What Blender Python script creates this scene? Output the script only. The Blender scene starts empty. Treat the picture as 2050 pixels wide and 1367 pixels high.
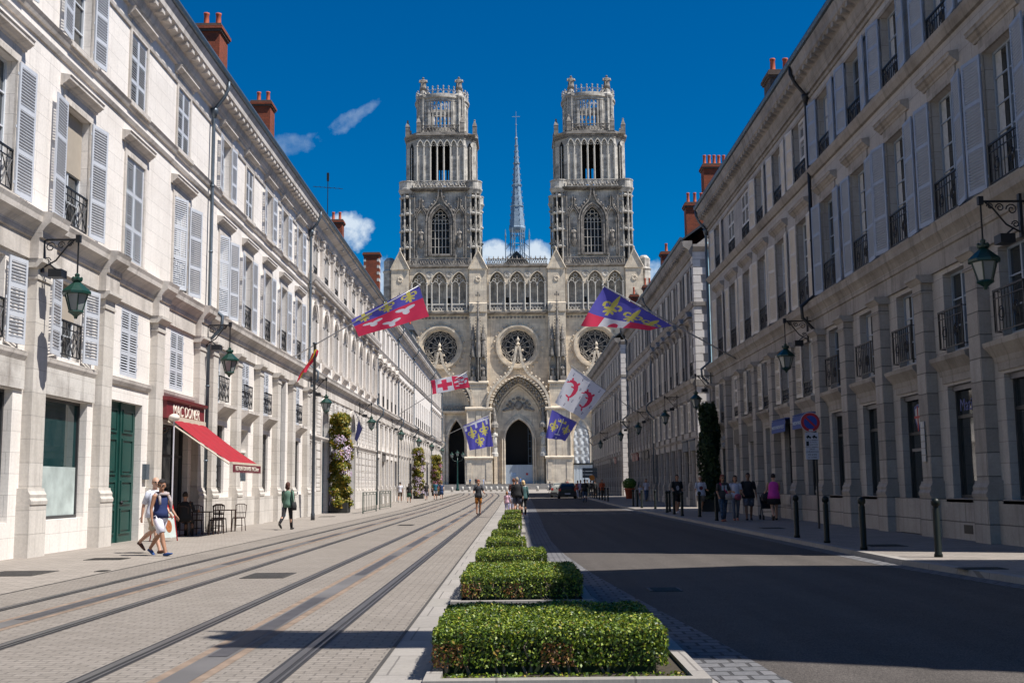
import bpy, math, random
import numpy as np
from mathutils import Vector, Matrix
random.seed(7); rng = np.random.default_rng(7)
S = bpy.context.scene; COL = S.collection; PI = math.pi
R = math.radians
# ---------------- camera
TH, ROLL, YAW, FPX, CH = R(7.32), .0105, -.0013, 2250., 1.45
_fw = Vector((math.sin(YAW)*math.cos(TH), math.cos(YAW)*math.cos(TH), math.sin(TH)))
_r0 = _fw.cross(Vector((0, 0, 1))).normalized(); _u0 = _r0.cross(_fw)
CR = _r0*math.cos(ROLL)-_u0*math.sin(ROLL); CU = _u0*math.cos(ROLL)+_r0*math.sin(ROLL)
cam = bpy.data.cameras.new('camera'); camo = bpy.data.objects.new('camera', cam); COL.objects.link(camo)
M_ = Matrix((CR, CU, -_fw)).transposed().to_4x4(); M_.translation = (0, 0, CH); camo.matrix_world = M_
cam.sensor_width = 36; cam.lens = 36*FPX/2050; cam.clip_start = .1; cam.clip_end = 6000
S.camera = camo
S.render.resolution_x, S.render.resolution_y = 1024, 682
# ---------------- light
SUN_EL, SUN_AZ = R(58), R(21)      # azimuth: degrees behind the perpendicular (+X) of the street
sd = Vector((math.cos(SUN_EL)*math.cos(SUN_AZ), -math.cos(SUN_EL)*math.sin(SUN_AZ), math.sin(SUN_EL)))
sl = bpy.data.lights.new('sun', 'SUN'); sl.energy = 5.0; sl.angle = R(.5); sl.color = (1, .96, .90)
so = bpy.data.objects.new('sun', sl); COL.objects.link(so); so.rotation_euler = sd.to_track_quat('Z', 'Y').to_euler()
W = bpy.data.worlds.new('World'); S.world = W; W.use_nodes = True
nt = W.node_tree; nt.nodes.clear()
def nn(nt, t, **k):
    n = nt.nodes.new(t)
    for a, b in k.items():
        if a[0] == '_': setattr(n, a[1:], b)
        else: n.inputs[a.replace('__', ' ')].default_value = b
    return n
sky = nn(nt, 'ShaderNodeTexSky', _sky_type='NISHITA', _sun_disc=False, _sun_elevation=SUN_EL, _air_density=1.0, _dust_density=.3, _ozone_density=3.0)
sky.sun_rotation = math.atan2(sd.x, sd.y)
hs = nn(nt, 'ShaderNodeHueSaturation', Hue=.506, Saturation=2.15, Value=.73); nt.links.new(sky.outputs[0], hs.inputs['Color'])
tc = nt.nodes.new('ShaderNodeTexCoord')
cl_sum = None; dsum = None
def mth(op, a, b=None, clamp=False):
    n = nt.nodes.new('ShaderNodeMath'); n.operation = op; n.use_clamp = clamp
    for i, v in enumerate((a, b)):
        if v is None: continue
        if isinstance(v, (int, float)): n.inputs[i].default_value = v
        else: nt.links.new(v, n.inputs[i])
    return n.outputs[0]
def ray(px, py): return _fw*FPX+CR*(px-1025)+CU*(683.5-py)
noi = nn(nt, 'ShaderNodeTexNoise', Scale=38., Detail=9., Roughness=.62); nt.links.new(tc.outputs['Generated'], noi.inputs['Vector'])
noi2 = nn(nt, 'ShaderNodeTexNoise', Scale=16., Detail=6., Roughness=.6); nt.links.new(tc.outputs['Generated'], noi2.inputs['Vector'])
# clouds by direction: centre, two radii (radians), tilt, density
for (px, py, ra, rb, tilt, dens) in [(590, 290, .040, .013, .15, .42), (632, 278, .036, .010, .35, .42), (684, 250, .036, .010, .5, .55), (728, 224, .022, .007, .65, .42), (700, 468, .026, .023, 0, 2.2), (765, 560, .025, .03, 0, 1.6),
                                     (985, 512, .028, .016, 0, 2.6), (1078, 512, .03, .018, 0, 2.8), (1290, 575, .05, .028, 0, 1.6), (1330, 560, .03, .02, 0, 1.2)]:
    d = ray(px, py).normalized(); rr = d.cross(Vector((0, 0, 1))).normalized(); uu = rr.cross(d)
    ax = rr*math.cos(tilt)+uu*math.sin(tilt); ay = uu*math.cos(tilt)-rr*math.sin(tilt)
    outs = []
    for v, s in ((ax, ra), (ay, rb)):
        dp = nt.nodes.new('ShaderNodeVectorMath'); dp.operation = 'DOT_PRODUCT'; dp.inputs[1].default_value = v/s
        nt.links.new(tc.outputs['Generated'], dp.inputs[0]); outs.append(mth('POWER', dp.outputs['Value'], 2))
    dp = nt.nodes.new('ShaderNodeVectorMath'); dp.operation = 'DOT_PRODUCT'; dp.inputs[1].default_value = d
    nt.links.new(tc.outputs['Generated'], dp.inputs[0]); front = mth('GREATER_THAN', dp.outputs['Value'], 0)
    m = mth('SUBTRACT', 1., mth('ADD', outs[0], outs[1]), True); m = mth('MULTIPLY', m, 1.25); m = mth('MULTIPLY', m, front); dm = mth('MULTIPLY', mth('GREATER_THAN', m, 0), min(1., dens*.48))
    dsum = dm if dsum is None else mth('MAXIMUM', dsum, dm)
    cl_sum = m if cl_sum is None else mth('MAXIMUM', cl_sum, m)
nz = mth('ADD', mth('MULTIPLY', noi.outputs['Fac'], .65), mth('MULTIPLY', noi2.outputs['Fac'], .45))
gate = mth('MULTIPLY', cl_sum, 3., True); cm = mth('MULTIPLY', mth('SUBTRACT', mth('ADD', mth('MINIMUM', cl_sum, 1.0), mth('MULTIPLY', mth('SUBTRACT', nz, .56), 4.6)), .42, True), 1.3, True)
cm = mth('MULTIPLY', mth('MULTIPLY', cm, gate), mth('MULTIPLY', dsum, 1., True))
mx = nt.nodes.new('ShaderNodeMixRGB'); nt.links.new(cm, mx.inputs[0]); nt.links.new(hs.outputs[0], mx.inputs[1]); mx.inputs[2].default_value = (5.2, 6.0, 6.9, 1)
bg = nn(nt, 'ShaderNodeBackground', Strength=.085); nt.links.new(mx.outputs[0], bg.inputs['Color'])
wo = nt.nodes.new('ShaderNodeOutputWorld'); nt.links.new(bg.outputs[0], wo.inputs['Surface'])
S.view_settings.view_transform = 'Standard'; S.view_settings.look = 'None'; S.view_settings.exposure = .6; S.view_settings.gamma = 1
# ---------------- pixel helpers used only to take real positions off the survey of the photograph
CAMP = Vector((0, 0, CH))
def aY(px, py, Y): d = ray(px, py); return CAMP+d*(Y/d.y)
def aX(px, py, X): d = ray(px, py); return CAMP+d*(X/d.x)
def gz(y): return 0. if y < 70 else min(.0051*(y-70), .9)
def gr(px, py, off=0.):
    d = ray(px, py); z = off
    for _ in range(12):
        p = CAMP+d*((z-CH)/d.z); z = gz(p.y)+off
    return p
# ---------------- materials
def new_mat(name):
    m = bpy.data.materials.new(name); m.use_nodes = True; t = m.node_tree; b = t.nodes['Principled BSDF']; return m, t, b
MATS = {}
def plain(name, c, rough=.6, metal=0., var=.12, scale=3., spec=.5, bump=0., emis=None):
    if name in MATS: return MATS[name]
    m, t, b = new_mat(name); L = t.links.new
    tcn = t.nodes.new('ShaderNodeTexCoord')
    n = nn(t, 'ShaderNodeTexNoise', Scale=scale, Detail=5., Roughness=.6); L(tcn.outputs['Object'], n.inputs['Vector'])
    r = t.nodes.new('ShaderNodeMapRange'); r.inputs['From Min'].default_value = .3; r.inputs['From Max'].default_value = .7
    r.inputs['To Min'].default_value = 1-var; r.inputs['To Max'].default_value = 1+var; L(n.outputs['Fac'], r.inputs['Value'])
    v = t.nodes.new('ShaderNodeVectorMath'); v.operation = 'SCALE'; v.inputs[0].default_value = c; L(r.outputs[0], v.inputs['Scale'])
    L(v.outputs[0], b.inputs['Base Color']); b.inputs['Roughness'].default_value = rough; b.inputs['Metallic'].default_value = metal
    b.inputs['Specular IOR Level'].default_value = spec
    if bump:
        bp = nn(t, 'ShaderNodeBump', Strength=bump, Distance=.02); L(n.outputs['Fac'], bp.inputs['Height']); L(bp.outputs[0], b.inputs['Normal'])
    MATS[name] = m; return m
def masonry(name, c1, c2, stain, bw=.9, bh=.42, joint=.012, jdark=.55, stain_amt=.5, bump=.25, rough=.85, flat=False, streak=True, tone=.10):
    """ashlar or paving: block joints, tone change per block, blotches and vertical streaks"""
    m, t, b = new_mat(name); L = t.links.new
    tcn = t.nodes.new('ShaderNodeTexCoord'); sp = t.nodes.new('ShaderNodeSeparateXYZ'); L(tcn.outputs['Object'], sp.inputs[0])
    cb = t.nodes.new('ShaderNodeCombineXYZ')
    if flat: L(sp.outputs[0], cb.inputs[0]); L(sp.outputs[1], cb.inputs[1])
    else:
        a = t.nodes.new('ShaderNodeMath'); L(sp.outputs[0], a.inputs[0]); L(sp.outputs[1], a.inputs[1]); L(a.outputs[0], cb.inputs[0]); L(sp.outputs[2], cb.inputs[1])
    # wobble
    nw = nn(t, 'ShaderNodeTexNoise', Scale=1.7, Detail=3.); L(cb.outputs[0], nw.inputs['Vector'])
    wv = t.nodes.new('ShaderNodeVectorMath'); wv.operation = 'SCALE'; wv.inputs['Scale'].default_value = .02; L(nw.outputs['Color'], wv.inputs[0])
    wa = t.nodes.new('ShaderNodeVectorMath'); L(cb.outputs[0], wa.inputs[0]); L(wv.outputs[0], wa.inputs[1])
    br = t.nodes.new('ShaderNodeTexBrick'); L(wa.outputs[0], br.inputs['Vector'])
    br.inputs['Scale'].default_value = 1; br.inputs['Brick Width'].default_value = bw; br.inputs['Row Height'].default_value = bh
    br.inputs['Mortar Size'].default_value = joint; br.inputs['Mortar Smooth'].default_value = .3
    br.inputs['Color1'].default_value = (*c1, 1); br.inputs['Color2'].default_value = (*c2, 1)
    br.inputs['Mortar'].default_value = tuple(x*jdark for x in c1)+(1,)
    n1 = nn(t, 'ShaderNodeTexNoise', Scale=.55, Detail=8., Roughness=.68); L(cb.outputs[0], n1.inputs['Vector'])
    mr = t.nodes.new('ShaderNodeMapRange'); mr.inputs['From Min'].default_value = .44; mr.inputs['From Max'].default_value = .78; mr.inputs['To Max'].default_value = stain_amt; L(n1.outputs['Fac'], mr.inputs['Value'])
    mxs = t.nodes.new('ShaderNodeMixRGB'); L(mr.outputs[0], mxs.inputs[0]); L(br.outputs['Color'], mxs.inputs[1]); mxs.inputs[2].default_value = (*stain, 1)
    cur = mxs.outputs[0]
    if streak:
        mp = t.nodes.new('ShaderNodeMapping'); mp.inputs['Scale'].default_value = (2.2, .16, 1); L(cb.outputs[0], mp.inputs[0])
        n2 = nn(t, 'ShaderNodeTexNoise', Scale=1.4, Detail=6., Roughness=.6); L(mp.outputs[0], n2.inputs['Vector'])
        m2 = t.nodes.new('ShaderNodeMapRange'); m2.inputs['From Min'].default_value = .52; m2.inputs['From Max'].default_value = .8; m2.inputs['To Max'].default_value = stain_amt*.9; L(n2.outputs['Fac'], m2.inputs['Value'])
        x2 = t.nodes.new('ShaderNodeMixRGB'); L(m2.outputs[0], x2.inputs[0]); L(cur, x2.inputs[1]); x2.inputs[2].default_value = tuple(x*.7 for x in stain)+(1,); cur = x2.outputs[0]
    n3 = nn(t, 'ShaderNodeTexNoise', Scale=14., Detail=6., Roughness=.7); L(cb.outputs[0], n3.inputs['Vector'])
    r3 = t.nodes.new('ShaderNodeMapRange'); r3.inputs['From Min'].default_value = .3; r3.inputs['From Max'].default_value = .7; r3.inputs['To Min'].default_value = 1-tone; r3.inputs['To Max'].default_value = 1+tone; L(n3.outputs['Fac'], r3.inputs['Value'])
    v = t.nodes.new('ShaderNodeVectorMath'); v.operation = 'SCALE'; L(cur, v.inputs[0]); L(r3.outputs[0], v.inputs['Scale'])
    L(v.outputs[0], b.inputs['Base Color']); b.inputs['Roughness'].default_value = rough; b.inputs['Specular IOR Level'].default_value = .3
    hh = t.nodes.new('ShaderNodeMath'); hh.operation = 'MULTIPLY_ADD'; L(br.outputs['Fac'], hh.inputs[0]); hh.inputs[1].default_value = -1.; L(n3.outputs['Fac'], hh.inputs[2])
    bp = nn(t, 'ShaderNodeBump', Strength=bump, Distance=.02); L(hh.outputs[0], bp.inputs['Height']); L(bp.outputs[0], b.inputs['Normal'])
    MATS[name] = m; return m
def leafmat(name, cols, rough=.5, trans=.25):
    m, t, b = new_mat(name); L = t.links.new
    g = t.nodes.new('ShaderNodeNewGeometry'); cr = t.nodes.new('ShaderNodeValToRGB'); L(g.outputs['Random Per Island'], cr.inputs[0])
    e = cr.color_ramp.elements
    for i, (p, c) in enumerate(cols):
        el = e[i] if i < 2 else e.new(p)
        el.position = p; el.color = (*c, 1)
    L(cr.outputs[0], b.inputs['Base Color']); b.inputs['Roughness'].default_value = rough
    tr = t.nodes.new('ShaderNodeBsdfTranslucent'); L(cr.outputs[0], tr.inputs[0]); mxn = nn(t, 'ShaderNodeMixShader', Fac=trans)
    L(b.outputs[0], mxn.inputs[1]); L(tr.outputs[0], mxn.inputs[2]); L(mxn.outputs[0], t.nodes['Material Output'].inputs[0])
    MATS[name] = m; return m
def glassmat(name, c=(.018, .022, .024), rough=.04, wav=.02):
    m, t, b = new_mat(name); L = t.links.new
    b.inputs['Base Color'].default_value = (*c, 1); b.inputs['Roughness'].default_value = rough; b.inputs['Specular IOR Level'].default_value = .8; b.inputs['IOR'].default_value = 1.75
    tcn = t.nodes.new('ShaderNodeTexCoord'); n = nn(t, 'ShaderNodeTexNoise', Scale=1.1, Detail=1.); L(tcn.outputs['Object'], n.inputs['Vector'])
    bp = nn(t, 'ShaderNodeBump', Strength=wav*4, Distance=.05); L(n.outputs['Fac'], bp.inputs['Height']); L(bp.outputs[0], b.inputs['Normal'])
    MATS[name] = m; return m
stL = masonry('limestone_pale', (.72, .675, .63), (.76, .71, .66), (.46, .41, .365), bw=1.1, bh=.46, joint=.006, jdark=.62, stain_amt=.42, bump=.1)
stLt = masonry('limestone_trim', (.58, .53, .48), (.63, .58, .53), (.14, .12, .10), bw=1.2, bh=.9, joint=.006, jdark=.6, stain_amt=.75, bump=.15)
stLp = masonry('limestone_pilaster', (.59, .55, .50), (.52, .48, .43), (.27, .24, .21), bw=6, bh=.52, joint=.009, jdark=.62, stain_amt=.6, bump=.2)
stR = masonry('limestone_weathered_shaded', (.44, .41, .38), (.39, .36, .335), (.19, .17, .15), bw=1.1, bh=.46, joint=.008, jdark=.55, stain_amt=.5, bump=.15)  # right-row stones: weathered, base colours also darkened to deepen the shade there
stRp = masonry('limestone_weathered_shaded_blocks', (.39, .355, .32), (.30, .27, .24), (.12, .10, .085), bw=6, bh=.52, joint=.016, jdark=.35, stain_amt=.6, bump=.3)
stRt = masonry('limestone_weathered_shaded_trim', (.36, .325, .29), (.31, .28, .25), (.08, .07, .06), bw=1.4, bh=.9, joint=.006, jdark=.5, stain_amt=.8, bump=.2)
stRus = masonry('limestone_rusticated', (.66, .62, .575), (.60, .56, .52), (.40, .34, .28), bw=1.3, bh=.5, joint=.022, jdark=.4, stain_amt=.35, bump=.5)
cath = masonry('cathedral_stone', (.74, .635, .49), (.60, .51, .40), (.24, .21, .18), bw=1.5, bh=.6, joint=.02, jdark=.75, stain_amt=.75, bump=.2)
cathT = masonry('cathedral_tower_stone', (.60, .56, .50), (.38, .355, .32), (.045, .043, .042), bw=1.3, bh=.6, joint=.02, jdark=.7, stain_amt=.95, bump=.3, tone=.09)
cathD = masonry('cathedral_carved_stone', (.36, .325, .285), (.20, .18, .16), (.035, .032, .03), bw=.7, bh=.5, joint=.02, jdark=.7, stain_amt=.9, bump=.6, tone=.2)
statM = plain('statue_stone', (.50, .47, .42), .9, var=.3, scale=8, bump=.4)
brick = masonry('chimney_brick', (.30, .075, .035), (.20, .055, .03), (.06, .035, .03), bw=.24, bh=.09, joint=.012, jdark=.6, stain_amt=.6, bump=.3, tone=.2)
brickdk = plain('chimney_cap_stone', (.10, .07, .055), .9, var=.4, scale=9)
pot = plain('terracotta_pot', (.42, .085, .035), .8, var=.25, scale=5)
slate = plain('slate_roof', (.035, .04, .05), .5, var=.3, scale=6)
zinc = plain('zinc', (.10, .125, .15), .45, metal=.4, var=.2, scale=5)
shutW = plain('shutter_white_paint', (.50, .52, .56), .5, var=.06, scale=3)
shutB = plain('shutter_blue_grey_paint', (.27, .315, .40), .5, var=.08, scale=3)
shutC = plain('shutter_cream_paint', (.60, .55, .49), .5, var=.08, scale=3)
frameW = plain('window_frame_white', (.55, .58, .62), .45, var=.05)
frameB = plain('window_frame_blue_grey', (.26, .31, .38), .45, var=.05)
frameD = plain('window_frame_dark', (.03, .03, .032), .4, var=.1)
iron = plain('wrought_iron', (.018, .019, .022), .45, metal=.3, var=.2)
glass = glassmat('window_glass'); glassT = glassmat('shop_glass_teal', (.012, .04, .042), .03, .01)
glassC = glassmat('cathedral_glass', (.008, .010, .014), .5, .0); glassC.node_tree.nodes['Principled BSDF'].inputs['Specular IOR Level'].default_value = .15
curtM = plain('net_curtain', (.42, .42, .42), .9, var=.15, scale=9)
blind = plain('beige_blind', (.36, .31, .25), .8, var=.06)
dark = plain('dark_interior', (.006, .006, .006), .9)
green = plain('dark_green_enamel', (.008, .04, .028), .35, var=.1)
doorG = plain('green_door_paint', (.008, .055, .045), .4, var=.15, scale=2)
doorB = plain('blue_black_door_paint', (.02, .04, .055), .4, var=.15, scale=2)
lampglass = plain('lamp_glass', (.22, .24, .24), .1, var=.05, spec=.8)
# ---------------- mesh builder
def prop(o, label=None, cat=None, group=None, kind=None):
    if label: o['label'] = label
    if cat: o['category'] = cat
    if group: o['group'] = group
    if kind: o['kind'] = kind
    return o
def link(name, data, parent=None, loc=(0, 0, 0), rotz=0.):
    o = bpy.data.objects.new(name, data); COL.objects.link(o); o.parent = parent; o.location = loc; o.rotation_euler = (0, 0, rotz); return o
def empty(name, loc, rotz=0., **k):
    o = link(name, None, None, loc, rotz); o.empty_display_size = .3; return prop(o, **k)
def copytree(o, parent=None, loc=None, rotz=None):
    c = o.copy(); COL.objects.link(c); c.parent = parent
    if loc is not None: c.location = loc
    if rotz is not None: c.rotation_euler = (0, 0, rotz)
    for ch in list(o.children): copytree(ch, c)
    return c
class MB:
    def __init__(s): s.v = []; s.f = []; s.m = []
    def add(s, vs, fs, mi=0):
        n = len(s.v); s.v += [tuple(v) for v in vs]; s.f += [tuple(i+n for i in f) for f in fs]; s.m += [mi]*len(fs); return s
    def box(s, x0, x1, y0, y1, z0, z1, mi=0):
        return s.add([(x0, y0, z0), (x1, y0, z0), (x1, y1, z0), (x0, y1, z0), (x0, y0, z1), (x1, y0, z1), (x1, y1, z1), (x0, y1, z1)],
                     [(0, 3, 2, 1), (4, 5, 6, 7), (0, 1, 5, 4), (1, 2, 6, 5), (2, 3, 7, 6), (3, 0, 4, 7)], mi)
    def ext(s, prof, x0, x1, mi=0):   # closed (y,z) profile swept along x
        n = len(prof); return s.add([(x0, y, z) for y, z in prof]+[(x1, y, z) for y, z in prof],
                     [(i, (i+1) % n, n+(i+1) % n, n+i) for i in range(n)]+[tuple(range(n))[::-1], tuple(range(n, 2*n))], mi)
    def prismz(s, poly, z0, z1, mi=0):
        n = len(poly); return s.add([(x, y, z0) for x, y in poly]+[(x, y, z1) for x, y in poly],
                     [(i, (i+1) % n, n+(i+1) % n, n+i) for i in range(n)]+[tuple(range(n))[::-1], tuple(range(n, 2*n))], mi)
    def prismy(s, poly, y0, y1, mi=0):  # (x,z) polygon with depth in y
        n = len(poly); return s.add([(x, y0, z) for x, z in poly]+[(x, y1, z) for x, z in poly],
                     [(i, (i+1) % n, n+(i+1) % n, n+i) for i in range(n)]+[tuple(range(n))[::-1], tuple(range(n, 2*n))], mi)
    def loft(s, pts, rad, n=8, mi=0, ref=(0, 1, 0), cap=True):  # rad: r or (ra, rb); ra along ref x dir
        P = [Vector(p) for p in pts]; vs = []; ref = Vector(ref)
        for i, p in enumerate(P):
            d = (P[min(i+1, len(P)-1)]-P[max(i-1, 0)]).normalized()
            a = ref.cross(d)
            if a.length < .05: a = Vector((1, 0, 0)).cross(d)
            if a.length < .05: a = Vector((0, 0, 1)).cross(d)
            a.normalize(); b = d.cross(a)
            r = rad[i] if isinstance(rad, (list, tuple)) else rad
            ra, rb = r if isinstance(r, tuple) else (r, r)
            vs += [p+a*(ra*math.cos(2*PI*k/n))+b*(rb*math.sin(2*PI*k/n)) for k in range(n)]
        m = len(P); fs = [(i*n+k, i*n+(k+1) % n, (i+1)*n+(k+1) % n, (i+1)*n+k) for i in range(m-1) for k in range(n)]
        if cap: fs += [tuple(range(n))[::-1], tuple(range((m-1)*n, m*n))]
        return s.add(vs, fs, mi)
    def lathe(s, prof, c=(0, 0, 0), n=12, mi=0, a0=0., cap=True):  # prof (r,z)
        vs = [(c[0]+r*math.cos(a0+2*PI*k/n), c[1]+r*math.sin(a0+2*PI*k/n), c[2]+z) for r, z in prof for k in range(n)]
        m = len(prof); fs = [(i*n+k, i*n+(k+1) % n, (i+1)*n+(k+1) % n, (i+1)*n+k) for i in range(m-1) for k in range(n)]
        if cap: fs += [tuple(range(n))[::-1], tuple(range((m-1)*n, m*n))]
        return s.add(vs, fs, mi)
    def ball(s, c, r, n=10, mi=0):
        rx, ry, rz = r if isinstance(r, tuple) else (r, r, r); m = n//2+1
        vs = []; fs = []
        for i in range(1, m): 
            a = PI*i/m
            vs += [(c[0]+rx*math.sin(a)*math.cos(2*PI*k/n), c[1]+ry*math.sin(a)*math.sin(2*PI*k/n), c[2]-rz*math.cos(a)) for k in range(n)]
        fs = [(i*n+k, i*n+(k+1) % n, (i+1)*n+(k+1) % n, (i+1)*n+k) for i in range(m-2) for k in range(n)]
        q = len(vs); vs += [(c[0], c[1], c[2]-rz), (c[0], c[1], c[2]+rz)]
        fs += [(q, (k+1) % n, k) for k in range(n)]+[(q+1, (m-2)*n+k, (m-2)*n+(k+1) % n) for k in range(n)]
        return s.add(vs, fs, mi)
    def mesh(s, name, mats, smooth=False):
        me = bpy.data.meshes.new(name); me.from_pydata(s.v, [], s.f)
        for m in (mats if isinstance(mats, (list, tuple)) else [mats]): me.materials.append(m)
        if any(s.m): me.polygons.foreach_set('material_index', s.m)
        if smooth: me.polygons.foreach_set('use_smooth', [True]*len(s.f))
        me.update(); return me
    def obj(s, name, mats, parent=None, loc=(0, 0, 0), rotz=0., smooth=False): return link(name, s.mesh(name, mats, smooth), parent, loc, rotz)
def top_curve(h, x):
    """upper edge of opening h=(cx,hw,zb,zs,za,kind) at x"""
    cx, hw, zb, zs, za, k = h; u = min(1., abs(x-cx)/hw)
    if k == 'rect': return za
    if k == 'round': return zs+(za-zs)*math.sqrt(max(0, 1-u*u))
    if k == 'seg': return zs+(za-zs)*(1-u*u)
    # pointed: arc with centre on far side
    e = (za-zs)/hw; c = (e*e-1)/2 if e > 1 else 0.; rr = 1+c
    return zs+hw*math.sqrt(max(0, rr*rr-(u+c)**2))*(e/math.sqrt(rr*rr-c*c))
def outline(h, n=16):
    cx, hw, zb, zs, za, k = h
    if k == 'rect': return [(cx-hw, zb), (cx+hw, zb), (cx+hw, za), (cx-hw, za)]
    xs = [cx+hw*math.cos(PI*i/n) for i in range(n+1)]
    return [(cx-hw, zb), (cx+hw, zb)]+[(x, top_curve(h, x)) for x in xs]
def wall(mb, x0, x1, z0, z1, holes, y0=0., depth=.3, mi=0, n=12, back=False):
    """front face of a wall in plane y=y0 with real openings and their reveals (into +y)"""
    bx = {round(x0, 4), round(x1, 4)}
    for h in holes:
        if h[5] == 'rect': bx |= {round(h[0]-h[1], 4), round(h[0]+h[1], 4)}
        else: bx |= {round(h[0]+h[1]*math.cos(PI*i/n), 4) for i in range(n+1)}
    bx = sorted(b for b in bx if x0-1e-4 <= b <= x1+1e-4)
    for a, b in zip(bx[:-1], bx[1:]):
        if b-a < 1e-4: continue
        mid = (a+b)/2; hs_ = sorted([h for h in holes if abs(mid-h[0]) < h[1]], key=lambda h: h[2])
        za, zb = z0, z0
        for h in hs_+[None]:
            ta, tb = (h[2], h[2]) if h else (z1, z1)
            if ta-za > 1e-4 or tb-zb > 1e-4:
                mb.add([(a, y0, za), (b, y0, zb), (b, y0, tb), (a, y0, ta)], [(0, 1, 2, 3)], mi)
                if back: mb.add([(a, y0+depth, za), (b, y0+depth, zb), (b, y0+depth, tb), (a, y0+depth, ta)], [(3, 2, 1, 0)], mi)
            if h: za, zb = top_curve(h, a+1e-5), top_curve(h, b-1e-5)
    for h in holes:
        o = outline(h, n); k = len(o)
        mb.add([(x, y0, z) for x, z in o]+[(x, y0+depth, z) for x, z in o], [(i, i+k, (i+1) % k+k, (i+1) % k) for i in range(k)], mi)
    return mb
def arch_band(mb, h, w, y0, y1, n=14, mi=0, legs=True):
    """raised moulding following an opening's edge"""
    g = (h[0], h[1]+w, h[2], h[3], h[4]+w*(1.25 if h[5] == 'point' else 1), h[5])
    t = [PI*i/n for i in range(n+1)]
    a = [(h[0]+h[1]*math.cos(q), top_curve(h, h[0]+h[1]*math.cos(q))) for q in t]; b = [(g[0]+g[1]*math.cos(q), top_curve(g, g[0]+g[1]*math.cos(q))) for q in t]
    if legs: a = [(h[0]+h[1], h[2])]+a+[(h[0]-h[1], h[2])]; b = [(g[0]+g[1], h[2])]+b+[(g[0]-g[1], h[2])]
    for i in range(len(a)-1): mb.prismy([a[i], b[i], b[i+1], a[i+1]], y0, y1, mi)
    return mb
def text_mesh(txt, size, mat, name='lettering', ext=.004):
    cu = bpy.data.curves.new(name, 'FONT'); cu.body = txt; cu.size = size; cu.extrude = ext; cu.align_x = 'CENTER'; cu.align_y = 'CENTER'; cu.resolution_u = 3
    o = bpy.data.objects.new(name, cu); COL.objects.link(o); bpy.context.view_layer.update()
    me = bpy.data.meshes.new_from_object(o.evaluated_get(bpy.context.evaluated_depsgraph_get())); bpy.data.objects.remove(o)
    me.name = name; me.materials.clear(); me.materials.append(mat)
    me.transform(Matrix.Rotation(PI/2, 4, 'X')); return me     # upright, reads from -y side
# ================= SETTING: ground, paving, road
def strip(name, secs, mat, off, kind='structure', parent=None, mx=6.):
    """secs: (y, xl, xr) polyline; ground-following sheet"""
    ys = []
    for (a, b) in zip(secs[:-1], secs[1:]):
        k = max(1, int((b[0]-a[0])/mx)+1); ys += [tuple(a[j]+(b[j]-a[j])*i/k for j in range(3)) for i in range(k)]
    ys.append(secs[-1]); mb = MB(); vs = []
    for y, l, r in ys: vs += [(l, y, gz(y)+off), (r, y, gz(y)+off)]
    mb.add(vs, [(2*i, 2*i+1, 2*i+3, 2*i+2) for i in range(len(ys)-1)])
    o = mb.obj(name, mat, parent)
    if kind: o['kind'] = kind
    return o
pave = masonry('beige_setts', (.245, .216, .187), (.205, .180, .154), (.135, .115, .098), bw=.21, bh=.11, joint=.010, jdark=.6, stain_amt=.45, bump=.6, flat=True, streak=False, tone=.14)
paveL = masonry('pale_slab_paving', (.30, .265, .23), (.25, .22, .19), (.17, .145, .125), bw=.30, bh=.19, joint=.010, jdark=.5, stain_amt=.35, bump=.3, flat=True, streak=False)
paveR = masonry('kerbside_slab_paving', (.27, .235, .205), (.215, .19, .165), (.13, .11, .095), bw=.3, bh=.2, joint=.008, jdark=.6, stain_amt=.4, bump=.3, flat=True, streak=False)
setts = masonry('grey_setts', (.17, .165, .17), (.12, .12, .125), (.07, .065, .065), bw=.22, bh=.2, joint=.018, jdark=.3, stain_amt=.4, bump=.7, flat=True, streak=False, tone=.2)
conc = masonry('kerb_stone', (.30, .275, .25), (.26, .24, .215), (.16, .145, .13), bw=1., bh=1., joint=.01, jdark=.5, stain_amt=.5, bump=.2, flat=True, streak=False)
plazaM = masonry('plaza_paving', (.32, .285, .245), (.28, .25, .215), (.2, .18, .15), bw=.6, bh=.4, joint=.01, jdark=.7, stain_amt=.3, bump=.1, flat=True, streak=False)
asph, t_, b_ = new_mat('asphalt'); L_ = t_.links.new
tc_ = t_.nodes.new('ShaderNodeTexCoord'); n_ = nn(t_, 'ShaderNodeTexNoise', Scale=95., Detail=3.); L_(tc_.outputs['Object'], n_.inputs['Vector'])
n2_ = nn(t_, 'ShaderNodeTexNoise', Scale=1.6, Detail=9., Roughness=.72); L_(tc_.outputs['Object'], n2_.inputs['Vector'])
cr_ = t_.nodes.new('ShaderNodeValToRGB'); L_(n_.outputs['Fac'], cr_.inputs[0]); cr_.color_ramp.elements[0].position = .35; cr_.color_ramp.elements[0].color = (.040, .034, .031, 1); cr_.color_ramp.elements[1].position = .7; cr_.color_ramp.elements[1].color = (.140, .122, .108, 1)
m_ = t_.nodes.new('ShaderNodeMixRGB'); m_.blend_type = 'MULTIPLY'; L_(cr_.outputs[0], m_.inputs[1]); c2_ = t_.nodes.new('ShaderNodeValToRGB'); L_(n2_.outputs['Fac'], c2_.inputs[0]); c2_.color_ramp.elements[0].color = (.62, .62, .62, 1); c2_.color_ramp.elements[1].color = (1.2, 1.2, 1.2, 1); L_(c2_.outputs[0], m_.inputs[2]); m_.inputs[0].default_value = .8
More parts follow.
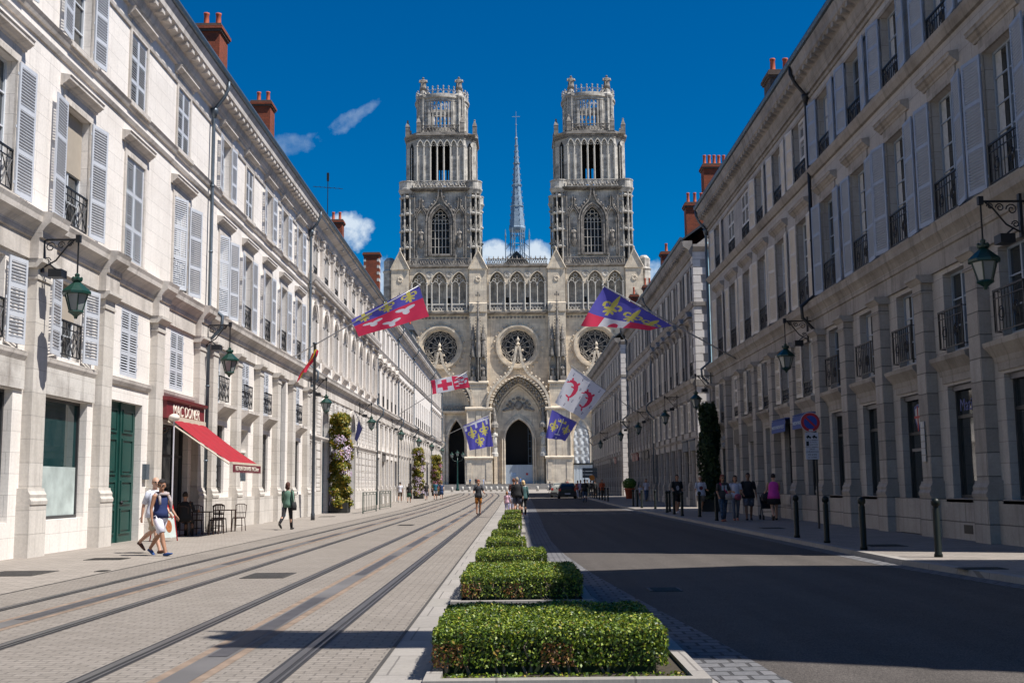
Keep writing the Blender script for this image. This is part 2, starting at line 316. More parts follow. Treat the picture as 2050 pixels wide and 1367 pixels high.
mp_ = t_.nodes.new('ShaderNodeMapping'); mp_.inputs['Scale'].default_value = (1.1, .03, 1); L_(tc_.outputs['Object'], mp_.inputs[0]); n3_ = nn(t_, 'ShaderNodeTexNoise', Scale=1.3, Detail=5.); L_(mp_.outputs[0], n3_.inputs['Vector'])
r3_ = t_.nodes.new('ShaderNodeMapRange'); r3_.inputs['From Min'].default_value = .35; r3_.inputs['From Max'].default_value = .65; r3_.inputs['To Min'].default_value = .84; r3_.inputs['To Max'].default_value = 1.12; L_(n3_.outputs['Fac'], r3_.inputs['Value'])
v3_ = t_.nodes.new('ShaderNodeVectorMath'); v3_.operation = 'SCALE'; L_(m_.outputs[0], v3_.inputs[0]); L_(r3_.outputs[0], v3_.inputs['Scale']); L_(v3_.outputs[0], b_.inputs['Base Color']); b_.inputs['Roughness'].default_value = .9; b_.inputs['Specular IOR Level'].default_value = .25
bp_ = nn(t_, 'ShaderNodeBump', Strength=.5, Distance=.01); L_(n_.outputs['Fac'], bp_.inputs['Height']); L_(bp_.outputs[0], b_.inputs['Normal'])
big = MB(); YS = [-400, 0, 70, 110, 150, 200, 246.5, 600, 3500]
vs = []
for y in YS: vs += [(-3000, y, gz(y)-.02), (3000, y, gz(y)-.02)]
big.add(vs, [(2*i, 2*i+1, 2*i+3, 2*i+2) for i in range(len(YS)-1)]); big.obj('ground', plazaM)['kind'] = 'structure'
strip('left_pavement', [(-30, -11.4, -7.25), (168, -11.4, -7.25)], paveL, .004)
strip('track_paving', [(-30, -7.25, -1.12), (60, -7.25, -1.12), (168, -8.2, -1.12)], pave, .004)
strip('median_paving', [(-30, -1.12, 2.4), (8, -1.12, 2.1), (14, -1.12, 1.35), (22, -1.12, .9), (34, -1.12, .62), (60, -1.12, .85), (158, -1.12, 1.2)], conc, .004)
RE = [(-30, 2.6), (6, 2.2), (8.8, 1.98), (10.7, 1.87), (12.7, 1.7), (15, 1.52), (19, 1.25), (24, 1.03), (30, .93), (40, 1.0), (51, 1.12), (80, 1.35), (158, 1.7)]
strip('sett_band', [(y, x-.52, x+.0) for y, x in RE], setts, .009)
strip('road', [(y, x, 6.75 if y > 20 else 6.75+(20-y)*.085 if y > 10 else 7.6) for y, x in RE], asph, .006)
strip('gutter_band', [(-30, 7.2, 7.6), (10, 7.2, 7.6), (15, 6.83, 7.18), (20, 6.4, 6.75), (158, 6.4, 6.75)], setts, .010)
# raised right pavement with a real kerb
kb = MB()
def kerbx(y): return 6.75 if y > 20 else (6.75+(20-y)*.085 if y > 10 else 7.6)
yy = [-30, 10, 12.5, 15, 17.5, 20]+list(range(26, 160, 6))+[158]
vs = []; 
for y in yy: x = kerbx(y); vs += [(x, y, gz(y)-.01), (x+.02, y, gz(y)+.10), (x+.22, y, gz(y)+.10)]
kb.add(vs, [(3*i+j, 3*i+j+1, 3*i+j+4, 3*i+j+3) for i in range(len(yy)-1) for j in range(2)]); kb.obj('kerb', conc)['kind'] = 'structure'
strip('right_pavement', [(y, kerbx(y)+.22, 12.5) for y in (-30, 10, 15, 20, 158)], paveR, .10)
strip('side_street_near', [(16.4, 12.5, 60), (22.3, 12.5, 60)], paveR, .10)
# slot drain lines beside the tracks
slot = plain('drain_slot', (.05, .045, .04), .8)
strip('drain_line_right', [(-20, -1.135, -1.10), (150, -1.135, -1.10)], slot, .009)
strip('drain_line_left', [(-20, -7.29, -7.25), (150, -7.29, -7.25)], slot, .009)
# tram tracks: each rail a thing with steel head and rubber edges
steel = plain('rail_steel', (.13, .125, .125), .35, metal=.6, var=.15, scale=1.5); rub = plain('rail_rubber', (.028, .027, .029), .7, var=.2)
rust = plain('rust_stained_paving', (.20, .145, .105), .9, var=.35, scale=4); aps = plain('power_strip_grey', (.115, .108, .104), .6, var=.3, scale=.6); apsd = plain('power_strip_dark', (.055, .052, .055), .6, var=.3)
def lateral(x, y): return x if y < 0 else x-max(0, y-125)**2*.0007
def track_strip(name, x, w, off, mat, y0=-20., y1=163., parent=None):
    ys = [y0]+[y for y in (10, 30, 50, 70, 80, 90, 100, 110, 120, 130, 140, 150) if y0 < y < y1]+[y1]; mb = MB(); vs = []
    for y in ys: vs += [(lateral(x, y)-w/2, y, gz(y)+off), (lateral(x, y)+w/2, y, gz(y)+off)]
    mb.add(vs, [(2*i, 2*i+1, 2*i+3, 2*i+2) for i in range(len(ys)-1)]); return mb.obj(name, mat, parent)
for (xs, nm) in (((-6.36, -4.84), 'far left'), ((-3.33, -1.86), 'right hand')):
    for j, x in enumerate(xs):
        e = empty('tram_rail', (0, 0, 0), label=f"{'left' if j == 0 else 'right'} steel rail of the {nm} tram track sunk in beige setts", cat='tram rail', group='tram rails in the setts')
        track_strip('rubber_edge', x, .19, .008, rub, parent=e); track_strip('rail_head', x-.025, .065, .013, steel, parent=e); track_strip('rail_lip', x+.055, .022, .013, steel, parent=e)
    xm = sum(xs)/2
    e = empty('power_rail', (0, 0, 0), label=f'rust edged ground power strip in the middle of the {nm} tram track', cat='power rail', group='power strips between the tram rails')
    track_strip('stained_edge', xm, .42, .007, rust, parent=e); track_strip('strip_body', xm, .24, .010, aps, parent=e)
    y = -8. if nm[0] == 'r' else -5.
    while y < 160:
        track_strip('contact_plate', xm, .17, .014, apsd, y, min(y+5.2, 162), e); y += 9.
# manhole covers and gratings
mh = plain('cast_iron_cover', (.055, .05, .045), .6, var=.3, scale=20, bump=.6)
def cover(px, py, w, l, lab, off=.004):
    p = gr(px, py, off); mb = MB(); mb.box(-w/2, w/2, -l/2, l/2, 0, .008)
    for i in range(5): mb.box(-w/2+.04, w/2-.04, -l/2+l*(i+.5)/5-.015, -l/2+l*(i+.5)/5+.015, .008, .014)
    prop(mb.obj('drain_cover', mh, None, (p.x, p.y, p.z+.002)), lab, 'drain cover', 'iron covers set in the paving')
cover(538, 1152, .72, 1.1, 'dark rectangular iron cover between the two tram tracks, nearest the camera')
cover(35, 1148, 1.0, 1.2, 'dark grating at the left edge of the pavement')
cover(215, 1119, .8, .6, 'dark grating on the left pavement by the couple')
cover(205, 1143, .2, .3, 'small dark drain plate on the left drain line')
cover(813, 1051, .6, .9, 'iron cover between the tram tracks, farther up the street')
cover(655, 1034, .8, .8, 'iron cover beside the near flower tower')
cover(1545, 1057, .7, .8, 'dark iron cover on the right pavement behind the pushchair', .1)
cover(1770, 1092, .8, .7, 'dark iron cover on the right pavement between the near bollards', .1)
cover(1330, 1180, .45, .5, 'small round-edged iron cover in the shaded road', .007)
cover(1965, 1138, .7, .35, 'iron cover at the sunlit right kerb', .1)
# ================= windows and building pieces (local frame: x along facade, -y outwards, z up)
MC = {}
def cache(key, fn):
    if key not in MC: MC[key] = fn()
    return MC[key]
def shutter_mesh(w, h, mat):
    mb = MB(); t = .035; s = .07
    mb.box(0, s, 0, t, 0, h); mb.box(w-s, w, 0, t, 0, h)
    n = 3 if h > 2.4 else 2 if h < 1.6 else 3
    zs = [0]+[h*i/n for i in range(1, n)]+[h]
    for i, z in enumerate(zs):
        a = z if i == 0 else z-.05 if i < n else z-.09
        mb.box(s, w-s, .003, t-.003, a, a+(.12 if i == 0 else .1 if i < n else .09))
    for i in range(n):
        a = zs[i]+(.12 if i == 0 else .05); b = zs[i+1]-(.05 if i+1 < n else .09); k = int((b-a)/.068)
        for j in range(k):
            z = a+(b-a)*(j+.5)/k
            mb.ext([(.002, z-.026), (.034, z+.006), (.034, z+.022), (.002, z-.010)], s, w-s)
    for z in (.25, h/2, h-.3): mb.box(-.03, .03, -.012, 0, z, z+.06)
    return mb.mesh('shutter', mat)
def frame_mesh(w, h, mat, rows, cols=2, arch=None, bar=.035):
    mb = MB(); f = .055
    mb.box(-w/2, -w/2+f, .2, .26, 0, h); mb.box(w/2-f, w/2, .2, .26, 0, h); mb.box(-w/2+f, w/2-f, .2, .26, 0, .09); mb.box(-w/2+f, w/2-f, .2, .26, h-f, h)
    for i in range(1, cols): x = -w/2+w*i/cols; mb.box(x-.04, x+.04, .192, .25, .09, h-f)
    for i in range(1, rows): z = h*i/rows; mb.box(-w/2+f, w/2-f, .205, .245, z-bar/2, z+bar/2)
    return mb.mesh('frame', mat)
def railing_mesh(w, h=.95, style='cross', proud=.12, arch=False):
    mb = MB(); y = -proud; t = .014
    mb.box(-w/2, w/2, y-.025, y+.025, h-.03, h+.01); mb.box(-w/2, w/2, y-t, y+t, .06, .085); mb.box(-w/2, w/2, y-t, y+t, h-.2, h-.18)
    for s in (-1, 1):
        mb.box(s*w/2-t, s*w/2+t, y-t, .05, h-.028, h-.004); mb.box(s*w/2-t, s*w/2+t, y-t, .05, .06, .085); mb.box(s*w/2-t, s*w/2+t, y-t, y+t, .06, h-.03)
    def seg(a, b): mb.loft([(a[0], y, a[1]), (b[0], y, b[1])], .012, 4)
    if style == 'cross':
        n = 3
        for i in range(n):
            x0 = -w/2+w*i/n; x1 = -w/2+w*(i+1)/n
            seg((x0, .08), (x1, h-.19)); seg((x1, .08), (x0, h-.19)); seg((x1, .08), (x1, h-.03)); seg(((x0+x1)/2, .08), ((x0+x1)/2, h-.03))
    else:
        n = 9
        for i in range(n): x = -w/2+w*(i+.5)/n; seg((x, .08), (x, h-.03))
        for cx in (-w/4, w/4):
            for r in (.1, .16):
                p = [(cx+r*.8*math.cos(2*PI*k/10), y-.01, h*.45+r*math.sin(2*PI*k/10)) for k in range(11)]
                mb.loft(p, .013, 4)
    return mb.mesh('railing', iron)
def surround_mesh(w, h, mat, sill=True):
    mb = MB(); a = .13
    mb.box(-w/2-a, -w/2, -.05, 0.01, 0, h); mb.box(w/2, w/2+a, -.05, .01, 0, h); mb.box(-w/2-a, w/2+a, -.05, .01, h, h+a)
    if sill: mb.box(-w/2-a-.04, w/2+a+.04, -.14, .02, -.14, -.004)
    return mb.mesh('surround', mat)
def hood_mesh(w, mat, proud=.32, heavy=False):
    mb = MB(); L = w/2+.36
    mb.box(-w/2-.16, w/2+.16, -.04, .01, 0, .22)
    z_ = .22; mb.ext([(0, z_), (-.06, z_), (-.08, z_+.05), (-proud*.6, z_+.08), (-proud*.8, z_+.13), (-proud, z_+.15), (-proud, z_+.22), (-proud-.03, z_+.25), (0, z_+.30)], -L, L)
    if heavy:
        for s in (-1, 1): mb.ext([(0, -.25), (-.1, -.2), (-.12, 0), (-.24, .2), (-.26, .3), (0, .3)], s*(w/2+.22)-.09, s*(w/2+.22)+.09)
        mb.add([(-L, -proud, .6), (L, -proud, .6), (0, -proud, 1.05), (-L, 0, .6), (L, 0, .6), (0, 0, 1.05)], [(0, 1, 2), (3, 5, 4), (0, 2, 5, 3), (1, 4, 5, 2), (0, 3, 4, 1)])
    return mb.mesh('hood', mat)
def win(B, x, z, w, h, st='plain', fm=frameW, sm=shutW, trim=stLt, hood=0, rail=None, rows=4, surround=True, gm=None, kind='rect', rise=0, blindf=0., sill=True):
    """window part: pane + frame, surround, hood, shutters, railing as sub-parts"""
    gm = gm or glass
    def g():
        mb = MB(); o = outline((0, w/2, 0, h-rise, h, kind), 10); mb.prismy(o, .25, .28); return mb.mesh('window', gm)
    o = link('window', cache(('g', w, h, kind, gm.name), g), B, (x, 0, z))
    link('frame', cache(('f', w, h, fm.name, rows), lambda: frame_mesh(w, h-(rise if kind == 'round' else 0), fm, rows)), o)
    if kind == 'round':
        def ab(): mb = MB(); arch_band(mb, (0, w/2, 0, h-rise, h, 'round'), .17, -.06, .01); arch_band(mb, (0, w/2+.2, h-rise-.001, h-rise, h+.2, 'round'), .07, -.11, .01, legs=False); mb.box(-.12, .12, -.16, .01, h-.02, h+.36); mb.box(-w/2-.14, w/2+.14, -.15, .02, -.15, -.004); mb.box(-w/2-.42, -w/2, -.09, .02, h-rise-.1, h-rise+.06); mb.box(w/2, w/2+.42, -.09, .02, h-rise-.1, h-rise+.06); return mb.mesh('surround', trim)
        link('surround', cache(('ab', w, h, trim.name), ab), o)
    elif surround: link('surround', cache(('s', w, h, trim.name, sill), lambda: surround_mesh(w, h, trim, sill)), o)
    if hood: link('hood', cache(('h', w, trim.name, hood), lambda: hood_mesh(w, trim, .23 if hood == 1 else .32, hood == 2)), o, (0, 0, h+.12))
    if rail: link('railing', cache(('r', round(w, 2), rail), lambda: railing_mesh(w+(.1 if rail[1] else -.04), rail[0], rail[2], .14 if rail[1] else .02)), o, (0, 0, .02))
    if w > .9 and blindf == 0 and kind == 'rect' and st != 'closed' and random.random() < .55:
        def cu():
            mb = MB(); q = 10
            for sg in (-1, 1):
                P = [(sg*(w/2-.06-(w*.2)*k/q), .243-.012*(k % 2)) for k in range(q+1)]
                for (xa, ya), (xb, yb) in zip(P[:-1], P[1:]): mb.add([(xa, ya, .1), (xb, yb, .1), (xb, yb, h-.06), (xa, ya, h-.06)], [(0, 1, 2, 3)])
            return mb.mesh('curtains', curtM)
        link('curtains', cache(('cu', w, h), cu), o)
    if blindf > 0:
        def bl(): mb = MB(); mb.box(-w/2+.03, w/2-.03, .17, .185, h*(1-blindf), h-.02); mb.box(-w/2+.03, w/2-.03, .16, .195, h*(1-blindf)-.03, h*(1-blindf)-.001); return mb.mesh('blind', blind)
        link('blind', cache(('b', w, h, blindf), bl), o)
    if st in ('open', 'closed', 'half', 'ajar'):
        me = cache(('sh', w, h, sm.name), lambda: shutter_mesh(w/2, h, sm))
        if st == 'closed': L, Rr = 0, 0
        elif st == 'open': L, Rr = 175+random.uniform(-5, 2), 175+random.uniform(-5, 2)
        elif st == 'ajar': L, Rr = random.uniform(15, 40), random.uniform(150, 172)
        else: L, Rr = 174, 0
        a = link('shutter', me, o, (-w/2, -.06 if L > 90 else .0, 0), R(-L)); 
        if L > 90: a.location.x -= .03
        b = link('shutter', me, o, (w/2, -.06 if Rr > 90 else .0, 0), R(Rr)); b.scale.x = -1
        if Rr > 90: b.location.x += .03
    return o
def extrude_part(B, name, prof, x0, x1, mat, ress=(), pr=.12, w=.5):
    mb = MB(); mb.ext(prof, x0, x1)
    for r in ress: mb.ext([(y-pr if y < 0 else y, z+.003) for y, z in prof], r-w, r+w)
    return mb.obj(name, mat, B)
def pilaster_mesh(mat, w, zt, zp, z0=0., fat=.0, cap=True):
    mb = MB(); p = .16+fat
    if zp > z0:
        mb.box(-w/2-.09, w/2+.09, -p-.08, .01, z0-.3, zp-.1); mb.ext([(0, zp-.1), (-p-.10, zp-.1), (-p-.11, zp-.02), (-p-.07, zp+.05), (-p-.08, zp+.12), (-p-.03, zp+.2), (-p-.02, zp+.26), (0, zp+.26)], -w/2-.08, w/2+.08)
    mb.box(-w/2, w/2, -p, .01, zp+(.26 if zp > z0 else 0), zt-.45)
    if cap:
        mb.box(-w/2-.03, w/2+.03, -p-.03, .01, zt-.45, zt-.39); mb.box(-w/2+.01, w/2-.01, -p-.01, .01, zt-.39, zt-.2)
        mb.ext([(0, zt-.2), (-p-.03, zt-.2), (-p-.12, zt-.10), (-p-.16, zt-.08), (-p-.16, zt), (0, zt)], -w/2-.12, w/2+.12)
    else: mb.box(-w/2, w/2, -p, .01, zt-.45, zt)
    return mb.mesh('pilaster', mat)
EAVE = 16.25
def shell(B, Lx, holes, mat, depth=11., h=15.7, zb=-.4):
    mb = MB(); wall(mb, 0, Lx, zb, h, holes, 0, .32)
    mb.add([(0, 0, zb), (0, depth, zb), (0, depth, h), (0, 0, h), (Lx, 0, zb), (Lx, depth, zb), (Lx, depth, h), (Lx, 0, h)], [(0, 3, 2, 1), (4, 5, 6, 7), (1, 2, 6, 5)])
    mb.add([(0, depth/2+.2, h+4.3), (0, .0, h), (0, depth, h), (Lx, depth/2+.2, h+4.3), (Lx, 0, h), (Lx, depth, h)], [(0, 1, 2), (3, 5, 4)])
    mb.add([(0.01, .5, zb), (Lx-.01, .5, zb), (Lx-.01, .5, h), (.01, .5, h)], [(0, 1, 2, 3)], 1)
    mb.obj('wall', [mat, dark], B)
    r = MB(); y0 = -.62; yr = depth/2+.2; zr = EAVE+4.6
    r.add([(-.05, y0, EAVE), (Lx+.05, y0, EAVE), (Lx+.05, yr, zr), (-.05, yr, zr), (-.05, depth+.4, EAVE), (Lx+.05, depth+.4, EAVE),
           (-.05, y0, EAVE-.12), (Lx+.05, y0, EAVE-.12), (Lx+.05, yr, zr-.3), (-.05, yr, zr-.3), (-.05, depth+.4, EAVE-.12), (Lx+.05, depth+.4, EAVE-.12)],
          [(0, 1, 2, 3), (3, 2, 5, 4), (0, 6, 7, 1), (4, 5, 11, 10), (6, 0, 3, 9), (9, 3, 4, 10), (1, 7, 8, 2), (2, 8, 11, 5)])
    return r.obj('roof', slate, B)
def eaves(B, Lx, mat, mod=.62, mw=.26, zb=15.15):
    mb = MB(); mb.ext([(0, zb), (-.10, zb), (-.12, zb+.08), (-.2, zb+.2), (-.24, zb+.42), (-.56, zb+.62), (-.58, zb+.78), (-.64, zb+.92), (-.66, EAVE-.13), (0, EAVE-.13)], -.02, Lx+.02)
    mb.ext([(0, zb-.55), (-.05, zb-.55), (-.07, zb-.46), (0, zb-.44)], 0, Lx)
    n = max(1, int(Lx/mod))
    for i in range(n): x = Lx*(i+.5)/n; mb.box(x-mw/2, x+mw/2, -.52, -.2, zb+.44, zb+.6)
    mb.obj('eaves_cornice', mat, B)
    g = MB(); g.ext([(-.62, EAVE-.1), (-.72, EAVE-.08), (-.76, EAVE+.02), (-.74, EAVE+.1), (-.6, EAVE+.07)], -.05, Lx+.05); g.obj('gutter', zinc, B)
def drainpipe(B, x, z1=EAVE-.15, z0=.1, mat=zinc):
    mb = MB(); mb.loft([(x, -.66, z1), (x, -.66, z1-.25), (x, -.5, z1-.6), (x, -.18, z1-1.), (x, -.15, z1-1.4), (x, -.15, 7.9), (x, -.62, 7.5), (x, -.6, 7.1), (x, -.15, 6.6), (x, -.15, z0)], .065, 8)
    mb.lathe([(.07, 0), (.13, .25), (.14, .34)], (x, -.16, z1-1.35), 10)
    for z in (2.4, 5., 9.8, 12.2): mb.lathe([(.08, 0), (.08, .06)], (x, -.15, z), 8)
    mb.obj('drainpipe', mat, B, smooth=True)
def chimney(B, side, X0, Yc, w, d, zt, npots, mat=None, potr=.13, doth=True, quoins=False):
    """world X0,Yc centre; w in X, d in Y"""
    mat = mat or brick; i_ = BI[B.name]; lx, ly = (Yc-i_[0], -X0-i_[2]) if side < 0 else (i_[1]-Yc, X0-i_[2])
    mb = MB(); mb.box(-d/2, d/2, -w/2, w/2, 15.5, zt-.35)
    mb.box(-d/2-.07, d/2+.07, -w/2-.07, w/2+.07, zt-.35, zt-.25, 1); mb.box(-d/2-.12, d/2+.12, -w/2-.12, w/2+.12, zt-.25, zt-.12, 0); mb.box(-d/2-.06, d/2+.06, -w/2-.06, w/2+.06, zt-.12, zt, 1)
    if quoins:
        for i in range(8):
            if i % 2: 
                for s in (-1, 1): mb.box(-d/2-.01, d/2+.01, s*w/2-.22*(s > 0)-.01*(s < 0), s*w/2+.22*(s < 0)+.01*(s > 0), zt-.6-i*.32, zt-.32-i*.32, 2)
    o = mb.obj('chimney', [mat, brickdk, stLt], B, (lx, ly, 0))
    pm = cache(('pot', potr), lambda: MB().lathe([(potr*1.15, 0), (potr*1.15, .06), (potr*.95, .1), (potr*.8, .62), (potr*.98, .66), (potr*.98, .72)], (0, 0, 0), 12).mesh('chimney_pot', pot, True))
    for i in range(npots): link('chimney_pot', pm, o, (random.uniform(-.05, .05), -w/2+w*(i+.5)/npots, zt-.001))
BI = {}
def start_building(name, label, side, X, y0, y1):
    B = empty(name, (side*X, y0 if side < 0 else y1, 0), R(90) if side < 0 else R(-90), label=label, cat='building')
    BI[B.name] = (y0, y1, X); B.location.z = gz((y0+y1)/2)*.8
    return B
def lx_of(side, y0, y1, Y): return Y-y0 if side < 0 else y1-Y
ENT = [(0, 6.62), (-.08, 6.62), (-.08, 7.08), (-.13, 7.1), (-.15, 7.24), (-.24, 7.36), (-.33, 7.44), (-.35, 7.56), (-.39, 7.66), (0, 7.72)]
# ================= BUILDINGS
signR = plain('maroon_sign_board', (.16, .018, .022), .5, var=.1); signT = plain('sign_lettering_cream', (.75, .68, .58), .6, var=.02)
peel = masonry('peeling_white_board', (.60, .57, .53), (.50, .47, .43), (.13, .10, .08), bw=3, bh=.3, joint=.004, jdark=.6, stain_amt=.9, bump=.3)
smear = plain('whitewashed_pane', (.42, .48, .46), .5, var=.3, scale=1.3)
def panel_door(B, x, w, h, mat, leafs=2, top=True, label=None):
    mb = MB(); lw = w/leafs
    for i in range(leafs):
        a = -w/2+lw*i+.01; b = a+lw-.02; mb.box(a, b, .2, .27, 0, h)
        z0 = .25
        for (p, q) in ((.06, .24), (.27, .44), (.48, .74), (.78, .95)):
            if h < 3 and p > .7: continue
            c, d = a+lw*.16, b-lw*.16
            for (x0, x1, za, zb) in ((c, d, h*p, h*p+.05), (c, d, h*q-.05, h*q), (c, c+.05, h*p+.05, h*q-.05), (d-.05, d, h*p+.05, h*q-.05)): mb.box(x0, x1, .165, .2, za, zb)
            mb.box(c+.1, d-.1, .18, .2, h*p+.1, h*q-.1, 0)
    mb.box(-.05, .05, .15, .2, 0, h)
    o = mb.obj('door', mat, B, (x, 0, 0)); m = MB(); m.ball((.14, .12, 1.1), .05); m.loft([(.14, .2, 1.1), (.14, .12, 1.1)], .02, 6); m.obj('handle', iron, o, smooth=True)
    if label: o['label'] = label
    return o
def shopfront(B, x, w, z0, z1, gm, fm=frameD, mull=(0,), transom=None):
    mb = MB(); mb.box(-w/2, w/2, .24, .27, 0, z1-z0); o = mb.obj('shop_window', gm, B, (x, 0, z0)); h = z1-z0
    f = MB(); f.box(-w/2, -w/2+.07, .18, .25, 0, h); f.box(w/2-.07, w/2, .18, .25, 0, h); f.box(-w/2+.07, w/2-.07, .18, .25, 0, .08); f.box(-w/2+.07, w/2-.07, .18, .25, h-.07, h)
    for m in mull: f.box(m-.03, m+.03, .19, .24, .08, h-.07)
    if transom: f.box(-w/2+.07, w/2-.07, .185, .245, transom-.04, transom+.04)
    f.obj('frame', fm, o); return o
RAILC = ('b', 'cross')
# ---- L1: corner block with shuttered windows, door and kebab shop (left, nearest)
y0, y1 = 8.5, 39.4
B = start_building('stone_townhouse', 'nearest pale stone building on the left, with green double door and kebab shop', -1, 10.9, y0, y1)
Lx = y1-y0; holes = []; cs = [10.3, 14.5, 18.8, 23.0, 27.3, 31.6, 36.1]; pil = [8.9, 12.4, 16.6, 20.9, 25.2, 29.4, 33.8, 38.4]
G = ['shop', 'shop', 'door', 'shop', 'shop', 'door', 'doner']; SF = 1.4
st1 = ['open', 'closed', 'open', 'open', 'open', 'closed', 'ajar']; st2 = ['closed', 'open', 'open', 'open', 'open', 'closed', 'closed']; st0 = ['open', 'closed', 'open', 'open', 'open', 'closed', 'closed']
for i, c in enumerate(cs):
    x = c-y0
    holes += [(x, .78, 7.85, 0, 10.85, 'rect'), (x, .68, 12.45, 0, 14.55, 'rect'), (x, .7, 4.62, 0, 6.5, 'rect')]
    holes.append((x, 1.35, .78, 0, 3.65, 'rect') if G[i] == 'shop' else (x, 1.3, -.3, 0, 3.9, 'rect') if G[i] == 'door' else (x, 1.55, .12, 0, 3.5, 'rect'))
shell(B, Lx, holes, stL); eaves(B, Lx, stLt)
for i, c in enumerate(cs):
    x = c-y0
    win(B, x, 7.85, 1.56, 3.0, st1[i], hood=1, rail=RAIL1 if False else (.95, False, 'cross') if st1[i] != 'closed' else None, blindf=.5 if i == 4 else 0)
    win(B, x, 12.45, 1.36, 2.1, st2[i], hood=1, rows=3)
    win(B, x, 4.62, 1.4, 1.88, st0[i], rail=(.9, False, 'cross') if st0[i] != 'closed' else None, rows=3, surround=False, blindf=.45 if i == 4 else 0)
    mb = MB(); a, b = pil[i]-y0+.42, pil[i+1]-y0-.42; mb.ext([(0, 4.32), (-.05, 4.32), (-.10, 4.42), (-.12, 4.52), (0, 4.56)], a, b); mb.obj('string_course', stLt, B)
    if G[i] == 'shop':
        shopfront(B, x, 2.7, .78, 3.65, glassT, mull=())
        mb = MB(); mb.box(a, b, -.06, .01, 3.68, 4.31); mb.obj('sign_board', peel, B)
        if i == 4:
            mb = MB(); mb.box(-1.27, 1.27, .215, .235, .08, 1.25); mb.obj('whitewash', smear, B, (x, 0, .78))
    elif G[i] == 'door': panel_door(B, x, 2.6, 3.9, doorG)
    else:
        shopfront(B, x, 3.1, .12, 3.5, glass, mull=(-.6, .6), transom=2.4)
        mb = MB(); mb.box(a-.1, b+.3, -.34, .0, 3.62, 4.15); mb.ext([(-.34, 4.15), (-.44, 4.18), (-.46, 4.26), (0, 4.3), (0, 4.15)], a-.15, b+.35); s_ = mb.obj('sign_board', signR, B)
        link('lettering', text_mesh('MAC DÖNER', .50, signT, ext=.01), s_, ((a+b)/2+.1, -.352, 3.88))
for p in pil: link('pilaster', cache('pL1', lambda: pilaster_mesh(stLp, .72, 6.62, 1.25, fat=.06)), B, (p-y0, 0, 0))
extrude_part(B, 'entablature', ENT, 0, Lx, stLt, [p-y0 for p in pil], .2, .5)
extrude_part(B, 'string_course', [(0, 12.22), (-.06, 12.22), (-.10, 12.32), (-.14, 12.38), (0, 12.42)], 0, Lx, stLt); extrude_part(B, 'string_course', [(0, 11.82), (-.05, 11.82), (-.09, 11.92), (0, 11.98)], 0, Lx, stLt)
drainpipe(B, Lx-.12)
p = aY(425, 60, 45.5); chimney(B, -1, p.x, 45.5-6.4, 2.2, .95, 21.2, 2) if False else None
mb = MB(); mb.loft([(9.4, -.24, 2.8), (9.4, -.24, 2.86)], .1, 8); 
# round no-parking disc on the green door
mb = MB(); mb.lathe([(.0, 0), (.16, 0), (.16, .01), (0, .012)], (0, 0, 0), 20); me = mb.mesh('door_sticker', [plain('disc_white', (.6, .6, .65), .5, var=.02), plain('disc_blue', (.03, .06, .3), .5, var=.02)])
o = link('door_sticker', me, B, (31.6-y0-1.05, .16, 2.25)); o.rotation_euler = (PI/2, 0, 0)
mb = MB(); mb.lathe([(.0, 0), (.10, 0), (.10, .012), (0, .014)], (0, 0, .003), 20); link('blue_disc', mb.mesh('blue_disc', MATS['disc_blue']), o)
mb = MB(); mb.box(33.05-y0, 33.35-y0, -.12, 0, 1.75, 2.2); mb.obj('meter_box', zinc, B)
# ---- L2
y0, y1 = 39.4, 58.9
B = start_building('stone_townhouse', 'pale stone building behind the red awning, with iron balconies between block pilasters on the left', -1, 10.9, y0, y1)
Lx = y1-y0; holes = []; cs = [41.6, 45.4, 49.1, 52.6, 56.3]; pil = [39.95, 43.5, 47.3, 50.9, 54.4, 58.2]
st1 = ['ajar', 'open', 'open', 'open', 'open']; st2 = ['open', 'closed', 'open', 'open', 'open']
for i, c in enumerate(cs):
    x = c-y0; holes += [(x, .66, 7.85, 0, 10.85, 'rect'), (x, .62, 12.45, 0, 14.55, 'rect')]
    if i == 3: holes.append((x, .95, -.3, 0, 6.5, 'rect'))
    else: holes += [(x, .62, 4.6, 0, 6.5, 'rect'), (x, .7, 1.3 if i != 1 else -.3, 0, 3.8, 'rect')]
shell(B, Lx, holes, stL); eaves(B, Lx, stLt)
for i, c in enumerate(cs):
    x = c-y0
    win(B, x, 7.85, 1.32, 3.0, st1[i], hood=1, rail=(.95, False, 'cross')); win(B, x, 12.45, 1.24, 2.1, st2[i], hood=1, rows=3)
    if i == 3: panel_door(B, x, 1.9, 6.5, doorB)
    else:
        win(B, x, 4.6, 1.24, 1.9, 'closed' if i in (1, 2, 4) else 'plain', rail=(.95, True, 'cross'), rows=3, surround=False)
        mb = MB(); mb.ext([(0, 4.0), (-.04, 4.0), (-.08, 4.1), (-.16, 4.2), (-.36, 4.38), (-.4, 4.42), (-.4, 4.52), (0, 4.55)], x-.95, x+.95); mb.obj('balcony_sill', stLt, B)
        if i == 1: 
            mb = MB(); mb.box(x-.7, x+.7, .2, .26, 0, 2.9); mb.box(x-.72, x+.72, .1, .3, 2.9, 3.0); mb.obj('door', stL, B)
        else:
            win(B, x, 1.3, 1.4, 2.5, rows=5, fm=frameD, surround=False)
            mb = MB()
            for k in range(9): xx = x-.68+k*.17; mb.loft([(xx, .1, 1.3), (xx, .1, 3.8)], .012, 4)
            for zz in (1.5, 2.3, 3.1, 3.6): mb.box(x-.7, x+.7, .09, .11, zz, zz+.03)
            mb.obj('window_grille', iron, B)
for p in pil: link('pilaster', cache('pL2', lambda: pilaster_mesh(stLp, .66, 6.62, 1.25, fat=.1)), B, (p-y0, 0, 0))
extrude_part(B, 'entablature', ENT, 0, Lx, stLt)
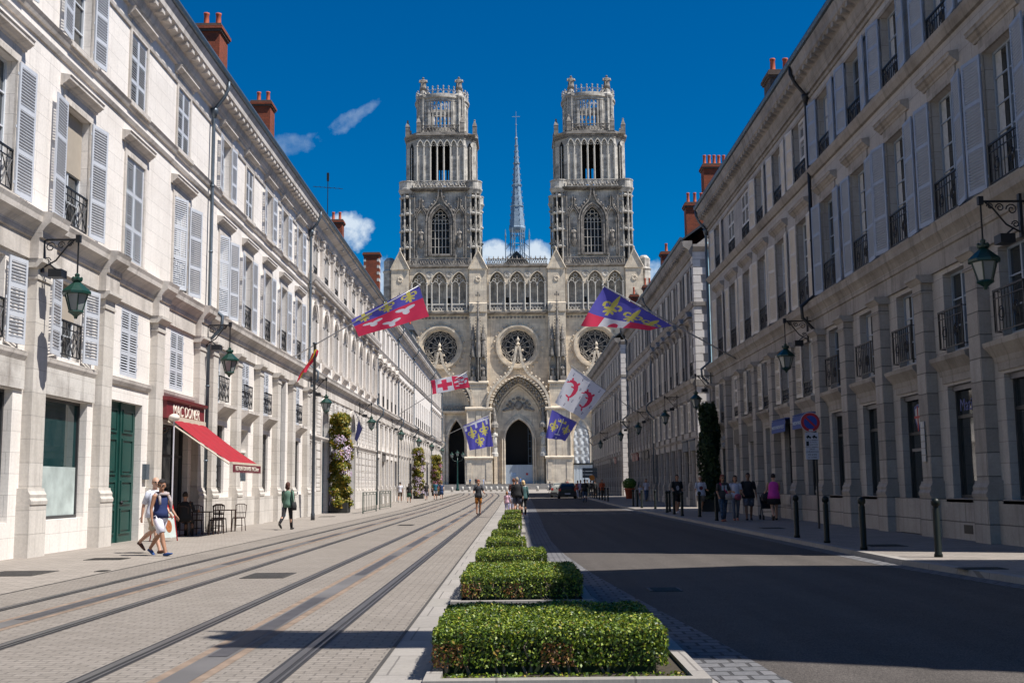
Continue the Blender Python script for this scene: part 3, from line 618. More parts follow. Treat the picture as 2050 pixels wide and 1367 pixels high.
extrude_part(B, 'string_course', [(0, 12.22), (-.06, 12.22), (-.10, 12.32), (-.14, 12.38), (0, 12.42)], 0, Lx, stLt); extrude_part(B, 'string_course', [(0, 11.82), (-.05, 11.82), (-.09, 11.92), (0, 11.98)], 0, Lx, stLt)
mb = MB(); mb.box(0, Lx, -.13, .005, -.3, 1.15); mb.obj('plinth', stLp, B)
mb = MB(); mb.box(4.35, 4.6, -.30, -.2, 1.95, 2.35); mb.box(5.2, 5.55, -.2, 0, 1.75, 2.1); mb.obj('letter_box', zinc, B)
drainpipe(B, Lx-.12)
# ---- L3 arcaded
y0, y1 = 58.9, 88.4
B = start_building('stone_arcaded_house', 'pale stone building with two storeys of round arched windows on the left', -1, 10.9, y0, y1)
Lx = y1-y0; nb = 8; bw = Lx/nb; holes = []
for i in range(nb):
    x = bw*(i+.5); holes += [(x, .72, 8.4, 10.62, 11.34, 'round'), (x, .66, 12.98, 14.7, 15.36-.1, 'round')]
    if i in (1, 4): holes += [(x, 1.1, -.3, 4.9, 6.3, 'round')]
    else: holes += [(x-.62, .36, 4.5, 0, 6.4, 'rect'), (x-.62, .36, 1.35, 0, 3.85, 'rect'), (x+.85, .36, 4.5, 0, 6.4, 'rect'), (x+.85, .36, 1.35, 0, 3.85, 'rect')]
shell(B, Lx, holes, stL)
eaves(B, Lx, stLt, mod=5, mw=.1, zb=15.35)
for i in range(nb):
    x = bw*(i+.5)
    win(B, x, 8.4, 1.44, 2.94, kind='round', rise=.72, hood=0, rail=None); win(B, x, 12.98, 1.32, 2.28, kind='round', rise=.66, rail=(.5, False, 'cross'), rows=3)
    mb = MB(); mb.ext([(0, 8.0), (-.05, 8.0), (-.16, 8.2), (-.2, 8.24), (-.2, 8.32), (0, 8.36)], x-.95, x+.95); mb.obj('window_sill', stLt, B)
    if i in (1, 4): 
        panel_door(B, x, 2.2, 5., doorB); mb = MB(); arch_band(mb, (x, 1.1, -.3, 4.9, 6.3, 'round'), .3, -.1, .0); mb.obj('portal_arch', stLt, B)
    else:
        for d in (-.62, .85): win(B, x+d, 4.5, .72, 1.9, rows=4, surround=False); win(B, x+d, 1.35, .72, 2.5, rows=5, surround=False)
def cap_pil(B, x, z0, z1, w=.34, p=.16, mat=stLt):
    def mk():
        h = z1-z0; mb = MB(); mb.box(-w/2-.05, w/2+.05, -p-.04, .01, 0, .16); mb.box(-w/2, w/2, -p, .01, .16, h-.5); mb.box(-w/2-.03, w/2+.03, -p-.03, .01, h-.5, h-.44)
        mb.ext([(0, h-.44), (-p, h-.44), (-p-.1, h-.2), (-p-.16, h-.06), (0, h-.06)], -w/2-.02, w/2+.02)
        for k in (-1, 0, 1): mb.ball((k*w*.42, -p-.06, h-.26), (.08, .07, .14), 6)
        mb.box(-w/2-.12, w/2+.12, -p-.14, .01, h-.06, h); return mb.mesh('pilaster', mat)
    link('pilaster', cache(('cp', z0, z1, w), mk), B, (x, 0, z0))
for i in range(nb+1): x = min(max(bw*i, .3), Lx-.3); cap_pil(B, x, 8.4, 12.1); cap_pil(B, x, 12.98, 15.3, .3)
extrude_part(B, 'entablature', ENT, 0, Lx, stLt)
mb = MB(); mb.ext([(0, 12.12), (-.2, 12.12), (-.22, 12.3), (-.42, 12.48), (-.46, 12.62), (-.46, 12.72), (0, 12.8)], 0, Lx)
for k in range(int(Lx/.36)): x = Lx*(k+.5)/int(Lx/.36); mb.box(x-.09, x+.09, -.4, -.2, 12.3, 12.44)
mb.obj('cornice', stLt, B); extrude_part(B, 'string_course', [(0, 4.05), (-.06, 4.05), (-.14, 4.2), (-.14, 4.28), (0, 4.32)], 0, Lx, stLt)
mb = MB()
for r in range(12): 
    z = 1.3+r*.44; segs = [0]
    for h in sorted([h for h in holes if h[2] < 7], key=lambda h: h[0]):
        if h[2] < z+.4 and h[4] > z-.02: segs += [h[0]-h[1]-.02, h[0]+h[1]+.02]
    segs.append(Lx)
    for a, b in zip(segs[::2], segs[1::2]):
        if b-a > .12: mb.box(a, b, -.045, .005, z, z+.40)
mb.obj('rusticated_blocks', stRus, B); mb = MB(); mb.box(0, 1*bw+bw/2-1.45, -.1, .005, -.3, 1.25); mb.box(1.5*bw+1.45, 4.5*bw-1.45, -.1, .005, -.3, 1.25); mb.box(4.5*bw+1.45, Lx, -.1, .005, -.3, 1.25); mb.obj('plinth', stLp, B)
drainpipe(B, Lx-.1)
# ---- farther left buildings, one routine
def far_building(label, side, X, y0, y1, nb, w=1.1, hood=1, stone=stL, trim=stLt, pil_m=stLp, fm=frameW, st=None, sm=shutW, ground='arch', pipe=True, name='stone_townhouse', rows2=True, pilasters=True):
    B = start_building(name, label, side, X, y0, y1); Lx = y1-y0; bw = Lx/nb; holes = []
    for i in range(nb):
        x = bw*(i+.5); holes += [(x, w/2, 7.9, 0, 10.8, 'rect'), (x, w/2, 12.45, 0, 14.5, 'rect')]
        if ground == 'arch': holes += [(x, min(1.15, bw*.35), -.6, 4.7, 5.9, 'round')]
        else: holes += [(x, w/2, 4.6, 0, 6.45, 'rect'), (x, min(1.25, bw*.36), .6 if i % 3 else -.6, 0, 3.7, 'rect')]
    shell(B, Lx, holes, stone); eaves(B, Lx, trim)
    sh = st or 'plain'
    for i in range(nb):
        x = bw*(i+.5); s1 = sh if sh != 'mix' else random.choice(['open', 'open', 'closed']); s2 = sh if sh != 'mix' else random.choice(['open', 'closed', 'open'])
        win(B, x, 7.9, w, 2.9, s1, hood=hood, fm=fm, sm=sm, trim=trim, surround=hood != 0, rail=(.9, False, 'cross')); win(B, x, 12.45, w, 2.05, s2, hood=0, fm=fm, sm=sm, trim=trim, rows=3)
        if ground == 'arch': shopfront(B, x, min(2.3, bw*.7), 0, 5.9, glass, frameD, transom=3.)
        else:
            win(B, x, 4.6, w, 1.85, 'plain' if sh == 'plain' else 'open' if bw > 2.9 else 'plain', fm=fm, sm=sm, trim=trim, rows=3, surround=False)
            shopfront(B, x, min(2.5, bw*.72), .6 if i % 3 else -.1, 3.7, glass, frameD, transom=2.2)
    if pilasters:
        for i in range(nb+1): x = min(max(bw*i, .3), Lx-.3); link('pilaster', cache(('pf', pil_m.name), lambda: pilaster_mesh(pil_m, .42, 6.62, 1.25, fat=-.05)), B, (x, 0, 0))
    extrude_part(B, 'entablature', ENT, 0, Lx, trim); extrude_part(B, 'string_course', [(0, 12.1), (-.08, 12.1), (-.16, 12.28), (-.2, 12.36), (0, 12.42)], 0, Lx, trim); extrude_part(B, 'string_course', [(0, 4.1), (-.05, 4.1), (-.12, 4.25), (0, 4.3)], 0, Lx, trim)
    if pipe: drainpipe(B, Lx-.12 if side < 0 else .12, z0=-.3)
    return B
L4 = far_building('pale stone building with heavy gabled window hoods, beyond the round arched house on the left', -1, 10.9, 88.4, 104.5, 5, 1.2, 2, ground='rect')
L5 = far_building('narrow pale stone building behind the middle flower tower on the left', -1, 10.9, 104.5, 120.7, 6, 1.0, 1, ground='arch')
L6 = far_building('pale stone building where the red and white flag is fixed, far along the left', -1, 10.9, 120.7, 146, 9, 1.0, 0, ground='arch')
L7 = far_building('last pale stone building on the left before the cathedral square', -1, 10.9, 146, 168, 8, 1.0, 1, ground='rect')
# ---- right side
y0, y1 = 21.2, 38.55
def right_block(label, X, y0, y1, cs, pil, sm, fm, states, near=True, shop=None, name='stone_townhouse'):
    B = start_building(name, label, 1, X, y0, y1); Lx = y1-y0; holes = []
    for i, c in enumerate(cs):
        x = y1-c; holes += [(x, .76, 7.85, 0, 10.95, 'rect'), (x, .72, 12.45, 0, 14.6, 'rect'), (x, .68, 4.55, 0, 6.5, 'rect')]
        g = shop[i]
        holes.append((x, .78, 1.05 if g == 'win' else .12 if g == 'door' else .65, 0, 3.75 if g != 'board' else 3.3, 'rect'))
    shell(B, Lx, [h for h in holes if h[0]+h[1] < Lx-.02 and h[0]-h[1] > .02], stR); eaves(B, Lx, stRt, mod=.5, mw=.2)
    for i, c in enumerate(cs):
        x = y1-c; g = shop[i]; s = states[i]
        win(B, x, 7.85, 1.52, 3.1, s[0], hood=1, rail=(.95, False, 'scroll'), fm=fm, sm=sm, trim=stRt, rows=5); win(B, x, 12.45, 1.44, 2.15, s[1], hood=0, rows=3, fm=fm, sm=sm, trim=stRt, surround=False, rail=(.6, False, 'scroll'))
        win(B, x, 4.55, 1.36, 1.95, s[2], rail=(.98, True, 'scroll') if near else (.5, False, 'cross'), rows=3, surround=False, fm=fm, sm=sm)
        a, b = x-1.1, x+1.1
        mb = MB(); mb.ext([(0, 4.0), (-.05, 4.0), (-.08, 4.12), (-.2, 4.26), (-.28, 4.34), (-.3, 4.44), (0, 4.5)], a, b); mb.box(a+.12, b-.12, -.04, .01, 3.82 if g != 'board' else 3.35, 4.0); mb.obj('window_sill', stRt, B)
        if g == 'board':
            mb = MB(); mb.box(a+.15, b-.15, -.05, .01, 3.3, 4.2); mb.obj('sign_board', plain('taupe_board', (.11, .10, .09), .7, var=.05), B)
        z0 = 1.05 if g == 'win' else .12 if g == 'door' else .65
        if g == 'wood': panel_door(B, x, 1.56, 3.7, plain('dark_slate_door', (.02, .03, .035), .5))
        else: 
            w_ = shopfront(B, x, 1.56, z0, 3.75 if g != 'board' else 3.3, glass, frameD, mull=(), transom=(3.75-z0)*.72)
            mb = MB(); mb.box(x-.9, x+.9, -.14, .02, z0-.09, z0); mb.obj('window_ledge', stRt, B)
        if near:
            mb = MB(); mb.box(x-.72, x+.72, .1, .2, 3.62, 3.74); mb.obj('roller_blind_case', plain('grey_metal', (.12, .12, .14), .4, metal=.5), B)
    for p in pil:
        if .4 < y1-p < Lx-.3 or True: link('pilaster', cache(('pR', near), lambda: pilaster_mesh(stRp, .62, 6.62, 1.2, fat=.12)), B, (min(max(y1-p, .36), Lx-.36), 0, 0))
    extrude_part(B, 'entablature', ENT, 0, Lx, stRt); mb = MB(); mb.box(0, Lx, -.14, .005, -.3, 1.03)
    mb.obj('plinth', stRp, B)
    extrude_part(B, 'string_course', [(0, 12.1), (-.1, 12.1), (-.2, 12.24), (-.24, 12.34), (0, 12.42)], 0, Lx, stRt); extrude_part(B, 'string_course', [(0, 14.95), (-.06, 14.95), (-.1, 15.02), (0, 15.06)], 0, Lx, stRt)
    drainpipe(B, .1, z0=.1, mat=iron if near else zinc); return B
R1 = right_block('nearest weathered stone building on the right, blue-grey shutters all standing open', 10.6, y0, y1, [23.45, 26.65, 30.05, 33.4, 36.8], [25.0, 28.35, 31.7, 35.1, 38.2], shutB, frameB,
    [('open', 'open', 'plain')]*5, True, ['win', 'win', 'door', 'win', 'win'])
# lettering on the second shop pane and the crest-like mark over the door
navy = plain('navy_lettering', (.04, .06, .22), .5, var=.02); sgn = plain('plaque_white', (.42, .42, .42), .5, var=.03)
link('lettering', text_mesh('Matin', .42, navy), R1, (38.55-26.65+.02, .15, 3.25))
mb = MB(); mb.prismy([(-.28, .3), (0, .36), (.28, .3), (.24, -.1), (0, -.4), (-.24, -.1)], .19, .2, 0); mb.prismy([(-.2, .22), (0, .27), (.2, .22), (.16, -.06), (0, -.28), (-.16, -.06)], .18, .189, 1); mb.prismy([(-.03, .3), (.03, .3), (.03, -.36), (-.03, -.36)], .17, .179, 2); mb.prismy([(-.24, -.02), (.24, -.02), (.24, .04), (-.24, .04)], .165, .169, 2)
mb.obj('window_emblem', [navy, sgn, plain('emblem_red', (.4, .03, .03), .5, var=.02)], R1, (38.55-30.05, 0, 3.15))
mb = MB(); 
for k in range(6): mb.box(-.13, .13, -.325, -.31, 1.95+k*.17, 2.1+k*.17)
mb.obj('wall_plaque', sgn, R1, (38.55-28.35-.05, 0, 0)); mb = MB(); mb.box(-.35, .35, .1, .12, 2.25, 2.33); mb.obj('door_bar', plain('grey_metal', (.12, .12, .14), .4), R1, (38.55-30.05, 0, 0))
mb = MB(); mb.box(-.25, .25, -.15, -.13, .25, .45); mb.obj('vent_grille', iron, R1, (38.55-26.3, 0, 0))
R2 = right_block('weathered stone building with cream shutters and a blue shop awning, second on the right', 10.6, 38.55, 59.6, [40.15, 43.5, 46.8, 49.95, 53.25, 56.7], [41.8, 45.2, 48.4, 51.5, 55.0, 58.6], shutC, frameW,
    [('open', 'half', 'open'), ('open', 'open', 'open'), ('open', 'open', 'half'), ('open', 'closed', 'open'), ('open', 'closed', 'closed'), ('open', 'open', 'open')], False, ['shop', 'shop', 'wood', 'board', 'board', 'door'])
blu = plain('royal_blue_canvas', (.015, .05, .22), .7, var=.08); txw = plain('pale_blue_lettering', (.45, .52, .62), .6, var=.02)
for c in (40.15, 43.5):
    mb = MB(); mb.prismz([(-1.12, 0), (1.12, 0), (1.12, -.4), (-1.12, -.4)], 3.86, 3.9); mb.add([(-1.12, 0, 3.9), (1.12, 0, 3.9), (1.12, -.4, 3.84), (-1.12, -.4, 3.84), (-1.12, -.42, 3.38), (1.12, -.42, 3.38), (1.12, -.40, 3.38), (-1.12, -.40, 3.38)], [(0, 1, 2, 3), (3, 2, 5, 4), (4, 5, 6, 7)])
    s_ = mb.obj('shop_awning', blu, R2, (59.6-c, 0, 0)); link('lettering', text_mesh('MAISON MARTIN POLLET', .175, txw), s_, (0, -.43, 3.58))
mb = MB(); mb.box(-.9, .9, -.09, 0, 3.2, 3.95); s_ = mb.obj('sign_board', plain('blue_black_board', (.012, .015, .03), .5), R2, (59.6-56.7, 0, 0))
for t_i, (tx, zz) in enumerate((('HOMMES', 3.72), ('FEMMES', 3.38))): link('lettering', text_mesh(tx, .3, txw), s_, (0, -.095, zz))
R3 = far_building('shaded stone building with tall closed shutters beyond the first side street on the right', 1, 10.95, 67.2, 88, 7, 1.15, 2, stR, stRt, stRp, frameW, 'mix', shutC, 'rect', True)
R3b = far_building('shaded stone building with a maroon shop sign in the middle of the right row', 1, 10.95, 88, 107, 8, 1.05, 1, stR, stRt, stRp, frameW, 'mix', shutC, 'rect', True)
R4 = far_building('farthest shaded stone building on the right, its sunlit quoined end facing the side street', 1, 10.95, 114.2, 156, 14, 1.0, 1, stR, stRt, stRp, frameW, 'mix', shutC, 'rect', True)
for B, L_ in ((R3, 88-67.2), (R4, 156-114.2)):
    mb = MB(); X = L_-.0
    for k in range(32): 
        z = .1+k*.48; w = .75 if k % 2 else .45; mb.box(X-.02, X+.03, .0, w, z, z+.44); mb.box(X-w, X-.02, -.03, .0, z, z+.44)
    mb.obj('corner_quoins', stL, B)
    mb = MB(); mb.ext([(0, 0), (-.01, 0), (-.3, .3), (-.3, .45), (0, .5)], 0, 11); o = mb.obj('return_cornice', stRt, B, (X, 0, 15.4), R(90)); mb2 = MB(); mb2.box(X, X+.12, -.1, 11, 7.25, 7.65); mb2.box(X, X+.08, -.05, 11, 12.1, 12.35); mb2.obj('return_string_course', stRt, B)
    mb = MB(); mb.loft([(X+.1, .9, 16), (X+.1, .9, .2)], .06, 8); mb.obj('side_drainpipe', plain('pale_blue_pipe', (.25, .42, .5), .5), B)
for bi, (B_, x_, w_, m_) in enumerate(((R3b, 3.9, 1.9, signR), (R3b, 6.5, 1.9, signR), (R3b, 11.7, 2.0, MATS['taupe_board']), (R3b, 14.3, 2.0, MATS['taupe_board']), (R3, 16.3, 2.1, plain('slate_blue_board', (.05, .07, .10), .6)), (R3, 19.3, 2.1, plain('slate_blue_board', (.05, .07, .10), .6)), (R4, 28, 2.2, MATS['taupe_board']), (R4, 34, 2.2, signR), (L4, 5, 2.2, MATS['taupe_board']))):
    mb = MB(); mb.box(-w_/2, w_/2, -.12, 0, 3.45, 4.05); mb.ext([(-.12, 4.05), (-.2, 4.07), (-.2, 4.14), (0, 4.16)], -w_/2-.05, w_/2+.05); mb.obj('sign_board', m_, B_, (x_, 0, 0))
# building just outside the frame whose shadow falls over the near road
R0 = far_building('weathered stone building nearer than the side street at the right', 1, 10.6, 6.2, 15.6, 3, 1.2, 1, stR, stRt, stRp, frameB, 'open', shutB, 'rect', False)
# chimneys: surveyed from their place in the photograph, standing on the ridge walls
def chim(B, side, px0, px1, pyt, Y, w, d, n, **k):
    c = aY((px0+px1)/2, pyt, Y); chimney(B, side, c.x, Y, w, d, c.z-B.location.z, n, **k)
Bs = {o.get('label', '')[:18]: o for o in bpy.data.objects if o.get('category') == 'building'}
BL1 = [o for o in bpy.data.objects if o.get('label', '').startswith('nearest pale')][0]; BL2 = [o for o in bpy.data.objects if 'behind the red awning' in o.get('label', '')][0]; BL3 = [o for o in bpy.data.objects if 'two storeys' in o.get('label', '')][0]
chim(BL2, -1, 400, 450, 60, 46, 1.0, 1.3, 2); chim(BL3, -1, 508, 546, 208, 64, 1.1, 1.2, 2); chim(L4, -1, 660, 688, 442, 92, 1.1, 1., 2); chim(L5, -1, 729, 761, 507, 107, 1.5, 1.0, 0, quoins=True)
chim(R2, 1, 1538, 1582, 150, 47.5, 1.1, 1.2, 2, mat=brickdk); chim(R3, 1, 1405, 1474, 332, 74, 2.3, 1.1, 7, potr=.12); chim(R3, 1, 1372, 1410, 408, 71.5, 1.3, .9, 3, potr=.11)
chim(R3b, 1, 1322, 1346, 505, 90, .9, .8, 1); chim(R3b, 1, 1288, 1304, 572, 104, .8, .8, 2, potr=.1); chim(R4, 1, 1238, 1254, 702, 118, .7, .8, 1)
chim(R3b, 1, 1262, 1276, 590, 106.2, .7, .7, 1, potr=.1)
mb = MB(); mb.loft([(0, 0, 0), (0, 0, 3.2)], .03, 6); mb.loft([(-1.1, 0, 2.3), (1.1, 0, 2.1)], .018, 5); 
for k in range(6): mb.loft([(-.9+k*.35, -.3, 2.28-k*.03), (-.9+k*.35, .3, 2.28-k*.03)], .012, 4)
mb.box(-.08, .08, -.08, .08, 2.7, 3.3); p = aY(656, 408, 80); prop(mb.obj('rooftop_aerial', iron, None, (p.x, p.y, p.z-1.0)), 'thin television aerial above the roof of the round arched house', 'aerial')
# slate house seen between the last left chimney and the cathedral
B = empty('slate_roofed_house', (-16.8, 150, 0), label='small slate roofed house peeping over the roofs left of the cathedral', cat='building')
mb = MB(); mb.box(-4, 3.2, 0, 6, 0, 22.4); mb.obj('wall', stRt, B); mb = MB(); mb.add([(-4.3, -.3, 22.4), (3.5, -.3, 22.4), (3.5, 6.3, 22.4), (-4.3, 6.3, 22.4), (-3, 2.5, 24.2), (2.6, 2.5, 24.2)], [(0, 1, 5, 4), (1, 2, 5), (2, 3, 4, 5), (3, 0, 4), (0, 3, 2, 1)]); mb.obj('roof', slate, B); link('chimney_pot', cache(('pot', .13), None), B, (2.9, -.2, 23.2))
# ================= CATHEDRAL
YC = 230.; XC = .9
K = empty('cathedral', (XC, YC, 0), label='gothic cathedral with twin square towers, three rose windows and a central pointed portal', cat='cathedral')
def kp(mb, name, mat, parent=K, loc=(0, 0, 0), **k): return mb.obj(name, mat, parent, loc, **k)
ZB = 1.9
# lower facade wall with portal openings and rose openings (plane y=0, buttresses in front)
holes = [(0, 2.75, ZB, 11., 15., 'point')]
for s in (-1, 1):
    for c in (12.75, 19.2): holes.append((s*c, 1.65, ZB, 10.6, 14.9, 'point'))
wl = MB(); wall(wl, -26, 26, ZB, 17.0, holes, 0, 2.4)
def circ_wall(mb, cx, cz, r, x0, x1, z0, z1, y0, depth, n=32):
    xs = sorted({x0, x1}|{cx+r*math.cos(PI*i/n) for i in range(n+1)})
    for a, b in zip(xs[:-1], xs[1:]):
        m = (a+b)/2
        if abs(m-cx) < r:
            fa, fb = math.sqrt(max(0, r*r-(a-cx)**2)), math.sqrt(max(0, r*r-(b-cx)**2))
            mb.add([(a, y0, z0), (b, y0, z0), (b, y0, cz-fb), (a, y0, cz-fa)], [(0, 1, 2, 3)]); mb.add([(a, y0, cz+fa), (b, y0, cz+fb), (b, y0, z1), (a, y0, z1)], [(0, 1, 2, 3)])
        else: mb.add([(a, y0, z0), (b, y0, z0), (b, y0, z1), (a, y0, z1)], [(0, 1, 2, 3)])
    for i in range(2*n):
        t, u = PI*i/n, PI*(i+1)/n; mb.add([(cx+r*math.cos(t), y0, cz+r*math.sin(t)), (cx+r*math.cos(u), y0, cz+r*math.sin(u)), (cx+r*math.cos(u), y0+depth, cz+r*math.sin(u)), (cx+r*math.cos(t), y0+depth, cz+r*math.sin(t))], [(0, 1, 2, 3)])
for cx, a, b in ((-16, -26, -8), (0, -8, 8), (16, 8, 26)): circ_wall(wl, cx, 29.9, 3.75, a, b, 17.0, 36.6, 0, 1.0)
wl.add([(-26, 0, ZB), (-26, 16, ZB), (-26, 16, 46), (-26, 0, 46), (26, 0, ZB), (26, 16, ZB), (26, 16, 46), (26, 0, 46)], [(0, 3, 2, 1), (4, 5, 6, 7), (1, 2, 6, 5)])
kp(wl, 'wall', cath)
mb = MB(); mb.box(-25.9, 25.9, 2.4, 2.5, ZB, 17.6); mb.box(-25.9, 25.9, 3.0, 3.1, 17.6, 36.6); kp(mb, 'interior', dark)
# buttresses
for cx in (-24.2, -8.1, 8.1, 24.2):
    mb = MB(); hw = 1.8
    mb.box(cx-hw-.9, cx+hw+.9, -3.2, .01, ZB, 6.9); mb.ext([(0, 6.9), (-3.2, 6.9), (-3.5, 7.0), (-3.5, 7.2), (-3.1, 7.4), (0, 7.4)], cx-hw-1.1, cx+hw+1.1)
    mb.box(cx-hw-.6, cx-hw+1.2, -2.9, .01, 7.4, 16.6); mb.box(cx+hw-1.2, cx+hw+.6, -2.9, .01, 7.4, 16.6); mb.box(cx-hw+1.2, cx+hw-1.2, -2.2, .01, 7.4, 16.6); mb.box(cx-.55, cx+.55, -3.0, -2.2, 7.4, 16.6)
    for d_ in (-2.3, -.95, .95, 2.3): mb.loft([(cx+d_, -2.35 if abs(d_) < 1 else -3.0, 7.4), (cx+d_, -2.35 if abs(d_) < 1 else -3.0, 16.4)], .16, 6)
    for d_ in (-1.9, 1.9): mb.box(cx+d_-.45, cx+d_+.45, -3.3, -3.2, 2.6, 6.2); mb.box(cx+d_-.7, cx+d_+.7, -3.4, -3.2, 1.9, 2.5)
    mb.ext([(0, 16.6), (-2.9, 16.6), (-3.3, 16.9), (-3.3, 17.15), (-2.6, 17.4), (0, 17.4)], cx-hw-.9, cx+hw+.9)
    mb.box(cx-hw, cx+hw, -2.4, .01, 17.4, 22); mb.ext([(0, 22), (-2.4, 22), (-2.7, 22.2), (-2.7, 22.45), (-2.2, 22.7), (0, 22.7)], cx-hw-.25, cx+hw+.25)
    for k in range(9): mb.box(cx-hw+.1+k*.4, cx-hw+.35+k*.4, -2.55, -2.4, 21.5, 22)
    mb.box(cx-hw, cx+hw, -1.4, .01, 22.7, 36.7); mb.box(cx-hw, cx+hw, -1.3, .01, 36.7, 46.)
    mb.add([(cx-1.8, -1.5, 46), (cx+1.8, -1.5, 46), (cx, -1.5, 49.6), (cx-1.8, .4, 46), (cx+1.8, .4, 46), (cx, .4, 49.6)], [(0, 1, 2), (3, 5, 4), (0, 2, 5, 3), (1, 4, 5, 2), (0, 3, 4, 1)])
    mb.ext([(-1.3, 37), (-1.6, 37), (-1.6, 38.8), (-1.3, 39.0)], cx-1.85, cx+1.85)
    for s in (-1, 1): mb.loft([(cx+s*1.95, -1.6, 46.), (cx, -1.6, 49.9)], .14, 5)
    for t in range(8): a = 2*PI*t/8; mb.ball((cx+.42*math.cos(a), -1.35, 43.9+.42*math.sin(a)), (.24, .12, .24), 6)
    mb.ball((cx, -1.4, 50.2), (.2, .2, .4), 6)
    kp(mb, 'buttress', cath)
    # niche canopies and pinnacles in front of the upper buttress
    mb = MB()
    for s in (-1, 1):
        x = cx+s*1.05
        mb.box(x-.7, x-.6, -2.3, -1.4, 22.7, 27.3); mb.box(x+.6, x+.7, -2.3, -1.4, 22.7, 27.3); mb.box(x-.7, x+.7, -2.3, -1.4, 22.7, 23.6)
        arch_band(mb, (x, .5, 26.2, 26.8, 27.8, 'point'), .2, -2.35, -1.5, 8)
        for q in (0, 1):   # little gabled spires
            mb.lathe([(.62, 27.6), (.55, 28), (.06, 31.6 if q else 30.6), (.0, 31.7)], (x, -1.9, 0), 6)
        for z in range(8): 
            r = .62*(1-z/9.); 
            for d in (-1, 1): mb.ball((x+d*(r+.08), -1.9, 27.9+z*.45), (.13, .13, .16), 5)
        mb.lathe([(.42, 30.2), (.42, 31.), (.55, 31.2), (.05, 34.4)], (x, -1.75, 0), 6)
        for z in range(5): 
            for d in (-1, 1): mb.ball((x+d*(.5-.08*z), -1.75, 31.4+z*.55), (.12, .12, .15), 5)
    mb.box(cx-.12, cx+.12, -2.7, -1.4, 22.7, 28); mb.lathe([(.45, 27.5), (.5, 29.), (.42, 31), (.5, 32.2), (.3, 35), (.07, 39.6), (.06, 41.2)], (cx, -2.2, 0), 8)
    for z in range(14):
        r = .5*(1-max(0, z-5)/11.)
        for d in (-1, 1): mb.ball((cx+d*(r+.07), -2.2, 30.5+z*.65), (.13, .15, .15), 5)
    for dx, dz in ((0, .5), (.35, 0), (-.35, 0), (0, 0)): mb.ball((cx+dx, -2.2, 40.4+dz), (.16, .16, .3), 6)
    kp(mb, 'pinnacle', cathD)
def statue(parent, loc, h, mat=statM, ang=0):
    mb = MB(); mb.loft([(0, 0, 0), (0, 0, .25*h), (.02*h, -.01*h, .5*h), (0, 0, .68*h), (0, 0, .80*h), (0, -.0, .84*h)], [(.16*h, .12*h), (.13*h, .11*h), (.12*h, .10*h), (.15*h, .10*h), (.12*h, .08*h), (.035*h, .035*h)], 10)
    mb.ball((0, -.01*h, .91*h), (.058*h, .065*h, .078*h), 8); mb.loft([(-.14*h, 0, .77*h), (-.17*h, -.05*h, .6*h), (-.03*h, -.14*h, .58*h)], [.045*h, .04*h, .025*h], 6); mb.loft([(.14*h, 0, .77*h), (.18*h, -.03*h, .6*h), (.08*h, -.14*h, .66*h)], [.045*h, .04*h, .025*h], 6)
    for k in range(6): a = k*1.05; mb.loft([(.15*h*math.cos(a), .11*h*math.sin(a), 0), (.11*h*math.cos(a), .09*h*math.sin(a), .55*h)], [.02*h, .012*h], 5)
    return mb.obj('statue', mat, parent, loc, ang, smooth=True)
for s in (-1, 1):
    for d in (-1.05, 1.05): statue(K, (s*8.1+d, -2.0, 23.6), 2.4, cathD)
for s in (-1, 1):
    mb = MB(); mb.lathe([(.75, 7.4), (.75, 8), (.6, 8.2), (.55, 9.2), (.7, 9.4)], (s*4.95, -2.2, 0), 8); mb.box(s*4.95-.8, s*4.95+.8, -2.2, -1.2, 7.4, 13.8) if False else None; kp(mb, 'statue_pedestal', statM); statue(K, (s*4.95, -2.2, 9.4), 3.4)
    mb = MB(); mb.lathe([(.8, 13.2), (.85, 13.8), (.5, 14.4), (.4, 15.6), (.1, 17.2)], (s*4.95, -2.2, 0), 8); kp(mb, 'statue_canopy', cathD)
# portals: stepped jambs, tympanum, ogee hood
def ogee(mb, cx, hw, zs, ztop, zap, y0, y1, w, n=20, crock=True):
    """hood: pointed arch curve flaring into a tip"""
    pts = []; k0 = int(n*.62); xs_ = hw*.40; zs_ = top_curve((0, hw, 0, zs, ztop, 'point'), xs_)
    for i in range(k0): t = i/k0; x = hw-(hw-xs_)*t**1.25; pts.append((x, top_curve((0, hw, 0, zs, ztop, 'point'), x)))
    for i in range(n-k0+1): t = i/(n-k0); pts.append(((1-t)**2*xs_+2*t*(1-t)*hw*.06+t*t*.10, (1-t)**2*zs_+2*t*(1-t)*(ztop+.1*hw)+t*t*zap))
    for s in (-1, 1):
        for (p, q) in zip(pts[:-1], pts[1:]):
            d = Vector((q[0]-p[0], q[1]-p[1])).normalized(); nx, nz = d.y*w, -d.x*w
            mb.prismy([(cx+s*p[0], p[1]), (cx+s*(p[0]+nx), p[1]+nz+.0), (cx+s*(q[0]+nx*.8), q[1]+nz), (cx+s*q[0], q[1])], y0, y1)
        if crock:
            for i in range(3, n, 2): mb.ball((cx+s*(pts[i][0]+w*1.35), y0+.3, pts[i][1]+.35), (.22, .2, .26), 6)
    q_ = min(1, hw/5); mb.lathe([(.25*q_, 0), (.2*q_, .8*q_), (.45*q_, 1.1*q_), (.15*q_, 1.5*q_), (.35*q_, 2.*q_), (.0, 2.7*q_)], (cx, (y0+y1)/2, zap-.6*q_), 6)
    return pts
mb = MB()
ogee(mb, 0, 6.1, 16.8, 24.3, 29.6, -3.1, -2.3, .55)
for k in range(27):   # cusped fringe under the hood
    t = PI*(k+.5)/27; x = 5.7*math.cos(t); z = top_curve((0, 5.9, 0, 16.8, 24.0, 'point'), x)-.45; mb.lathe([(.34, -.12), (.42, 0), (.34, .12)], (x, -2.75, z), 6); 
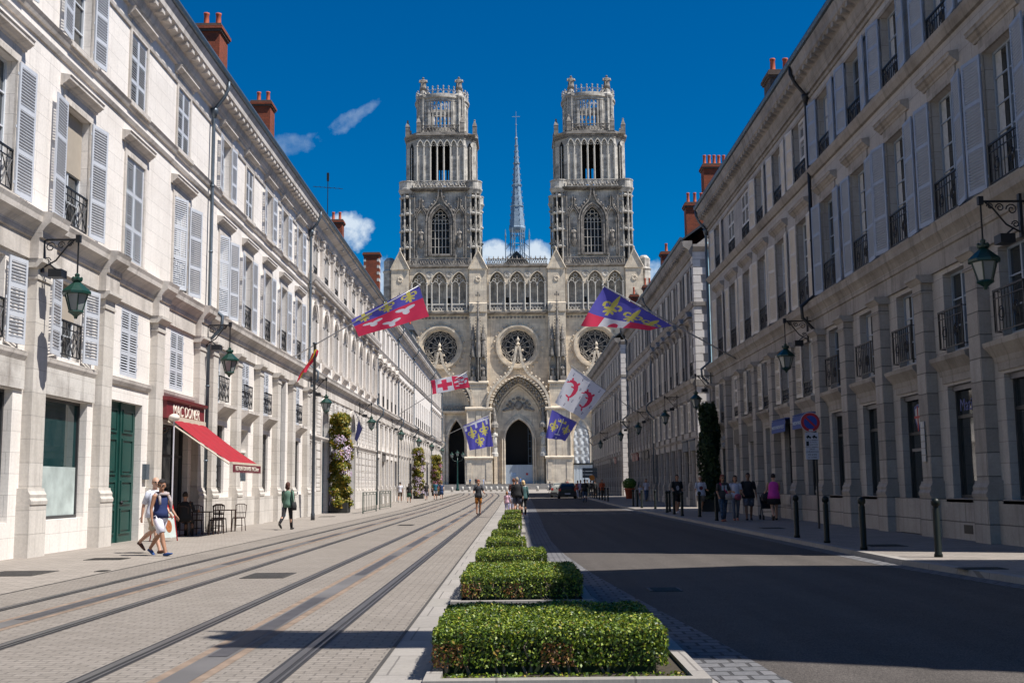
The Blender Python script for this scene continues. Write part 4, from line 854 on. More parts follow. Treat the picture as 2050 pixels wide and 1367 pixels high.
kp(mb, 'portal_hood', cath)
mb = MB(); wall(mb, -6.3, 6.3, 15.9, 16.8, [], -2.9, .1) if False else None
for i in range(5):     # archivolt rings between hood and tympanum
    f = i/4; arch_band(mb, (0, 4.4+.34*i, ZB, 13.6+.5*i, 21.4+.55*i, 'point'), .34, -.4-.5*i, .01-.0, 16, legs=i < 2)
kp(mb, 'archivolts', cath)
mb = MB()
for i in range(24): 
    for r in (5.0, 5.6): t = PI*(i+.5)/24; x = r*math.cos(t); mb.ball((x, -1.4-(r-5)*1.2, top_curve((0, r, 0, 14.6, 22.6+(r-5), 'point'), x)), (.3, .25, .4), 6)
kp(mb, 'carved_figures', cathD)
mb = MB(); o_ = [(x, z) for x, z in outline((0, 4.4, 14.0, 14.1, 21.3, 'point'), 20)]; 
wall(mb, -4.4, 4.4, 14.6, 14.7, [], -.25) if False else None
arch_band(mb, (0, 2.75, ZB, 11., 15., 'point'), .38, -.5, .0, 14); arch_band(mb, (0, 3.13, ZB, 11.1, 15.5, 'point'), .3, -.3, .0, 14)
for s in (-1, 1):
    for q in (0, 1): mb.loft([(s*(2.95+q*.45), -.55, ZB), (s*(2.95+q*.45), -.55, 11)], .16, 8)
kp(mb, 'portal_arch', cath)
mb = MB()   # relief in the tympanum: shield between two reclining figures
mb.ball((0, -.2, 17.8), (.8, .35, 1.), 10); mb.ball((0, -.25, 19.2), (.5, .3, .4), 8)
for s in (-1, 1):
    for (x, z, a, b) in ((1.2, 17.8, .45, .6), (1.7, 18.5, .35, .35), (1.6, 17.2, .7, .4), (2.3, 17.0, .5, .35), (2.9, 16.8, .4, .25), (1.0, 19., .3, .3), (2.2, 17.9, .3, .3)): mb.ball((s*x, -.15, z), (a, .3, b), 8)
kp(mb, 'tympanum_relief', cathD)
for s in (-1, 1):
    mb = MB(); ogee(mb, s*16, 6.4, 17.6, 24.0, 28.6, -2.6, -1.9, .5)
    for k in range(23): t = PI*(k+.5)/23; x = 6.0*math.cos(t); mb.lathe([(.3, -.1), (.38, 0), (.3, .1)], (s*16+x, -2.2, top_curve((0, 6.2, 0, 17.6, 23.6, 'point'), x)-.4), 6)
    for i in range(4): arch_band(mb, (s*16, 4.6+.36*i, 17., 17.2, 21.6+.5*i, 'point'), .36, -.4-.5*i, .01, 14, legs=False)
    kp(mb, 'portal_hood', cath)
    mb = MB(); mb.ext([(0, 16.2), (-1.0, 16.3), (-1.2, 16.6), (-1.2, 16.8), (0, 16.8)], s*16-6.1, s*16+6.1)
    for c in (12.75, 19.2): arch_band(mb, (s*c, 1.65, ZB, 10.6, 14.9, 'point'), .45, -.5, .0, 12); arch_band(mb, (s*c, 2.1, ZB, 10.8, 15.4, 'point'), .35, -.25, .0, 12)
    mb.box(s*16-.9, s*16+.9, -.7, 0, ZB, 16.2); kp(mb, 'portal_arch', cath)
    mb = MB()
    for k in range(16): x = s*16-5.6+k*.75; mb.lathe([(.32, 0), (.32, .08)], (0, 0, 0), 8) if False else mb.loft([(x, -.9, 16.8), (x+.37, -.9, 17.6), (x+.74, -.9, 16.8)], .09, 5)
    mb.ext([(-.8, 17.6), (-1., 17.6), (-1., 17.8), (-.8, 17.8)], s*16-5.9, s*16+5.9); kp(mb, 'balustrade', cathD)
# rose windows
trac = plain('tracery_stone', (.38, .345, .30), .9, var=.2)
for cx in (-16, 0, 16):
    mb = MB()
    for r0, r1, y0, y1 in ((3.75, 4.15, -.25, .05), (4.15, 4.5, -.5, .05), (4.5, 4.75, -.2, .05), (3.45, 3.75, .25, .8)):
        for i in range(40):
            t, u = 2*PI*i/40, 2*PI*(i+1)/40; mb.prismy([(cx+r0*math.cos(t), 29.9+r0*math.sin(t)), (cx+r1*math.cos(t), 29.9+r1*math.sin(t)), (cx+r1*math.cos(u), 29.9+r1*math.sin(u)), (cx+r0*math.cos(u), 29.9+r0*math.sin(u))], y0, y1)
    for i in range(28): t = PI*(i-6)/28*1.5 if False else 2*PI*i/28; mb.ball((cx+5.0*math.cos(t), -.1, 29.9+5.0*math.sin(t)), (.22, .22, .22), 5)
    o = kp(mb, 'rose_window', cath); t_ = MB(); y = .55
    P = lambda r, a: (cx+r*math.cos(a), y, 29.9+r*math.sin(a))
    N = 12
    for i in range(N):
        a = 2*PI*i/N+PI/2; t_.loft([P(.55, a), P(1.9, a)], .09, 5)
        # petal: arcs outward to a rounded head holding a quatrefoil
        b = a+PI/N
        for s in (-1, 1): t_.loft([P(1.9, a if s < 0 else a+2*PI/N), P(2.5, b-s*-.0-(-s)*.20), P(3.0, b+s*.23), P(3.3, b+s*.12), P(3.42, b)], .08, 5)
        t_.loft([P(1.75, b), P(1.35, b+.12), P(1.1, b), P(1.35, b-.12), P(1.75, b)], .05, 4)
        for j in range(4): q = b+j*PI/2; c = Vector(P(2.75, b)); t_.loft([c+Vector((.10*math.cos(q), 0, .10*math.sin(q))), c+Vector((.38*math.cos(q+.5), 0, .38*math.sin(q+.5))), c+Vector((.38*math.cos(q-.5), 0, .38*math.sin(q-.5))), c+Vector((.10*math.cos(q), 0, .10*math.sin(q)))], .05, 4) if j % 2 == 0 else t_.loft([c+Vector((.42*math.cos(q+PI/4+k*PI/2), 0, .42*math.sin(q+PI/4+k*PI/2))) for k in range(3)], .05, 4)
    for r in (.5,): t_.loft([P(r, 2*PI*k/12) for k in range(13)], .1, 5)
    t_.obj('tracery', trac, o); g = MB(); g.lathe([(0, 0), (3.6, 0)], (0, 0, 0), 24, cap=False); gl = g.obj('glass', glassC, o, (cx, .75, 29.9)); gl.rotation_euler = (PI/2, 0, 0)
# cornices and gallery
def band(z, h, proj, x0=-26, x1=26, name='cornice', mat=cathD, y=0):
    mb = MB(); mb.ext([(y, z), (y-proj*.5, z), (y-proj, z+h*.5), (y-proj, z+h*.85), (y-proj*.6, z+h), (y, z+h)], x0, x1); kp(mb, name, mat)
band(36.6, .6, 1.1)
for a, b in ((-22.3, -10), (-6.2, 6.2), (10, 22.3)):
    mb = MB()
    for k in range(int((b-a)/.75)): x = a+.4+k*.75; mb.ball((x, -.1, 36.0), (.26, .14, .26), 6)
    kp(mb, 'frieze', cathD)
    # gallery: front arcade stands in front of a recessed wall
    hw_ = (b-a)/6; hs2 = []; sm2 = []
    cc = [(a+b)/2-(b-a)*.335, (a+b)/2, (a+b)/2+(b-a)*.335]
    for c in cc: hs2.append((c, 1.55, 38.9, 43.1, 45.5, 'point'))
    for c in ((cc[0]+cc[1])/2, (cc[1]+cc[2])/2): hs2.append((c, .42, 38.9, 42.4, 42.9, 'round'))
    g = MB(); wall(g, a, b, 38.9, 46.3, hs2, -.9, .35)
    g.box(a, b, -.9, 1.5, 37.2, 37.5)
    for h in hs2[:3]: arch_band(g, (h[0], h[1], 43.1, 43.1, 45.5, 'point'), .16, -1.05, -.9, 12, legs=False)
    kp(g, 'gallery_arcade', cath); t_ = MB()
    for c in cc:
        t_.loft([(c, -.75, 37.4), (c, -.75, 43.2)], .10, 6)
        for s in (-1, 1):
            arch_band(t_, (c+s*.78, .68, 42.4, 42.5, 43.6, 'point'), .1, -.82, -.68, 8, legs=False); t_.loft([(c+s*.62+.34*math.cos(q), -.75, 43.75+.34*math.sin(q)) for q in [2*PI*k/6 for k in range(7)]], .07, 4)
            t_.loft([(c+s*1.55, -1.0, 37.4), (c+s*1.55, -1.0, 43.1)], .15, 8); t_.lathe([(.15, 0), (.28, .25), (.28, .35)], (c+s*1.55, -1.0, 42.9), 8)
        t_.loft([(c+.42*math.cos(q), -.75, 44.55+.42*math.sin(q)) for q in [2*PI*k/8 for k in range(9)]], .08, 4)
        for q in range(4): t_.ball((c+.28*math.cos(q*PI/2), -.75, 44.55+.28*math.sin(q*PI/2)), (.07, .07, .07), 4)
    x = a+.3
    while x < b-.2: t_.loft([(x, -.8, 37.5), (x+.35, -.8, 38.7), (x+.7, -.8, 37.5)], .07, 4); t_.ball((x+.35, -.8, 38.0), (.12, .1, .12), 5); x += .7
    t_.box(a, b, -.95, -.7, 38.6, 38.9); t_.obj('tracery', statM, [o for o in K.children if o.name.startswith('gallery_arcade')][-1])
    w2 = MB(); w2.box(a-.2, b+.2, 1.2, 1.4, 37, 46.4); 
    for c in ((cc[0]+cc[1])/2, (cc[1]+cc[2])/2): w2.box(c-.4, c+.4, 1.1, 1.2, 38.6, 40.4, 1)
    w2.obj('gallery_back_wall', [cathT, dark], K)
    for c in ((cc[0]+cc[1])/2, (cc[1]+cc[2])/2):
        r = MB(); 
        for q in range(8): r.ball((c+.5*math.cos(q*PI/4), -.93, 44.9+.5*math.sin(q*PI/4)), (.26, .08, .26), 6)
        kp(r, 'rosette', cathT)
band(46.3, .65, 1.3)
def balus(parent, x0, x1, z, h, y, mat=cathD, fin=True, step=1.0, name='balustrade'):
    mb = MB(); n = max(1, round((x1-x0)/step)); s = (x1-x0)/n
    mb.box(x0, x1, y-.12, y+.12, z, z+.14); mb.box(x0, x1, y-.12, y+.12, z+h-.14, z+h)
    for i in range(n):
        a = x0+s*i; mb.loft([(a, y, z), (a+s/2, y, z+h-.1), (a+s, y, z)], .09, 4); mb.loft([(a, y, z+h-.1), (a+s/2, y, z), (a+s, y, z+h-.1)], .08, 4); mb.loft([(a+s/2+s*.22*math.cos(q), y, z+h*.5+h*.22*math.sin(q)) for q in [k*PI/3 for k in range(7)]], .07, 4)
        if fin: mb.ball((a+s/2, y, z+h+.1), (.2, .14, .26), 6); mb.ball((a+s/2, y, z+h+.42), (.1, .1, .22), 5); mb.ball((a, y, z+h+.04), (.12, .1, .12), 5)
    return mb.obj(name, mat, parent)
balus(K, -6.3, 6.3, 46.95, 1.2, -.9); balus(K, -22.4, -9.9, 46.95, 1.5, -.9, fin=False); balus(K, 9.9, 22.4, 46.95, 1.5, -.9, fin=False)
mb = MB(); mb.add([(-26, 0, 46.4), (26, 0, 46.4), (26, 16, 46.4), (-26, 16, 46.4)], [(0, 1, 2, 3)]); mb.add([(-7, 1, 46.5), (7, 1, 46.5), (7, 14, 48.9), (-7, 14, 48.9)], [(0, 1, 2, 3)]); mb.obj('roof', plain('copper_green_roof', (.10, .22, .17), .7, var=.3), K)
for s in (-1, 1):
    mb = MB(); mb.lathe([(1.3, 40), (1.3, 46), (1.5, 46.4), (1.2, 46.8), (1.3, 48.6), (1.0, 49), (.7, 49.3)], (s*26.8, 3, 0), 8); mb.lathe([(1.5, 30), (1.4, 40), (1.3, 40)], (s*26.8, 3, 0), 8); kp(mb, 'stair_turret', cathT)
# ---- towers
def tower(cx):
    T = MB(); z0, z1 = 48.0, 63.2
    for sy in (0, 1):   # front and back walls with the big window
        pass
    wall(T, -7, 7, 46.4, z1, [(0, 1.85, 49.5, 56.2, 59.4, 'point')], .2, 1.0)
    T.add([(-7, .2, 46.4), (-7, 15, 46.4), (-7, 15, z1), (-7, .2, z1), (7, .2, 46.4), (7, 15, 46.4), (7, 15, z1), (7, .2, z1)], [(0, 3, 2, 1), (4, 5, 6, 7), (1, 2, 6, 5), (3, 7, 6, 2)])
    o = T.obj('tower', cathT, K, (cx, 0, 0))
    w = MB(); w.box(-1.85, 1.85, 1.0, 1.05, 49.5, 59.4); wi = w.obj('window', glassC, o); f = MB()
    for x in (-1.1, -.37, .37, 1.1): f.box(x-.07, x+.07, .55, .75, 49.5, 57.2)
    for z in (51.1, 52.9, 54.6, 56.1): f.box(-1.85, 1.85, .6, .72, z, z+.09)
    for x in (-1.48, -.74, 0, .74, 1.48): arch_band(f, (x, .3, 56.2, 56.3, 57.0, 'point'), .07, .55, .72, 6, legs=False)
    for x, z, r in ((-.75, 57.7, .4), (.75, 57.7, .4), (0, 58.4, .5)): f.loft([(x+r*math.cos(q), .65, z+r*math.sin(q)) for q in [k*PI/4 for k in range(9)]], .08, 4)
    f.obj('tracery', statM, wi)
    d = MB(); arch_band(d, (0, 1.85, 49.5, 56.2, 59.4, 'point'), .35, -.1, .25, 14); arch_band(d, (0, 2.2, 49.3, 56.4, 59.9, 'point'), .3, -.35, .25, 14); d.box(-2.5, 2.5, -.3, .2, 49.1, 49.5); ogee(d, 0, 2.75, 56.4, 60.6, 63.6, -.55, .2, .3, 14)
    for s in (-1, 1):
        x = s*4.0; arch_band(d, (x, .8, 49., 57.1, 58.8, 'point'), .2, -.35, .25, 10); ogee(d, x, 1.1, 57.2, 59.2, 61.4, -.45, .2, .18, 10)
        d.box(x-.9, x+.9, .08, .2, 48, 58.8) if False else None; d.lathe([(.2, 50.9), (.6, 51.9), (.65, 52.3)], (x, -.1, 0), 8)
        d.box(s*5.35-.12, s*5.35+.12, -.3, .2, 48.6, 62.6); d.box(s*2.85-.1, s*2.85+.1, -.4, .2, 49, 57.4)
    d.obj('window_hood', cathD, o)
    for s in (-1, 1): statue(o, (s*4.0, -.15, 52.3), 2.5, cathD)
    for sx in (-1, 1):      # corner turrets, pierced
        for sy in (0, 1):
            t = MB(); c = (sx*6.9, 1.2+sy*12.6, 0); t.lathe([(1.15, 46.4), (1.15, z1-.3)], c, 8, a0=PI/8)
            for k in range(8):
                a = PI/8+k*PI/4; p = (c[0]+1.45*math.cos(a), c[1]+1.45*math.sin(a)); t.loft([(p[0], p[1], 46.4), (p[0], p[1], 62.4)], .17, 6)
                a2 = a+PI/8; q = (c[0]+1.33*math.cos(a2), c[1]+1.33*math.sin(a2))
                for z in range(4): t.ball((q[0], q[1], 50.9+z*3.6), (.5, .5, .35), 6); t.loft([(p[0], p[1], 50.6+z*3.6), (q[0], q[1], 52.2+z*3.6), (c[0]+1.45*math.cos(a+PI/4), c[1]+1.45*math.sin(a+PI/4), 50.6+z*3.6)], .11, 4)
            for k in range(8):
                a2 = PI/4+k*PI/4; q = (c[0]+1.17*math.cos(a2), c[1]+1.17*math.sin(a2)); tx, ty = -math.sin(a2), math.cos(a2)
                for z in range(4): zb = 48.2+z*3.6; t.add([(q[0]-tx*.28, q[1]-ty*.28, zb), (q[0]+tx*.28, q[1]+ty*.28, zb), (q[0]+tx*.28, q[1]+ty*.28, zb+2.2), (q[0], q[1], zb+2.8), (q[0]-tx*.28, q[1]-ty*.28, zb+2.2)], [(0, 1, 2, 3, 4)], 1)
            t.lathe([(1.6, 62.4), (1.75, 62.8), (1.95, 63.2), (1.95, 63.5), (1.8, 63.6), (1.8, 64.9), (1.9, 64.95), (1.9, 65.15), (1.5, 65.2)], c, 12); t.obj('corner_turret', [cathT, dark], o)
    b = MB(); b.ext([(.2, 62.9), (-.3, 62.9), (-.7, 63.3), (-.7, 63.55), (.2, 63.6)], -6.2, 6.2); b.ext([(.2, 62.9), (-.3, 62.9), (-.7, 63.3), (-.7, 63.55), (.2, 63.6)], -6.2, 6.2)
    b.box(-7.6, 7.6, .2, 15, 63.2, 63.6); b.obj('cornice', cathD, o)
    balus(o, -5.4, 5.4, 63.6, 1.5, -.45, cathT, fin=False, step=1.2)
    # second stage: octagon with arcaded faces; inner void seen through
    s2 = MB(); y0, y1 = 1.2, 13.8; F = 4.95
    for yy, sg in ((y0, 1), (y1, -1)):
        hs3 = [(-F+.7+1.417*i, .52, 65.4, 73.0, 74.0, 'point') for i in range(7)]
        op = MB(); wall(s2, -F, F, 64.5, 75.6, hs3[2:5], yy, .5*sg, back=True)
    for sx in (-1, 1):
        s2.add([(sx*F, y0, 64.5), (sx*7.4, y0+2.6, 64.5), (sx*7.4, y0+2.6, 75.6), (sx*F, y0, 75.6)], [(0, 1, 2, 3)]); s2.add([(sx*F, y1, 64.5), (sx*7.4, y1-2.6, 64.5), (sx*7.4, y1-2.6, 75.6), (sx*F, y1, 75.6)], [(0, 1, 2, 3)])
        s2.add([(sx*7.4, y0+2.6, 64.5), (sx*7.4, y0+4.2, 64.5), (sx*7.4, y0+4.2, 75.6), (sx*7.4, y0+2.6, 75.6), (sx*7.4, y1-2.6, 64.5), (sx*7.4, y1-4.2, 64.5), (sx*7.4, y1-4.2, 75.6), (sx*7.4, y1-2.6, 75.6)], [(0, 1, 2, 3), (4, 5, 6, 7)])
        for k in range(3): yk = y0+5+k*2.5; s2.box(sx*7.4-.3, sx*7.4+.1, yk-.4, yk+.1, 64.5, 75.6)
        s2.box(sx*7.4-.3, sx*7.4+.1, y0+4.2, y1-4.2, 73.8, 75.6)
        # narrow arched chamfer bay, its recess shade painted as a dark panel with shafts
        s2.loft([(sx*6.2+.45, y0+1.1+sx*.45 if False else y0+1.0, 65), (sx*6.2+.45, y0+1.0, 73)], .13, 6)
    s2.add([(-7.4, 1.3, 75.6), (7.4, 1.3, 75.6), (7.4, 13.7, 75.6), (-7.4, 13.7, 75.6)], [(0, 1, 2, 3)])
    for yy in (4.5, 10.5):
        s2.box(-7.2, -1.0, yy, yy+.3, 64.6, 75.5, 1); s2.box(1.6, 7.2, yy, yy+.3, 64.6, 75.5, 1); s2.box(-1.0, 1.6, yy, yy+.3, 70.5, 75.5, 1)  # near-black partitions added; their colour stands in for shade inside the stage
    for sx in (-1, 1): X1, Y1, X2, Y2 = sx*(F+.75), y0+.8-.02, sx*(7.4-.75), y0+1.8-.02; s2.add([(X1, Y1, 65.4), (X2, Y2, 65.4), (X2, Y2, 73), ((X1+X2)/2, (Y1+Y2)/2, 74.2), (X1, Y1, 73)], [(0, 1, 2, 3, 4)], 1)
    so_ = s2.obj('upper_stage', [cathT, dark], o); c = MB()
    for i in range(8): x = -F+1.417*i-0.0; c.loft([(x, y0-.22, 65.2), (x, y0-.22, 72.9)], .14, 8); c.lathe([(.14, 0), (.28, .3), (.28, .42)], (x, y0-.22, 72.7), 8)
    for i in range(7): x = -F+.708+1.417*i; arch_band(c, (x, .52, 73.0, 73.05, 74.2, 'point'), .18, y0-.38, y0+.0, 10, legs=False); c.loft([(x+.28*math.cos(q), y0-.15, 73.35+.28*math.sin(q)) for q in [k*PI/4 for k in range(9)]], .06, 4)
    for sx in (-1, 1): 
        for dx in (.25, .75): c.loft([(sx*(6.9+dx*.0)-sx*(.9*dx), y0+1.9-.9*dx-.15, 65.2), (sx*6.9-sx*.9*dx, y0+1.9-.9*dx-.15, 73)], .11, 6)
    c.obj('arcade_columns', statM, o)
    d = MB(); oct_ = lambda e: [(-F-e*.4, y0-e), (F+e*.4, y0-e), (7.4+e, y0+2.6-e*.4), (7.4+e, y1-2.6+e*.4), (F+e*.4, y1+e), (-F-e*.4, y1+e), (-7.4-e, y1-2.6+e*.4), (-7.4-e, y0+2.6-e*.4)]
    d.prismz(oct_(.12), 74.6, 74.9); d.prismz(oct_(.25), 74.95, 75.3); d.prismz(oct_(.5), 75.35, 75.75); d.prismz(oct_(.3), 75.76, 76.0); d.obj('cornice', cathD, o)
    balus(o, -4.0, 4.0, 76.0, 1.7, y0, cathD, fin=False, step=1.3)
    for x, y in ((-4.6, y0), (4.6, y0), (-7.2, y0+2.8), (7.2, y0+2.8), (-7.2, y1-2.8), (7.2, y1-2.8)):
        p = MB(); p.box(x-.45, x+.45, y-.45, y+.45, 76, 78.1); p.lathe([(.7, 78.1), (.05, 79.7)], (x, y, 0), 4, a0=PI/4); p.ball((x, y, 79.5), (.22, .22, .22), 6); p.obj('pinnacle', cathD, o)
    # round open lantern
    L = MB(); cy = 7.5; RL = 5.45; zb, zt = 76., 85.0
    L.lathe([(RL+.1, 76), (RL+.1, 77.4), (RL-.3, 77.6)], (0, cy, 0), 32, cap=False)
    for k in range(40): a = 2*PI*k/40; L.loft([(RL*math.cos(a), cy+RL*math.sin(a), 77.4), (RL*math.cos(a), cy+RL*math.sin(a), 83.2)], .16 if abs((a % (PI/2))-PI/4) > R(20) else .47, 6)
    for k in range(40): a = 2*PI*k/40; a2 = a+2*PI/40; am = a+PI/40; L.loft([(RL*math.cos(a), cy+RL*math.sin(a), 82.6), (RL*math.cos(am), cy+RL*math.sin(am), 83.6), (RL*math.cos(a2), cy+RL*math.sin(a2), 82.6)], .11, 4); L.ball((RL*math.cos(am), cy+RL*math.sin(am), 82.4), (.16, .16, .3), 5)
    L.lathe([(RL-.55, 80.3), (RL-.2, 80.3), (RL-.2, 80.9), (RL-.55, 80.9), (RL-.55, 80.3)], (0, cy, 0), 32, cap=False)
    for (r0, r1, za, zb_) in ((RL-.3, RL+.25, 83.4, 84.1), (RL-.3, RL+.5, 84.1, 84.5), (RL-.3, RL+.3, 84.5, 85.0)): L.lathe([(r0, za), (r1, za), (r1, zb_), (r0, zb_), (r0, za)], (0, cy, 0), 40, cap=False)
    for k in range(30): a = 2*PI*k/30; L.ball(((RL+.15)*math.cos(a), cy+(RL+.15)*math.sin(a), 85.9), (.26, .26, .16), 5); x, y = (RL+.15)*math.cos(a), cy+(RL+.15)*math.sin(a); L.loft([(x, y, 85), (x, y, 86.3)], .1, 4); L.ball((x, y, 86.5), (.2, .2, .26), 5); am = a+PI/30; L.loft([(x, y, 85.1), ((RL+.15)*math.cos(am), cy+(RL+.15)*math.sin(am), 85.9), ((RL+.15)*math.cos(a+PI/15), cy+(RL+.15)*math.sin(a+PI/15), 85.1)], .09, 4)
    L.obj('lantern', cathT, o)
    for k in range(4):
        a = PI/4+k*PI/2; x, y = RL*1.0*math.cos(a), cy+RL*math.sin(a); q = MB(); 
        q.lathe([(1.15, 76), (1.15, 79.0), (.95, 79.3), (.95, 84), (1.25, 84.4), (1.25, 84.8), (.8, 85.2), (.6, 85.9), (.4, 86.4)], (x, y, 0), 8)
        for j in range(8): b_ = j*PI/4; q.loft([(x+1.08*math.cos(b_), y+1.08*math.sin(b_), 79), (x+1.08*math.cos(b_), y+1.08*math.sin(b_), 84.2)], .12, 5); q.ball((x+.95*math.cos(b_), y+.95*math.sin(b_), 85.0), (.14, .14, .25), 5)
        q.obj('lantern_pier', cathT, o); st = statue(o, (x, y, 86.1), 3.0, cathD); st.scale = (1.55, 1.5, 1.03)
    return o
T1 = tower(-15.95); T2 = copytree(T1, K, (15.95, 0, 0))
# hoardings and sheeting on the doors
hoard = masonry('pale_metal_hoarding', (.42, .48, .54), (.46, .52, .58), (.3, .34, .38), bw=.25, bh=9, joint=.02, jdark=.6, stain_amt=.2, bump=.3)
sheet = plain('grey_scaffold_sheeting', (.38, .40, .42), .7, var=.3, scale=1.4, bump=.8)
mb = MB(); 
for k in range(22): mb.box(-2.74+k*.249, -2.74+k*.249+.2, -.45+.03*(k % 2), -.3, ZB, 5.7)
mb.box(-2.74, 2.74, -.3, -.25, ZB, 5.7); h = kp(mb, 'door_hoarding', hoard); mb = MB(); mb.box(1.35, 1.8, -.47, -.45, 3.6, 4.05); mb.obj('notice', plain('red_notice', (.35, .03, .04), .6, var=.02), h); mb = MB(); mb.box(-1.6, -.6, -.47, -.45, 3.3, 4.1); mb.obj('notice_board', plain('blue_white_notice', (.25, .35, .5), .6, var=.3, scale=6), h)
mb = MB(); 
for z in range(5): mb.loft([(1.9, -.1, 6+z*1.5), (2.6, -.1, 6+z*1.5)], .05, 5)
mb.loft([(1.9, -.1, 5.7), (1.9, -.1, 14)], .05, 5); mb.loft([(2.5, -.1, 5.7), (2.5, -.1, 12)], .05, 5); kp(mb, 'scaffold_ladder', zinc)
mb = MB(); n = 16
for i in range(n):
    for j in range(14):
        x0, x1 = 12.75-1.6+3.2*i/n, 12.75-1.6+3.2*(i+1)/n; z0_, z1_ = 5.9+9*j/14, 5.9+9*(j+1)/14
        mx_ = top_curve((12.75, 1.62, 0, 10.6, 14.9, 'point'), (x0+x1)/2)
        if z0_ > mx_: continue
        z1_ = min(z1_, mx_); f = lambda x, z: -.35+.16*math.sin(x*5+z*2)*math.sin(z*1.7); mb.add([(x0, f(x0, z0_), z0_), (x1, f(x1, z0_), z0_), (x1, f(x1, z1_), z1_), (x0, f(x0, z1_), z1_)], [(0, 1, 2, 3)])
kp(mb, 'scaffold_sheeting', sheet, smooth=True); mb = MB()
for k in range(14): mb.box(11.1+k*.29, 11.1+k*.29+.24, -.6+.03*(k % 2), -.45, ZB, 5.6)
mb.box(11.1, 15.1, -.45, -.4, ZB, 5.6); kp(mb, 'door_hoarding', hoard); mb = MB(); mb.box(11.0, 15.2, -.8, -.4, 5.6, 5.9); kp(mb, 'hoarding_lintel', dark)
# fleche over the crossing
FL = MB(); fx, fy = .45, 70.; lead = plain('lead_grey_blue', (.20, .27, .34), .5, metal=.2, var=.25, scale=1.2)
FL.lathe([(3.2, 50), (2.9, 58), (1.95, 61.5)], (fx, fy, 0), 8)
FL.lathe([(2.2, 70.2), (2.4, 70.8), (2.4, 71.1), (2.2, 71.4), (1.25, 81), (.62, 91), (.28, 96), (.45, 96.3), (.2, 96.8), (.12, 99), (.08, 101.5)], (fx, fy, 0), 8, a0=PI/8)
for k in range(8):
    a = PI/8+k*PI/4; FL.loft([(fx+1.95*math.cos(a), fy+1.95*math.sin(a), 60), (fx+2.05*math.cos(a), fy+2.05*math.sin(a), 70.5)], .16, 5)
    b = a+PI/4; am = a+PI/8
    for z in (62.2, 66.5, 69.5): FL.loft([(fx+2.*math.cos(a), fy+2.*math.sin(a), z), (fx+2.*math.cos(b), fy+2*math.sin(b), z)], .1, 4)
    FL.loft([(fx+2.*math.cos(a), fy+2.*math.sin(a), 68), (fx+1.95*math.cos(am), fy+1.95*math.sin(am), 69.6), (fx+2*math.cos(b), fy+2*math.sin(b), 68)], .1, 4)
    FL.loft([(fx+2*math.cos(a), fy+2*math.sin(a), 62.2), (fx+2*math.cos(b), fy+2*math.sin(b), 64.5)], .07, 4)
    for i in range(15): z = 71.5+i*1.62; r = 2.2-(z-71.4)*.080; FL.ball((fx+(r+.08)*math.cos(a), fy+(r+.08)*math.sin(a), z), (.13, .13, .17), 5)
    FL.loft([(fx+3.5*math.cos(a), fy+3.5*math.sin(a), 58), (fx+3.5*math.cos(a), fy+3.5*math.sin(a), 68.8)], .13, 5); FL.lathe([(.25, 68.6), (.03, 70.6)], (fx+3.5*math.cos(a), fy+3.5*math.sin(a), 0), 5)
    for z in (62.5, 65.5): FL.loft([(fx+3.5*math.cos(a), fy+3.5*math.sin(a), z), (fx+2*math.cos(a), fy+2*math.sin(a), z+1.4)], .09, 4)
FL.loft([(fx-1.1, fy, 102.5), (fx+1.1, fy, 102.5)], .07, 5); FL.loft([(fx, fy, 101), (fx, fy, 104)], .07, 5); FL.ball((fx, fy, 100.2), .25, 6)
fo = kp(FL, 'crossing_spire', lead)
for z in (77, 83, 89): 
    m = MB(); m.lathe([(2.25-(z-71.4)*.082, z), (2.42-(z-71.4)*.082, z+.1), (2.25-(z-71.4)*.082, z+.22)], (fx, fy, 0), 8, a0=PI/8, cap=False); m.obj('spire_band', lead, fo)
mb = MB(); mb.box(-6, 6, 14, 90, 40, 46.5); mb.add([(-6.5, 14, 46.5), (6.5, 14, 46.5), (0, 14, 53), (-6.5, 90, 46.5), (6.5, 90, 46.5), (0, 90, 53)], [(0, 1, 2), (0, 2, 5, 3), (1, 4, 5, 2)]); kp(mb, 'nave', slate)
# steps in front
mb = MB()
for i in range(6): mb.box(-24, 30, -9+i*.8, -3.0, .6, 1.0+i*.16+.01*i)
o = mb.obj('cathedral_steps', conc, None, (0, YC, 0)); o['kind'] = 'structure'
mb = MB(); mb.box(-30, 30, -3.2, 3, .6, ZB); o = mb.obj('cathedral_terrace', conc, None, (0, YC, 0)); o['kind'] = 'structure'
